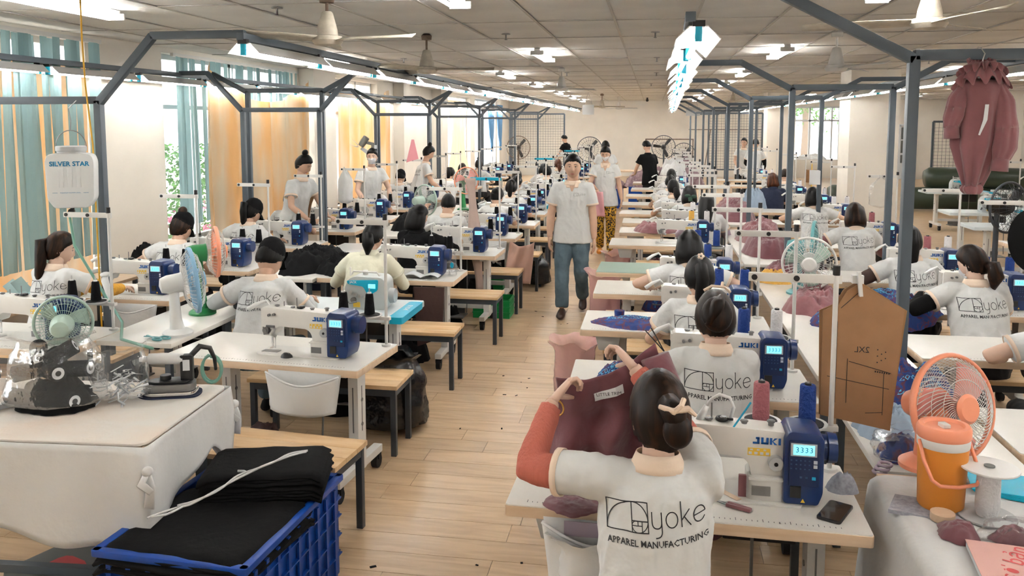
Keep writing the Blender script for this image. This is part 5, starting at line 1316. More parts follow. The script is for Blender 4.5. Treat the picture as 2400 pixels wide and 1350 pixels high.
# blue crate of black cut pieces with a white cord
CX_, CY_, CW, CD, CH = -1.70, 3.06, .60, .80, .46
t = thing('plastic_crate', 'large blue ribbed plastic crate in front of the wooden bench', 'crate', (CX_, CY_, 0), R(-3))
b = MB()
for s in (-1, 1): b.box((s * (CW / 2 - .006), 0, CH / 2), (.012, CD, CH)); b.box((0, s * (CD / 2 - .006), CH / 2), (CW, .012, CH))
b.box((0, 0, .01), (CW, CD, .02)); b.build('shell', 'crate_blue', t)
b = MB()
for s in (-1, 1): b.rbox((s * (CW / 2 + .004), 0, CH - .012), (.035, CD + .04, .026), .01); b.rbox((0, s * (CD / 2 + .004), CH - .012), (CW + .04, .035, .026), .01)
b.build('rim', 'crate_blue', t, bevel=.004)
ribv = MB(); ribv.box((0, 0, CH / 2 - .02), (.010, .02, CH - .05)); ribm = ribv.mesh('rib'); ribm.materials.append(MATS['crate_blue'])
for s in (-1, 1):
    for k in range(9): share('rib', ribm, t, (s * (CW / 2 + .010), -CD / 2 + .06 + k * (CD - .12) / 8, 0), 0 if s else 0)
    for k in range(7): share('rib', ribm, t, (-CW / 2 + .05 + k * (CW - .1) / 6, s * (CD / 2 + .010), 0), PI / 2)
for z in (.10, .19, .28, .36):
    b = MB()
    for s in (-1, 1): b.box((s * (CW / 2 + .008), 0, z), (.016, CD, .006)); b.box((0, s * (CD / 2 + .008), z), (CW, .016, .006))
    b.build('rib_band', 'crate_blue', t)
r_ = random.Random(5)
def sheet_stack(nm, lab, cx, cy, w, d, z0, n, rz, th=.012):
    t = thing(nm, lab, 'fabric stack', (cx, cy, z0), rz)
    for k in range(n):
        b = MB(); ox, oy = r_.gauss(0, .008), r_.gauss(0, .008); ph = r_.random() * 6
        def fn(u, v): x = (u - .5) * w; y = (v - .5) * d; return (x + ox, y + oy + .004 * math.sin(u * 20 + ph), k * th + .006 * NZ(V((u * 3, v * 3, k))) - .030 * max(0, abs(u - .5) * 2 - .86) * 4 - .03 * max(0, abs(v - .5) * 2 - .88) * 4)
        b.grid(14, 14, fn); b.build('cut_piece', 'cloth_black', t, smooth=True, solid=th * .9)
    return t
sheet_stack('black_fabric_stack', 'stack of black cut fabric filling the blue crate', CX_, CY_ - .15, .60, .54, CH - .065, 7, R(-5))
sheet_stack('black_fabric_stack', 'fanned pile of black cut pieces under the white cord in the blue crate', CX_ + .06, CY_ + .22, .50, .34, CH + .02, 9, R(14))
b = MB(); pts = []
for k in range(34): q = k / 33; pts.append((-.17 + .40 * q, -.30 + .56 * q + .012 * math.sin(q * 16), .11 + .065 * min(1, max(0, (q - .25) * 2.2)) ))
b.tube(pts, .0045, 6); b.tube([(p[0] + .014 * math.sin(k * .55 + 1) * (1 if k > 6 else 1) + (.03 if 0 < k < 6 else 0), p[1] + .006, p[2] + .003) for k, p in enumerate(pts)], .0045, 6); b.tube([pts[20], (pts[20][0] - .03, pts[20][1] + .015, pts[20][2]), (pts[20][0] - .055, pts[20][1] + .012, pts[20][2])], .005, 6)
o = b.build('elastic_loop', 'cloth_white', smooth=True); o.location = (CX_, CY_, CH - .02); tag(o, 'doubled white elastic cord lying on the black fabric in the blue crate', 'cord')
# small things on the first table left of the aisle
def at_table(row, k, x, y, z=TZ): return STN[row, k] @ V((x, y, z))
heap('black_snips', 'little heap of black thread snips and a bobbin case on the front left table', 'scrap', at_table('A', 0, .10, .14), (.035, .025, .03), 'black_plastic', 3, 6, 14)
b = MB(); b.torus(.028, .006, 18, 6, Matrix.Translation((-.04, 0, .008)) @ Matrix.Diagonal((1.3, .8, 1, 1))); b.torus(.024, .006, 18, 6, Matrix.Translation((-.03, .05, .008)) @ Matrix.Diagonal((1.3, .8, 1, 1))); b.bar((0, .01, .008), (.10, .04, .008), .012, .004); b.bar((0, .045, .01), (.10, .02, .01), .012, .004)
o = b.build('scissors', 'fan_teal', smooth=40); o.location = (-2.92, 4.52, .749); o.rotation_euler = (0, 0, R(160)); tag(o, 'teal-handled scissors on the white shelf beside the ironing table', 'scissors')
desk_fan('white desk fan with pale blue cage ring turned sideways on the white shelf', (-2.80, 4.70, .745), R(128), .20, 'fan_blue', 'white_metal', 'white_plastic', 'fan_blue', .33, tilt=-.1)
desk_fan('small fan with orange ring and green body behind the white fan', (-2.95, 5.25, .745), R(126), .17, 'plastic_coral', 'white_metal', 'fan_green', 'plastic_coral', .42)
desk_fan('pale mint desk fan seen from behind with plastic bags before it', (-3.40, 4.30, .752), R(212), .155, 'fan_mint', 'fan_mint', 'fan_mint', 'fan_mint', .125, stem=False, nw=46, front=False)
# water tank of the steam iron
t = thing('water_tank', 'white SILVER STAR water tank hanging from the gantry post', 'water tank', (-3.72, 4.86, 1.50), R(26))
b = MB(); prof = [(-.10, .0), (.10, 0), (.138, .06), (.145, .30), (.13, .345), (.08, .355), (-.08, .355), (-.13, .345), (-.145, .30), (-.138, .06)]
b.prism(round_outline(prof, .02), .08, -.08, XZ); b.build('tank_body', mat('tank_white', (.74, .76, .76), .35), t, bevel=.015)
b = MB(); b.lathe([(.085, .352), (.085, .365), (.092, .368), (.092, .395), (.084, .40), (.001, .40)], 26); b.build('tank_cap', 'grey_plastic', t, smooth=40)
b = MB(); b.tube([(.09 * math.cos(a), 0, .39 + .11 * math.sin(a)) for a in [PI * k / 14 for k in range(15)]], .003, 6); b.build('wire_handle', 'dark_steel', t, smooth=True)
b = MB(); b.tube([(0, 0, .50), (.006, 0, .56), (-.004, 0, .64), (.004, 0.2, .695)], .003, 6); b.build('hanging_wire', 'dark_steel', t)
b = MB()
for x in (-.05, 0, .05): b.rbox((x, -.081, .20), (.028, .004, .13), .01)
b.build('moulded_rib', mat('tank_white', (0, 0, 0)), t, bevel=.0015)
text_obj('lettering', 'SILVER STAR', .041, 'print_blue', t, face_m(0, -.0815, .285), offset=.0012, sx=1.02); text_obj('lettering', 'MINIMUM WATER LEVEL', .011, 'print_blue', t, face_m(0, -.0815, .10)); b = MB(); b.box((-.09, -.0812, .10), (.03, .001, .002)); b.box((.09, -.0812, .10), (.03, .001, .002)); b.build('level_arrow', 'print_blue', t)
b = MB(); b.cyl((0, -.05, .0), (0, -.05, -.05), .012, n=10); b.cyl((0, -.065, -.02), (0, -.095, -.02), .02, n=8); b.build('tap', 'black_plastic', t)
b = MB(); b.tube([(-3.72, 4.81, 1.46), (-3.70, 4.82, 1.25), (-3.60, 4.85, 1.05), (-3.50, 4.88, .85), (-3.30, 4.70, .79), (-3.1, 4.4, .765), (-2.8, 4.25, .762)], .009, 8); tag(b.build('water_hose', 'hose_green', smooth=True), 'pale green rubber hose running from the water tank to the shelf', 'hose')
b = MB(); b.tube([(-3.75, 5.06, 2.94), (-3.73, 5.03, 2.6), (-3.74, 5.055, 2.3), (-3.71, 5.06, 1.9), (-3.71, 5.062, 1.2), (-3.71, 5.062, .1)], .006, 6); tag(b.build('yellow_cable', 'cable_yellow', smooth=True), 'yellow cable dropping from the ceiling along the gantry post', 'cable')
b = MB(); b.tube([(-3.66, 5.06, 1.02), (-3.64, 5.02, .99), (-3.60, 5.0, .9), (-3.57, 4.98, .80)], [(.02, .004), (.025, .006), (.02, .004), (.012, .003)], 8); b.ell((-3.66, 5.06, 1.02), (.035, .04, .018), 10, 8); tag(b.build('rag_tie', 'cloth_white', smooth=True), 'white rag knotted around the gantry post', 'rag')
# curtains and blinds of the left windows
def slat_blind(label, y0, y1, x, z0, z1, tilt, gap_from=None, seed=0):
    t = thing('vertical_blind', label, 'blind', (x, (y0 + y1) / 2, 0)); q = random.Random(seed); b = MB(); b.box((0, 0, z1 + .02), (.04, y1 - y0, .04)); b.build('head_rail', 'white_metal', t)
    s = MB(); s.grid(2, 8, lambda u, v: (.004 * math.sin(u * PI), (u - .5) * .105, z0 + (z1 - z0) * v)); sm = s.mesh('slat'); sm.materials.append(MATS['blind_cloth']); y = -(y1 - y0) / 2 + .04
    while y < (y1 - y0) / 2 - .02:
        o = share('slat', sm, t, (q.gauss(0, .01), y, 0)); o.rotation_euler = (q.gauss(0, .012), q.gauss(0, .01), R(q.gauss(*tilt))); y += .092
slat_blind('teal vertical blind covering the first window', 5.3, 7.68, -5.50, .74, 2.84, (6, 17), seed=1)
slat_blind('teal vertical blind behind the big orange curtain', 9.15, 12.7, -5.62, .80, 2.84, (12, 10), seed=2)
def curtain(label, y0, y1, x, z0, ztop, m, amp=.05, fr=9, gather=None, seed=0):
    b = MB(); n = max(30, int((y1 - y0) * 26))
    def fn(u, v):
        y = y0 + (y1 - y0) * u; zt = ztop(u); z = z0 + (zt - z0) * v
        yy = y + (gather[0] - y) * gather[1] * max(0, math.sin(min(1, v / gather[2]) * PI / 2) if v < gather[2] else math.cos((v - gather[2]) / (1 - gather[2]) * PI / 2)) if gather else y
        a = amp * (1 - .3 * v); return (x + a * (math.sin(u * fr * (y1 - y0) + 1.3 * math.sin(u * 9 + seed) + seed + .6 * math.sin(v * 3)) + .35 * math.sin(u * fr * 2.7 * (y1 - y0) + v)) + .5 * a * NZ(V((u * 7, v * 2, seed))), yy, z)
    b.grid(n, 24, fn); return tag(b.build('curtain', m, smooth=True), label, 'curtain')
curtain('orange curtain strips glowing behind the teal blind of the first window', 5.5, 7.6, -5.60, .45, lambda u: 2.62, 'curtain_orange', .04, 10, seed=3)
curtain('large orange and beige curtain sagging across the second window', 9.5, 12.7, -5.40, .42, lambda u: 2.80 - .42 * math.sin(u * PI) - .06 * u, 'curtain_orange', .075, 9, seed=1)
curtain('pale orange curtain of the third window', 14.05, 16.85, -5.45, .5, lambda u: 2.74 - .22 * math.sin(u * PI), 'curtain_orange', .05, 9, seed=5)
curtain('thin cream curtain tied in the middle at the fourth window', 22.1, 24.6, -5.5, .7, lambda u: 2.7, 'curtain_pale', .05, 8, gather=(23.3, .55, .5), seed=2)
for k, y in enumerate((28.1, 29.7)):
    b = MB(); b.tube([(0, 0, 2.72), (0, 0, 2.2), (0, .05, 1.7), (0, .1, 1.42), (0, .12, 1.38), (0, .12, 1.1)], [(.5, .06), (.45, .06), (.28, .06), (.08, .05), (.07, .05), (.12, .04)], 20, ref=(0, 1, 0)); o = b.build('blue_curtain', 'blue_cloth', smooth=True); o.location = (-5.45, y, 0); tag(o, 'blue curtain tied into a knot at the far window, %s' % ('nearer one' if k == 0 else 'farther one'), 'curtain')
# clamp fan on the third gantry
t = thing('clamp_fan', 'dark grey wall fan without cage clamped to the gantry post', 'fan', (-4.62, 13.42, 1.72))
b = MB(); b.lathe([(.001, .09), (.055, .085), (.06, .0), (.05, -.09), (.001, -.095)], 18, Matrix.Translation((-.16, -.02, .03)) @ Matrix.Rotation(R(35), 4, 'Y')); b.build('motor_housing', 'sage', t, smooth=40)
b = MB(); b.bar((-.10, -.02, .01), (.02, 0, -.02), .05); b.box((0, -.03, -.12), (.05, .03, .26)); b.build('bracket', 'sage', t)
for k in range(3):
    a0 = 2 * PI * k / 3 + .3; b = MB(); Mq = Matrix.Translation((-.24, -.04, -.06)) @ Matrix.Rotation(R(35), 4, 'Y')
    b.grid(4, 5, lambda u, v: Mq @ V((math.cos(a0 + (u - .5) * .8) * (.04 + .16 * v), math.sin(a0 + (u - .5) * .8) * (.04 + .16 * v), (u - .5) * .04))); b.build('blade', 'grey_plastic', t, smooth=True, solid=.003)
b = MB(); b.torus(.045, .006, 16, 6, Matrix.Translation((.02, -.0, -.06)) @ Matrix.Diagonal((.8, .8, 6, 1))); b.build('tape', 'paper', t)
# pink felt flag, hanging bags, cardboard pieces
flat_piece('felt_flag', 'pink felt piece pinned on a thread stand by the bare wall', 'felt', [(-.10, 0), (.10, .06), (.03, .36), (-.01, .36)], .004, Matrix.Translation((-3.70, 12.585, 1.44)) @ XZ, 'pink_felt')
o = bag('hanging_bag', 'grey plastic bag knotted on a thread stand beside the masked woman', (-3.80, 9.94, 1.03), (.10, .07, .46), 'cloth_white', 4, top=.15)
for k, (dx, rot, mm) in enumerate(((0, 12, 'cardboard'), (-.03, 2, 'cardboard_edge'))):
    o = flat_piece('cardboard_pattern', ('tan cardboard sleeve pattern hanging over the masked worker' if k == 0 else 'darker cardboard pattern behind the tan one'), 'cardboard', [(-.09, -.40), (.10, -.36), (.17, -.02), (.02, .06), (-.10, -.05)], .004, Matrix.Translation((-4.08 + dx, 9.28 + k * .02, 1.27)) @ Matrix.Rotation(R(rot), 4, 'Y') @ XZ, mm)
# first stand right of the aisle: brown pattern sheets
OUT = [(.76, 1.452), (.925, 1.365), (.905, .905), (.655, .945), (.64, 1.345), (.695, 1.372), (.722, 1.425)]
for k, (dx, dy, rot, m) in enumerate(((0, -.018, 0, 'cardboard'), (.012, -.010, 1.2, 'cardboard_edge'), (-.012, -.002, -1.0, 'cardboard'), (.02, .006, 2.4, 'cardboard'))):
    M_ = Matrix.Translation((.76, 3.22 + dy, 1.452)) @ Matrix.Rotation(R(rot + 1.5), 4, 'Y') @ Matrix.Translation((-.76 + dx, 0, -1.452)) @ XZ
    o = flat_piece('cardboard_pattern', ('front brown cardboard shirt pattern marked with pencil lines', 'second brown cardboard pattern behind the marked one', 'third brown cardboard pattern of the hanging bunch', 'rearmost brown cardboard pattern of the hanging bunch')[k], 'cardboard', OUT, .004, M_, m)
    if k == 0:
        b = MB()
        for (x0_, z0_, x1_, z1_) in ((.675, 1.30, .675, .99), (.69, 1.31, .69, 1.0), (.735, 1.16, .885, 1.12), (.66, 1.10, .88, 1.06), (.73, 1.17, .73, 1.0), (.80, .965, .86, .97), (.86, 1.12, .86, .96), (.70, 1.36, .76, 1.42)): b.bar((x0_, .0, z0_), (x1_, 0, z1_), .0022, .0006, up=(0, 1, 0))
        for q in range(7): b.box((.83 + q * .008, 0, 1.125 - q * .001), (.004, .001, .006)); b.box((.835 + (q % 3) * .014, 0, 1.16 + q * .008), (.004, .001, .004))
        ln = b.build('pencil_lines', 'ink', o); ln.location = (0, 3.1985, 0)
        text_obj('lettering', '2XL', .032, 'ink', o, Matrix.Translation((.78, 3.1985, 1.205)) @ Matrix.Diagonal((-1, 1, 1, 1)) @ FRONT)
b = MB(); b.bar((.755, 3.185, 1.50), (.765, 3.185, 1.41), .012, .02); b.box((.755, 3.20, 1.47), (.04, .02, .03)); tag(b.build('clip', 'white_plastic'), 'white plastic clip holding the brown patterns on the stand', 'clip')
# on the first table right of the aisle
t = thing('gooseneck_lamp', 'white gooseneck lamp arching over the closest sewing machine', 'lamp', at_table('C', 0, .13, .26)); b = MB(); b.tube([(.03, 0, .245), (.045, .0, .30), (.03, 0, .335), (-.005, 0, .345), (-.035, 0, .325), (-.05, -.01, .30)], .006, 8); b.build('neck', 'white_plastic', t, smooth=True); b = MB(); b.tube([(-.048, -.01, .305), (-.06, -.01, .28), (-.075, -.015, .25)], [.009, .013, .013], 10); b.build('lamp_head', 'white_plastic', t, smooth=True)
t = thing('smartphone', 'black smartphone with a glossy screen lying on the closest table', 'phone', at_table('C', 0, .50, .14), R(-28)); b = MB(); b.rbox((0, 0, .005), (.078, .155, .009), .01); b.build('case', 'black_plastic', t, bevel=.002); b = MB(); b.rbox((0, 0, .0098), (.070, .145, .001), .008); b.build('screen', mat('phone_glass', (.01, .012, .014), .06, coat=1), t)
t = thing('thread_snips', 'maroon-handled thread snips on the closest table', 'snips', at_table('C', 0, .15, .13), R(-28)); b = MB(); b.bar((0, .008, .008), (.085, .004, .008), .011, .012); b.bar((0, -.008, .008), (.085, -.004, .008), .011, .012); b.build('handle', 'mauve', t, bevel=.003); b = MB(); b.bar((-.03, .001, .008), (0, .008, .008), .006, .003); b.bar((-.035, -.002, .008), (0, -.008, .008), .006, .003); b.build('blade', 'dark_steel', t)
flat_piece('mauve_scrap', 'folded mauve cloth strip standing on the closest machine bed', 'cloth', round_outline([(-.013, 0), (.013, 0), (.013, .085), (-.013, .085)], .004), .012, Matrix.Translation(at_table('C', 0, .205, .20)) @ XZ, 'mauve')
flat_piece('paper_tag', 'beige paper label lying beside the mauve strip', 'paper', [(-.012, -.05), (.012, -.05), (.012, .05), (0, .062), (-.012, .05)], .001, Matrix.Translation(at_table('C', 0, .16, .20, TZ + .010)) @ Matrix.Rotation(R(40), 4, 'Z'), 'edge_wood')
b = MB(); p = at_table('C', 0, .17, .20); b.cyl(p + V((0, 0, .25)), p + V((.055, -.01, .345)), .0035, n=8); b.cyl(p + V((0, 0, .25)), p + V((-.006, 0, .238)), .0015, n=6); tag(b.build('blue_pen', 'cyan_button', smooth=40), 'slim blue seam ripper leaning on the closest sewing machine', 'tool')
heap('check_pouch', 'small blue and white checked pouch behind the closest machine', 'pouch', at_table('C', 0, .56, .33), (.055, .04, .07), 'check_cloth', 2, 8, 18)
# salmon woman: maroon garment in her hands
t = thing('maroon_garment', 'maroon shirt held up by the woman with salmon sleeves', 'garment', (0, 0, 0)); Mc = STN['C', 0] @ Matrix.Translation((-.09, SEAT - .02, 0))
b = MB()
def gm(u, v):
    a = V((-.345, .40, 1.17)).lerp(V((-.01, .46, 1.29)), u); sag = .05 * math.sin(u * PI); a.z -= sag + (.34 + .10 * abs(u - .5)) * v
    a.x = -.17 + (a.x + .17) * (1 + .22 * v) + .02 * math.sin(v * 5); f = math.sin(u * 15 + 2.2 * math.sin(v * 2.4)); a.y += .028 * f * (.25 + v) + .035 * NZ(V((u * 5, v * 4, 1))) - .05 * math.sin(u * PI) * v; return Mc @ a
b.grid(60, 30, gm); b.build('cloth', 'maroon', t, smooth=True, solid=.005)
b = MB(); b.tube([Mc @ V((-.01, .44, 1.25)), Mc @ V((.05, .42, 1.10)), Mc @ V((.07, .42, .96))], [.05, .055, .045], 16); b.build('garment_sleeve', 'maroon', t, smooth=True)
b = MB(); b.grid(4, 2, lambda u, v: V(gm(.36 + .28 * u, .14 + .08 * v)) + V((0, -.008, 0))); lb = b.build('neck_label', 'paper', t); text_obj('lettering', 'LITTLE TRIM', .016, 'ink', lb, Matrix.Translation(V(gm(.5, .18)) + V((0, -.012, 0))) @ Matrix.Rotation(R(-8), 4, 'Y') @ FRONT)
heap('maroon_hem', 'folded maroon cloth with a pale hem over the edge of the closest table', 'cloth', at_table('C', 0, -.36, .06, TZ), (.10, .10, .02), 'maroon', 4, 8, 20)
b = MB(); b.box((-.185, 2.648, .70), (.17, .004, .05)); tag(b.build('hem_strip', 'lilac'), 'pale lilac hem strip hanging at the closest table edge', 'cloth')
b = MB(); b.torus(.033, .0035, 26, 6, Mc @ Matrix.Translation(V((-.335, .295, 1.10))) @ Matrix.Rotation(R(35), 4, 'X') @ Matrix.Rotation(R(25), 4, 'Y')); tag(b.build('bracelet', 'gold', smooth=True), 'gold bangle on the wrist of the woman with salmon sleeves', 'bracelet')
b = MB(); b.tube([Mc @ V((.17 + dx, .0, z)) for dx, z in ((0, .5), (0, .5))], .001, 4)
heap('maroon_pile', 'maroon cloth pile on the floor beneath the closest machine', 'cloth', (.42, 2.45, .0), (.22, .16, .42), 'mauve', 8, 12, 30)
bag('white_pouch_cloth', 'white cloth catch bag hanging under the closest table', (-.14, 2.62, .30), (.15, .06, .40), 'cloth_white', 3, top=.9)
# the lady's claw clip and other hair ornaments
def on_head(F, t, name, label_mat, build):
    b = MB(); build(b); o = b.build(name, label_mat, t, smooth=40); o.matrix_local = F['HM']; return o
HEADS = {o['label']: o for o in COL.objects if o.get('category') == 'person'}
def who(s): return next(o for k, o in HEADS.items() if s in k)
on_head(POSES['LIFT'], who('salmon'), 'claw_clip', 'shirt_trim', lambda b: (b.tube([(-.03, -.128, .045), (.0, -.150, .035), (.04, -.150, .04), (.065, -.125, .02)], [.006, .009, .009, .005], 8), b.tube([(.0, -.150, .03), (.02, -.162, .05), (.03, -.15, .065)], .007, 8)))
on_head(POSES['N0'], who('flower hair clip'), 'flower_clip', 'shirt_trim', lambda b: [b.ell((.0 + .012 * math.cos(a), -.135, .085 + .012 * math.sin(a)), (.008, .005, .008), 8, 6) for a in (0, 1.25, 2.5, 3.75, 5)])
on_head(POSES['CUT'], who('twisted brown bun'), 'claw_clip', 'shirt_trim', lambda b: (b.tube([(-.05, -.085, .10), (-.02, -.10, .115), (.03, -.10, .112), (.055, -.085, .095)], .006, 8), b.tube([(.02, -.10, .11), (.025, -.09, .135)], .006, 8)))
on_head(POSES['S2'], who('green ribbon'), 'ribbon', mat('ribbon_green', (.006, .04, .022), .6), lambda b: (b.ell((-.03, -.14, -.05), (.04, .015, .022), 10, 6), b.ell((.045, -.14, -.06), (.035, .015, .025), 10, 6), b.box((.0, -.14, -.09), (.05, .01, .06))))
b = MB(); p = V((-.02, 0, 0)); Mc2 = STN['C', 1] @ Matrix.Translation((.10, SEAT + .06, 0)); b.bar(Mc2 @ V((-.22, .44, .90)), Mc2 @ V((-.32, .40, 1.02)), .016, .004); b.bar(Mc2 @ V((-.22, .44, .90)), Mc2 @ V((-.29, .41, 1.03)), .012, .004); b.torus(.022, .005, 16, 6, Matrix.Translation(Mc2 @ V((-.19, .45, .88)))); b.torus(.022, .005, 16, 6, Matrix.Translation(Mc2 @ V((-.215, .44, .865)))); tag(b.build('scissors', 'black_plastic', smooth=40), 'long black scissors in the hand of the woman with twisted bun', 'scissors')
# printed blue cloth on the tables right of the aisle
heap('printed_cloth', 'crumpled blue printed cloth beside the lifted garment on the second table', 'cloth', at_table('C', 1, -.30, .24), (.17, .15, .07), 'print_fabric', 11)
heap('printed_cloth', 'spread blue printed cloth piece on the third table right of the aisle', 'cloth', at_table('C', 2, -.22, .20), (.30, .16, .045), 'print_fabric', 12, 14, 44)
b = MB(); b.lathe([(.03, 0), (.034, .06), (.02, .06)], 14); o = b.build('cloth_roll', 'print_fabric', smooth=40); o.location = at_table('C', 2, -.36, .32); tag(o, 'small upright roll of blue printed cloth on the third table', 'cloth')
heap('printed_cloth', 'blue printed cloth drooping on the bench behind the scissors', 'cloth', (-.02, 4.55, .45), (.20, .14, .12), 'print_fabric', 13)
heap('mauve_cloth', 'mauve garment spread over the seventh table right of the aisle', 'cloth', at_table('C', 6, -.16, .16), (.26, .20, .12), 'mauve', 3, 14, 40)
heap('printed_cloth', 'big pile of blue printed cloth in front of the coral fan', 'cloth', (1.18, 3.95, .745), (.22, .26, .20), 'print_fabric', 15, 14, 44)
heap('pale_blue_cloth', 'pale blue inner cloth folded beside the steel post', 'cloth', (1.02, 3.62, .745), (.16, .14, .12), mat('pale_blue', (.32, .40, .50), .8, bump=.4, bs=12), 16)
bag('blue_parcel', 'clear bag of blue cloth on the white shelf behind the closest machine', (.98, 3.34, .745), (.12, .10, .13), 'bag_clear', 3)
heap('parcel_cloth', 'dark blue cloth inside the clear bag behind the closest machine', 'cloth', (.98, 3.34, .748), (.10, .085, .10), 'print_fabric', 17)
heap('printed_cloth', 'blue printed cloth in the hands of the woman with black sleeves', 'cloth', at_table('D', 2, -.36, .02), (.20, .16, .14), 'print_fabric', 18, drape=1.2)
heap('printed_cloth', 'blue printed pile beside the woman with brown sleeves', 'cloth', at_table('D', 2, -.42, .40), (.18, .14, .09), 'print_fabric', 19)
heap('hanging_print', 'blue printed cloth hanging off the table below the bare forearm', 'cloth', at_table('D', 1, .10, -.02, .72), (.12, .08, .03), 'print_fabric', 20, drape=4)
heap('blue_notebooks', 'small pile of blue scraps on the shelf near the teal fan', 'cloth', (1.2, 5.6, .745), (.16, .2, .10), 'print_fabric', 21)
for k, (x, y, w, d, h) in enumerate(((1.15, 6.0, .22, .25, .16), (1.16, 8.6, .24, .4, .24), (1.2, 9.6, .26, .4, .22), (1.15, 11.8, .26, .5, .26), (1.2, 13.0, .25, .4, .2), (1.1, 7.2, .2, .2, .15))):
    heap('mauve_heap', '%s mauve garment heap on the shelf right of the aisle, counted from the camera' % ORD[[0, 2, 3, 4, 5, 1][k]], 'cloth', (x, y, .745), (w, d, h), 'maroon' if k % 2 else 'mauve', 30 + k, 14, 44)
heap('brown_straps', 'coil of mustard brown tapes on the shelf beside the teal fan', 'cloth', (1.02, 7.05, .745), (.14, .14, .10), 'thread_orange', 41)
desk_fan('teal desk fan seen sideways behind the thread stands', (1.22, 6.55, .745), R(75), .20, 'fan_teal', 'white_metal', 'fan_teal', 'fan_teal', .36)
desk_fan('white wire desk fan next to the teal fan', (1.10, 6.05, .745), R(-10), .18, 'white_metal', 'white_metal', 'white_plastic', 'fan_mint', .32)
# pink bin liners beside the tables
for k, (x, y, h) in enumerate(((-.52, 5.75, .52), (-.42, 7.75, .66), (-.36, 9.35, .6))):
    t = bag('bin_liner', 'pink plastic sack standing at the aisle side, %s from the camera' % ORD[k], (x, y, 0), (.15, .15, h), 'bag_pink', 50 + k, top=.95)
    heap('bin_scraps', 'pink scraps filling the %s sack at the aisle side' % ORD[k], 'cloth', (x, y, .02), (.12, .12, h * .5), 'mauve', 60 + k)
# ---- draped table at the right edge with jug, fan, spool, notebook
t = thing('draped_table', 'table under a white sheet at the right picture edge', 'table', (1.42, 2.52, 0)); b = MB(); b.box((0, 0, .775), (1.22, 1.06, .04)); b.build('tabletop', 'edge_wood', t)
for sx in (-1, 1):
    for sy in (-1, 1): b = MB(); b.box((sx * .55, sy * .47, .38), (.04, .04, .76)); b.build('leg', 'frame_grey', t)
b = MB()
def sheet(u, v):
    if u < .34:
        q = 1 - u / .34; x = -.635 - .05 * q + .018 * math.sin(v * 16) * q; z = .80 - .012 * max(0, 1 - q * 9) - .55 * q
    else: x = -.635 + (u - .34) / .66 * 1.26; z = .801 + .003 * NZ(V((u * 9, v * 9, 0))) - .02 * max(0, 1 - (u - .34) * 40) ** 2
    y = (v - .5) * 1.12
    if abs(v - .5) > .47: z -= (abs(v - .5) - .47) * 6
    return (x, y, z)
b.grid(60, 40, sheet); o = b.build('table_sheet', 'cloth_white', smooth=True, solid=.004); o.location = (1.42, 2.52, 0); tag(o, 'white sheet covering the table at the right picture edge', 'cloth')
t = thing('water_jug', 'orange insulated water jug with coral lid and carrying handle', 'jug', (.94, 2.79, .808), R(15))
el_ = Matrix.Diagonal((1.04, .96, 1, 1))
b = MB(); b.lathe([(.001, 0), (.062, 0), (.068, .008), (.074, .20), (.075, .205)], 32, el_); b.build('jug_body', 'plastic_orange', t, smooth=40)
b = MB(); b.lathe([(.0755, .203), (.0765, .205), (.0775, .232), (.0765, .234), (.072, .234)], 32, el_); b.build('jug_band', 'white_plastic', t, smooth=40)
b = MB(); b.lathe([(.0775, .232), (.0795, .236), (.080, .262), (.074, .272), (.060, .273), (.055, .264), (.001, .262)], 32, el_); b.build('jug_lid', 'plastic_coral', t, smooth=40)
b = MB(); b.box((0, -.0, .268), (.024, .034, .014)); b.build('spout_tab', 'white_plastic', t, bevel=.003)
b = MB(); b.tube([(-.082, 0, .225), (-.086, -.035, .17), (-.08, -.075, .12), (-.06, -.087, .105), (0, -.09, .10), (.06, -.087, .105), (.08, -.075, .12), (.086, -.035, .17), (.082, 0, .225)], [.006] * 9, 8); b.build('carry_handle', 'plastic_coral', t, smooth=True)
flat_piece('check_mat', 'folded blue checked cloth under the orange jug', 'cloth', [(-.12, -.07), (.10, -.08), (.11, .07), (-.10, .06)], .012, Matrix.Translation((.90, 2.77, .802)) @ Matrix.Rotation(R(-15), 4, 'Z'), 'check_cloth')
desk_fan('coral desk fan with white wire cage behind the orange jug', (1.05, 3.04, .805), R(30), .180, 'plastic_coral', 'white_metal', 'plastic_coral', 'plastic_pink', .25, tilt=-.22, nw=54, swirl=1.3, cover='plastic_coral')
t = thing('big_spool', 'white flanged spool of elastic standing on the sheet', 'spool', (1.06, 2.735, .806)); b = MB(); b.lathe([(.03, .006), (.036, .03), (.034, .14), (.036, .158)], 20); b.build('elastic', 'thread_white', t, smooth=40)
for z in (0, .158): b = MB(); b.lathe([(.012, z), (.085, z), (.086, z + .003), (.085, z + .006), (.012, z + .006)], 30); b.build('flange', 'grey_plastic' if z == 0 else 'white_plastic', t, smooth=40)
b = MB(); b.lathe([(.005, .160), (.016, .160), (.016, .168), (.005, .168)], 14); b.build('spool_bore', 'sage', t)
t = thing('notebook', 'pink spiral notebook with red handwriting on its cover', 'notebook', (1.06, 2.40, .806), R(-8)); b = MB(); b.box((0, 0, .010), (.30, .205, .018)); b.build('pages', 'paper', t); b = MB(); b.box((0, 0, .0205), (.305, .21, .002)); b.build('cover', 'notebook_pink', t)
text_obj('lettering', 'sơ bản', .075, 'red_ink', t, Matrix.Translation((-.05, 0, .0222)) @ Matrix.Rotation(R(70), 4, 'Z')); text_obj('lettering', 'size 2', .055, 'red_ink', t, Matrix.Translation((.06, 0, .0222)) @ Matrix.Rotation(R(70), 4, 'Z'))
b = MB()
for k in range(22): b.torus(.007, .001, 8, 4, Matrix.Translation((-.14 + k * .0133, -.103, .012)) @ Matrix.Rotation(PI / 2, 4, 'Y'))
b.build('spiral_binding', 'dark_steel', t)
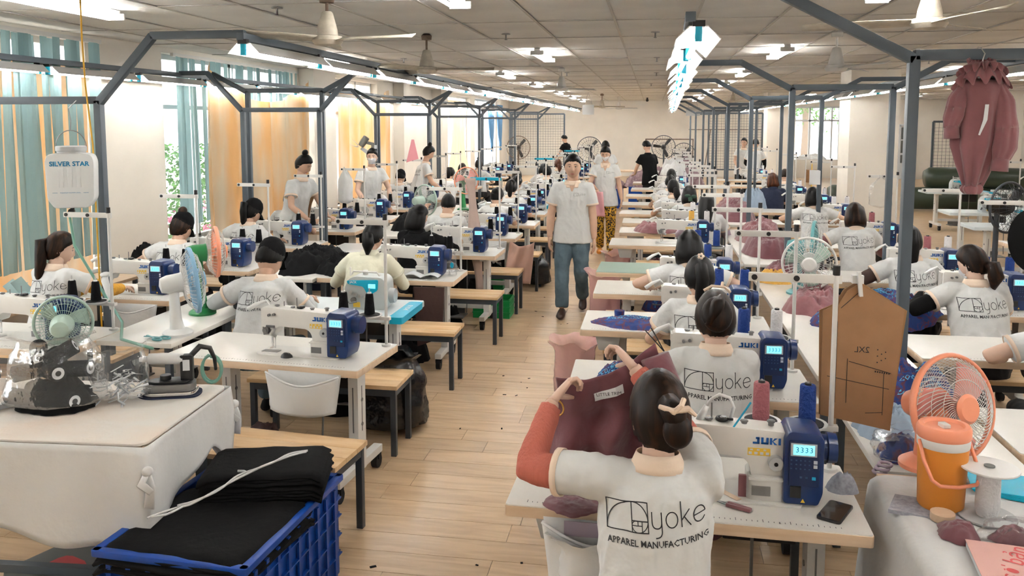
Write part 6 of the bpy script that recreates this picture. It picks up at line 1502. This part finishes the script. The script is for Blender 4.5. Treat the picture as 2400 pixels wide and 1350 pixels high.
heap('maroon_bundle', 'scrunched maroon cloth bundle tied with a grey tape', 'cloth', (.93, 2.60, .805), (.06, .07, .05), 'maroon', 44, rough=.1)
bag('bundle_bag', 'clear bag of maroon cloth beside the notebook', (1.10, 2.58, .805), (.12, .06, .07), 'bag_clear', 12)
heap('bagged_cloth', 'maroon cloth inside the clear bag beside the notebook', 'cloth', (1.10, 2.58, .807), (.10, .05, .045), 'maroon', 45)
b = MB(); b.lathe([(.024, 0), (.036, 0), (.036, .024), (.024, .024)], 20); o = b.build('tape_roll', 'edge_wood', smooth=40); o.location = (.915, 2.69, .806); tag(o, 'roll of beige adhesive tape beside the orange jug', 'tape')
for k in range(4): flat_piece('turquoise_folder', ('topmost', 'second', 'third', 'lowest')[k] + ' turquoise plastic folder on the sheet behind the spool', 'folder', [(-.13, -.09), (.13, -.09), (.13, .09), (-.13, .09)], .004, Matrix.Translation((1.22 + k * .008, 2.96 - k * .004, .823 - k * .005)) @ Matrix.Rotation(R(-12 - k * 3), 4, 'Z'), 'cyan_plastic')
b = MB()
for q in range(3): b.torus(.022, .006, 18, 6, Matrix.Translation((.85 + q * .012, 3.16 + q * .01, .757 + q * .011)))
tag(b.build('hair_ties', 'lilac', smooth=True), 'small pile of scrunchies on the white shelf behind the phone', 'hair tie')
# ---- mauve blouse on a hanger
t = thing('hanging_blouse', 'mauve ruffled blouse hanging from the closest gantry beam', 'blouse', (1.475, 4.13, .33)); t.scale = (.86, .86, .86)
def bod(u, v):
    a = 2 * PI * u; z = 2.22 - .56 * v; w = (.098 + .022 * math.sin(v * PI * .9)) * (1 - .58 * max(0, v - .62) / .38); d = (.05 + .035 * math.sin(v * PI)) * (1 - .3 * max(0, v - .7) / .3); f = 1 + .13 * math.sin(a * 8 + v * 1.6) * (.25 + v) + .06 * NZ(V((math.cos(a) * 3, math.sin(a) * 3, v * 5)))
    return (math.cos(a) * w * f - .02 * v, math.sin(a) * d * f, z + .03 * NZ(V((a, 0, 1))) * v)
b = MB(); b.grid(90, 26, bod); b.build('bodice', 'mauve', t, smooth=True, solid=.003)
b = MB(); b.grid(60, 6, lambda u, v: (-.02 + math.cos(2 * PI * u) * (.034 + .02 * math.sin(v * PI)) * (1 + .10 * math.sin(u * 44)), math.sin(2 * PI * u) * .035 * (1 + .1 * math.sin(u * 44)), 1.67 - .055 * v)); b.build('waist_ruffle', 'mauve', t, smooth=True, solid=.003)
for s_, P_, rr in ((-1, [(-.075, .01, 2.21), (-.115, -.01, 2.13), (-.135, -.03, 2.03), (-.150, -.03, 1.97)], [.028, .046, .052, .036]), (1, [(.075, .0, 2.21), (.105, -.03, 2.12), (.108, -.06, 1.98), (.10, -.07, 1.86), (.088, -.07, 1.80)], [.028, .045, .056, .058, .040])):
    b = MB(); n_ = len(P_); pts = []; rad = []
    for k in range(24):
        f = k / 23 * (n_ - 1); i0 = min(int(f), n_ - 2); g = f - i0; pts.append(V(P_[i0]).lerp(V(P_[i0 + 1]), g)); rad.append(rr[i0] + (rr[i0 + 1] - rr[i0]) * g)
    def slv(u, v):
        k = min(23, int(v * 23)); a = 2 * PI * u; r = rad[k] * (1 + .09 * math.sin(a * 7 + v * 3) + .08 * NZ(V((math.cos(a) * 2, v * 6, s_)))); return pts[k] + V((math.cos(a) * r, math.sin(a) * r * .8, 0))
    b.grid(44, 23, slv); sl_ = b.build('sleeve', 'mauve', t, smooth=True, solid=.003)
    e = pts[-1]; b = MB(); b.tube([e + V((0, 0, .01)), e + V((-s_ * .004, 0, -.022)), e + V((-s_ * .006, 0, -.058))], [rr[-1] * .95, rr[-1] * .98, rr[-1] * 1.05], 22, cap=False); b.build('cuff', 'mauve', sl_, smooth=True, solid=.004)
for k, (r0, r1, z0_, dz, fr_, nm_) in enumerate(((.055, .135, 2.262, .075, 13, 'ruffle'), (.050, .115, 2.285, .03, 17, 'ruffle'), (.050, .066, 2.262, -.062, 22, 'collar'))):
    def ruf(u, v): a = 2 * PI * u; r = r0 + (r1 - r0) * v; wv = math.sin(a * fr_ + 2 * math.sin(a * 2 + k)); return (math.cos(a) * r * (1 + .10 * v * wv), math.sin(a) * r * .75 + (.02 * v if k == 2 else 0), z0_ - dz * v * (1 if k == 2 else v) - .03 * math.sin(a) * (1 if k < 2 else -.6) + (.022 if k < 2 else .008) * v * math.cos(a * fr_ + k))
    b = MB(); b.grid(200, 7, ruf); b.build(nm_, 'mauve', t, smooth=True, solid=.002)
b = MB(); b.tube([(0, .0, 2.24), (.0, 0, 2.33), (.012, .01, 2.36), (.008, .06, 2.395), (.0, .075, 2.40), (-.004, .10, 2.37)], .003, 6); b.build('hanger_hook', 'steel', t, smooth=True)
b = MB(); b.tube([(-.09, 0, 2.225), (0, 0, 2.25), (.09, 0, 2.225)], .005, 6); b.build('hanger_arm', 'steel', t, smooth=True)
flat_piece('size_tape', None, None, [(-.008, .0), (.010, 0), (.006, -.08), (-.026, -.16), (-.034, -.157), (-.014, -.08)], .002, Matrix.Translation((-.01, -.115, 2.09)) @ XZ, 'paper', t)
# ---- clutter of the rows left of the aisle
heap('black_cloth', 'black cut cloth pile at the left of the capped worker', 'cloth', at_table('A', 1, -.50, .22), (.22, .20, .12), 'cloth_black', 70, drape=.0)
heap('black_cloth', 'black cloth pile on the shelf beside the green fan', 'cloth', (-3.0, 5.75, .745), (.2, .2, .13), 'cloth_black', 71)
heap('black_cloth', 'long black cloth pile across the shelf behind the steel posts', 'cloth', (-3.02, 7.1, .745), (.24, .5, .2), 'cloth_black', 72, 14, 44)
heap('black_cloth', 'black cloth over the table of the woman in cream jacket', 'cloth', at_table('A', 2, -.45, .3), (.22, .24, .18), 'cloth_black', 73)
heap('black_cloth', 'black cloth pile on the far end of the shelf by the curtains', 'cloth', (-3.0, 10.2, .745), (.22, .6, .2), 'cloth_black', 74, 14, 44)
heap('black_cloth', 'black cloth bundle beside the topknot woman', 'cloth', (-4.75, 7.2, .75), (.12, .2, .15), 'cloth_black', 75)
heap('black_cloth', 'dark clothes in the hands of the short-haired man', 'cloth', at_table('A', 4, -.30, .08, .80), (.22, .12, .12), 'cloth_black', 76)
heap('black_cloth', 'black scraps below the fallen blind slats', 'cloth', (-4.35, 4.55, .75), (.22, .14, .06), 'cloth_black', 77)
bag('rubbish_sack', 'shiny black rubbish sack under the second bench', (-1.72, 5.25, 0), (.26, .22, .50), 'bag_black', 21, top=.6)
bag('rubbish_sack', 'shiny black sack standing in the aisle before the walking man', (-1.42, 10.35, 0), (.17, .17, .42), 'bag_black', 23, top=.3)
flat_piece('brown_apron', 'dark brown cloth hanging from the third table left of the aisle', 'cloth', [(-.13, 0), (.13, 0), (.11, -.42), (-.10, -.50)], .02, Matrix.Translation((-1.80, 6.56, .70)) @ XZ, mat('dark_brown_cloth', (.045, .022, .02), .85, bump=.3, bs=12))
b = MB(); b.grid(3, 24, lambda u, v: (-1.80 + .10 * v + (u - .5) * .11 * (1 - .3 * math.sin(v * 9)), 8.15 + .02 * math.sin(v * 7 + u), 1.50 - 1.15 * v)); tag(b.build('cloth_strip', mat('beige_cloth', (.50, .38, .33), .85, bump=.3, bs=12), smooth=True, solid=.004), 'long beige cloth strip hanging beside the fourth table left of the aisle', 'cloth')
b = MB(); b.grid(14, 12, lambda u, v: (-1.55 + .28 * u - .05 * v, 9.05 + .03 * math.sin(u * 12 + v * 3), .74 - .05 * math.sin(u * PI) - v * (.30 + .18 * u))); tag(b.build('hanging_cloth', mat('pink_beige', (.56, .35, .28), .85, bump=.3, bs=12), smooth=True, solid=.004), 'pinkish beige cloth draped from the fifth table left of the aisle', 'cloth')
for k, (x, y) in enumerate(((-1.65, 8.62), (-1.95, 9.9))):
    t = thing('green_crate', 'green plastic crate under the %s bench left of the aisle' % ('fourth' if k == 0 else 'fifth'), 'crate', (x, y, 0)); b = MB()
    for s in (-1, 1): b.box((s * .19, 0, .10), (.012, .30, .2)); b.box((0, s * .145, .10), (.38, .012, .2))
    b.box((0, 0, .006), (.38, .3, .012)); b.build('shell', 'crate_green', t)
    for z in (.06, .12, .18): b = MB(); b.box((0, -.155, z), (.40, .01, .014)); b.box((.199, 0, z), (.01, .30, .014)); b.build('rib_band', 'crate_green', t)
t = thing('water_bottle', 'clear plastic bottle with yellow drink beside the cream jacket', 'bottle', at_table('A', 2, -.10, .42)); b = MB(); b.lathe([(.001, 0), (.030, 0), (.032, .01), (.032, .13), (.014, .17), (.012, .19)], 16); b.build('bottle_body', mat('drink', (.80, .62, .25), .2, alpha=.8), t, smooth=40); b = MB(); b.lathe([(.014, .188), (.014, .205), (.001, .206)], 12); b.build('bottle_cap', 'white_plastic', t, smooth=40)
t = thing('water_bottle', 'clear water bottle with blue drop label on the third table', 'bottle', at_table('A', 2, .52, .30)); b = MB(); b.lathe([(.001, 0), (.032, 0), (.034, .01), (.034, .15), (.014, .19), (.012, .21)], 16); b.build('bottle_body', 'bag_clear', t, smooth=40); b = MB(); b.ell((0, -.034, .09), (.016, .004, .025), 10, 8); b.build('drop_label', 'cyan_plastic', t, smooth=True); b = MB(); b.lathe([(.014, .208), (.014, .225), (.001, .226)], 12); b.build('bottle_cap', 'white_plastic', t, smooth=40)
b = MB(); b.grid(10, 4, lambda u, v: V(at_table('A', 2, .30, .16)) + V(((u - .5) * .30, (v - .5) * .21, .012 + .03 * math.sin(abs(u - .5) * 2 * PI * .9)))); tag(b.build('open_notebook', 'paper', smooth=True, solid=.006), 'open white notebook on the third table left of the aisle', 'notebook')
bag('cone_bag', 'thin clear bag next to the bottle on the third table', at_table('A', 2, .44, .42), (.10, .07, .10), 'bag_clear', 31)
desk_fan('pale grey-green fan behind the short-haired man', (-2.75, 9.9, .745), R(150), .19, 'fan_mint', 'grey_plastic', 'fan_mint', 'fan_mint', .36)
desk_fan('green fan with pink blades in the middle of the left rows', (-2.75, 12.2, .745), R(40), .20, 'plastic_coral', 'white_metal', 'fan_green', 'plastic_pink', .45)
# fallen blind slats
r_ = random.Random(6)
for k in range(6):
    o = flat_piece('fallen_slat', 'fallen teal blind slat lying in a heap by the first window, %s' % ORD[k], 'blind slat', [(-.05, -.12), (.05, -.12), (.05, .12), (-.05, .12)], .003, Matrix.Translation((-5.38 + k * .07, 6.2 + r_.gauss(0, .05), .60 + r_.random() * .04)) @ Euler((R(60 + r_.gauss(0, 20)), R(r_.gauss(0, 30)), R(r_.gauss(0, 40)))).to_matrix().to_4x4(), 'blind')
side_table('low ledge table under the first window', -5.2, 6.3, .5, 2.2, .56, 'edge_wood')
# ---- far end
for k, (x, y, h, w) in enumerate(((-.05, 20.4, .55, 1.0), (-1.1, 20.6, .5, .8))):
    t = thing('storage_bin', 'deep blue fabric bin full of plum garments, %s the aisle' % ('right of' if k == 0 else 'left of'), 'bin', (x, y, 0)); b = MB(); b.rbox((0, 0, h / 2), (w, .7, h), .03); b.build('shell', 'crate_blue', t)
    heap('plum_garments', 'tangled plum and grey garments heaped on the %s blue bin' % ('larger' if k == 0 else 'smaller'), 'cloth', (x, y, h - .02), (w * .62, .45, .42 if k == 0 else .25), 'plum_pile', 80 + k, 16, 50, .8)
heap('plum_garments', 'mound of plum garments on the tables right of the bins', 'cloth', (.55, 17.6, .74), (.5, .5, .52), 'plum_pile', 83, 16, 50, .8)
heap('white_garments', 'white tulle garments on top of the plum mound', 'cloth', (.45, 17.3, 1.0), (.28, .2, .32), 'cloth_white', 84, 12, 36, .8)
side_table('broad wooden table under the plum mound', .70, 17.75, 1.0, .8, .74, 'edge_wood'); side_table('wooden table beyond the blue bins', -.7, 23.5, 2.2, .8, .75, 'edge_wood')
big_fan('large black industrial fan left of the aisle end', (-2.0, 27.0, 0), R(8), .40, 1.23); big_fan('large black industrial fan in front of the steel rack', (.35, 27.0, 0), R(-5), .37, 1.31); big_fan('second black industrial fan low behind the rack', (1.02, 28.0, 0), R(-25), .42, 1.0)
big_fan('black pedestal fan standing right of the column', (3.35, 8.55, 0), R(30), .24, 1.25)
big_fan('brown-bladed industrial fan by the far window', (-3.9, 24.3, 0), R(10), .34, 1.35, 'rust')
b = MB()
for x in (-.22, 1.34): b.box((x, 28.6, .775), (.04, .04, 1.55))
b.box((.56, 28.6, 1.53), (1.6, .04, .04)); tag(b.build('steel_rack', 'rust'), 'rusty steel rack frame in front of the back wall', 'rack')
b = MB(); b.cyl((1.25, 30, 1.85), (4.2, 30, 1.85), .014, n=8); b.bar((2.0, 30, 1.85), (1.75, 30, .0), .03); b.bar((4.0, 30, 1.85), (4.0, 30, 0), .03); tag(b.build('clothes_rail', 'rust', smooth=40), 'thin brown clothes rail in front of the back wall', 'rail')
def mesh_screen(label, x0, x1, y, z0, z1, loc=None):
    t = thing('mesh_screen', label, 'screen', ((x0 + x1) / 2, y, 0)); w = x1 - x0; b = MB()
    for s in (-1, 1): b.box((s * w / 2, 0, z1 / 2), (.05, .05, z1))
    b.box((0, 0, z1), (w, .05, .05)); b.box((0, 0, z0), (w, .05, .04)); b.build('frame', 'frame_grey', t)
    b = MB(); n = int(w / .085)
    for k in range(n): b.box((-w / 2 + (k + .5) * w / n, 0, (z0 + z1) / 2), (.006, .006, z1 - z0))
    for k in range(int((z1 - z0) / .085)): b.box((0, 0, z0 + .085 * k), (w, .006, .006))
    tag(b.build('wire_mesh', 'frame_dark', t), kind='stuff'); return t
mesh_screen('wire mesh screen at the end of the left rows', -4.75, -2.95, 28.2, .6, 2.38); mesh_screen('wire mesh screen at the end of the right rows', 1.75, 3.4, 27.2, .6, 2.38); mesh_screen('small wire mesh screen beyond the columns', 6.9, 7.9, 22.3, .5, 2.1)
def hung_board(label, x, y, z, w, h, m='grey_plastic'):
    t = thing('hanging_sign', label, 'sign', (x, y, 0)); b = MB(); b.box((0, 0, z), (w, .015, h)); b.build('panel', m, t, bevel=.004)
    b = MB(); b.cyl((-w * .35, 0, z + h / 2), (0, 0, ZC), .004, n=5); b.cyl((w * .35, 0, z + h / 2), (0, 0, ZC), .004, n=5); b.build('cord', 'dark_steel', t)
hung_board('blank grey sign board hanging above the left side of the aisle', -1.83, 24, 2.45, .33, .28); hung_board('blank grey sign board hanging near the right gantries', 1.2, 26, 2.42, .42, .26)
b = MB(); b.ell((0, 0, -.09), (.05, .05, .05), 12, 8); b.cyl((0, 0, -.06), (0, 0, 0), .03, n=10); o = b.build('security_camera', 'black_plastic', smooth=True); o.location = (-.2, 29.0, ZC); tag(o, 'black dome security camera on the ceiling near the back wall', 'camera')
# paper sheet on the post, hat on a stand
flat_piece('paper_sheet', 'plain white paper sheet taped to the third gantry post', 'paper', [(-.065, -.09), (.065, -.09), (.065, .08), (.04, .09), (-.065, .09)], .002, Matrix.Translation((1.97, 10.66, 1.39)) @ XZ, 'paper')
b = MB(); b.lathe([(.001, .03), (.085, .03), (.10, .0), (.20, -.01), (.20, -.016), (.001, -.014)], 24, Matrix.Rotation(R(80), 4, 'X') @ Matrix.Rotation(R(20), 4, 'Y')); o = b.build('black_hat', 'cloth_black', smooth=40); o.location = (2.30, 5.42, 1.34); tag(o, 'wide black sun hat hanging on the thread stand at the right picture edge', 'hat')
b = MB(); b.grid(1, 16, lambda u, v: (2.35 + u * .012, 13.0, 1.45 - .55 * v)); tag(b.build('measuring_tape', 'yellow_label', solid=.002), 'yellow measuring tape hanging from a thread stand', 'tape')
bag('hanging_bag', 'white plastic bag hung on a stand in front of the column', (2.45, 9.54, 1.13), (.12, .08, .36), 'bag_clear', 44, top=.12)
# right background workplace
for k, (x, y, kind) in enumerate(((4.6, 11.2, 'grey'), (6.0, 11.4, 'grey'), (4.9, 13.0, 'grey'), (6.4, 13.2, 'white'), (7.7, 12.9, 'white'), (4.4, 9.4, 'white'), (5.8, 17.0, 'grey'), (7.2, 17.2, 'grey'))):
    place(TP[kind], (x, y, 0), R(90 if k in (1, 3) else 0), '%s-topped sewing table in the hall beyond the columns, %s of its kind' % (kind, ORD[k]), 'tables beyond the columns')
    if k not in (3, 5): place(OC if k % 2 == 0 else MP, (x - .1, y + .15, TZ), 0, 'idle %s standing beyond the columns, %s from the post' % ('overlock machine' if k % 2 == 0 else 'sewing machine', ORD[k]), 'machines beyond the columns')
    place(SP['cyan' if k % 3 == 0 else 'white'], (x + .5, y + .45, TZ), 0, '%s thread stand beyond the columns on the %s table there' % ('cyan' if k % 3 == 0 else 'white', ORD[k]), 'stands beyond the columns')
for k, (x, y, l, z) in enumerate(((7.2, 21.0, 2.6, .28), (7.6, 21.1, 2.4, .75), (5.2, 22.0, 1.6, .25))):
    b = MB(); b.tube([(-l / 2, 0, 0), (-l / 2 + .1, 0, .01), (0, .03, .02), (l / 2 - .1, 0, 0), (l / 2, 0, 0)], [.2, .26, .27, .26, .2], 18); o = b.build('tarp_roll', 'tarp_green', smooth=True); o.location = (x, y, z); tag(o, 'dark green plastic fabric roll beyond the columns, %s' % ('lower long one', 'upper one', 'short one')[k], 'fabric roll')
side_table('long cutting table under the far window', 6.2, 31.2, 2.6, 1.1, .8, 'laminate'); t = thing('cardboard_box', 'brown cardboard box under the cutting table', 'box', (5.6, 30.6, 0)); b = MB(); b.box((0, 0, .22), (.5, .4, .44)); b.build('carton', 'cardboard', t); b = MB(); b.box((0, -.201, .22), (.06, .002, .44)); b.build('tape', 'edge_wood', t)
big_fan('tilted black fan in front of the far window', (6.3, 28.5, 0), R(50), .38, 1.15)
bag('white_sack', 'large pale plastic sack next to the cutting table', (6.6, 27.0, 0), (.4, .35, .7), 'cloth_white', 61)
heap('folded_paper', 'folded white cloth on the cutting table by the window', 'cloth', (5.6, 31.0, .8), (.5, .35, .2), 'cloth_white', 85)
heap('folded_white', 'pale blue white cloth folded beside the auburn-haired worker', 'cloth', (1.55, 13.3, .745), (.2, .3, .3), 'pale_blue', 86)
# ---- ceiling fans, sprinklers
def ceiling_fan(label, x, y, z, old=False, rz=0, r=.68):
    t = thing('ceiling_fan', label, 'ceiling fan', (x, y, 0), rz); m = 'fan_old' if old else 'white_metal'
    b = MB(); b.cyl((0, 0, ZC), (0, 0, z + .10), .011, n=8); b.lathe([(.05, ZC - .06), (.055, ZC - .02), (.03, ZC)], 14); b.build('down_rod', 'rust' if old else m, t, smooth=40)
    b = MB(); b.lathe([(.03, z + .20), (.04, z + .19), (.07, z + .08), (.075, z + .04), (.075, z + .035)], 18); b.build('canopy', m, t, smooth=40)
    b = MB(); b.lathe([(.05, z + .03), (.10, z + .03), (.11, z), (.09, z - .03), (.001, z - .04)], 20); b.build('motor', m, t, smooth=40)
    for k in range(3):
        a = 2 * PI * k / 3; Mq = Matrix.Rotation(a, 4, 'Z'); b = MB(); b.grid(8, 3, lambda u, v: Mq @ V((.10 + (r - .10) * u, (v - .5) * (.10 + .05 * math.sin(u * PI)) * (1 if u < .95 else .6), z + .01 + (v - .5) * .03))); b.build('blade', m, t, smooth=True, solid=.006)
ceiling_fan('rusty cream ceiling fan above the first lamp rail left of the aisle', -2.25, 5.6, 2.62, True, R(-12)); ceiling_fan('cream ceiling fan partly hidden behind the left lamp rail', -2.25, 8.2, 2.58, True, R(5)); ceiling_fan('grey ceiling fan above the far aisle', -1.45, 13.4, 2.6, False, R(172), .8)
ceiling_fan('white bell-shaped ceiling fan above the column row', 1.75, 8.6, 2.58, False, R(175), .72); ceiling_fan('cream ceiling fan nearest the hanging blouse', 1.68, 5.6, 2.66, True, R(165), .75); ceiling_fan('far ceiling fan with thick cream rod', -1.5, 25, 2.55, True, R(10)); ceiling_fan('white ceiling fan farthest down the aisle', -1.1, 27.5, 2.55, False, R(30)); ceiling_fan('small ceiling fan above the right mesh screen', 2.0, 22, 2.6, True, R(0)); ceiling_fan('ceiling fan above the hall beyond the columns', 5.8, 12.5, 2.6, False, R(40))
SPR = thing('sprinkler_head', '', 'sprinkler'); b = MB(); b.lathe([(.045, ZC), (.045, ZC - .004), (.008, ZC - .006), (.008, ZC - .05), (.02, ZC - .055), (.001, ZC - .06)], 14); b.build('sprinkler_body', 'dark_steel', SPR)
for k, (x, y) in enumerate(((-1.47, 8.36), (.01, 8.41), (.04, 11.6), (-3.4, 11.2), (-1.5, 14.7), (3.8, 12.6), (.05, 15.0), (-.05, 19), (-2.9, 6.2), (.3, 18.0))): place(SPR, (x, y, 0), 0, 'steel ceiling sprinkler head, %s counted from the camera side' % ORD[k], 'sprinkler heads')
# cloth bundles added under the tables to deepen the shade there
r_ = random.Random(21)
for row, m1, m2, nm1, nm2 in (('A', 'cloth_black', 'dark_brown_cloth', 'black', 'dark brown'), ('B', 'cloth_black', 'navy', 'black', 'navy'), ('C', 'maroon', 'print_fabric', 'maroon', 'blue printed'), ('D', 'maroon', 'navy', 'maroon', 'navy')):
    for k in range(9):
        if (row, k) == ('C', 0): continue
        q = STN[row, k] @ V((r_.uniform(-.1, .12), .26, 0)); f = r_.random() < .6
        heap('shade_bundle', '%s cloth bundle added for shade under the %s table %s' % (nm1 if f else nm2, ORD[k], ROWN[row]), 'cloth', (q.x, q.y, 0), (.26, .17, r_.uniform(.2, .36)), m1 if f else m2, 100 + ord(row) + k, group='bundles added for shade under the tables')
# scraps on the floor
r_ = random.Random(12)
scr = MB(); sm_ = scr.box((0, 0, .002), (.03, .012, .003)) or None; me_s = scr.mesh('floor_scrap'); me_s.materials.append(MATS['cloth_black'])
for k in range(26):
    o = share('floor_scrap', me_s, None, (r_.uniform(-1.25, -.5), r_.uniform(3.2, 11), 0), r_.random() * 6, (r_.uniform(.3, 1), r_.uniform(.4, 1.2), 1)); tag(o, 'tiny black thread scrap on the wooden aisle floor', 'scrap', 'thread scraps on the aisle floor')
bpy.data.scenes.remove(TMP)
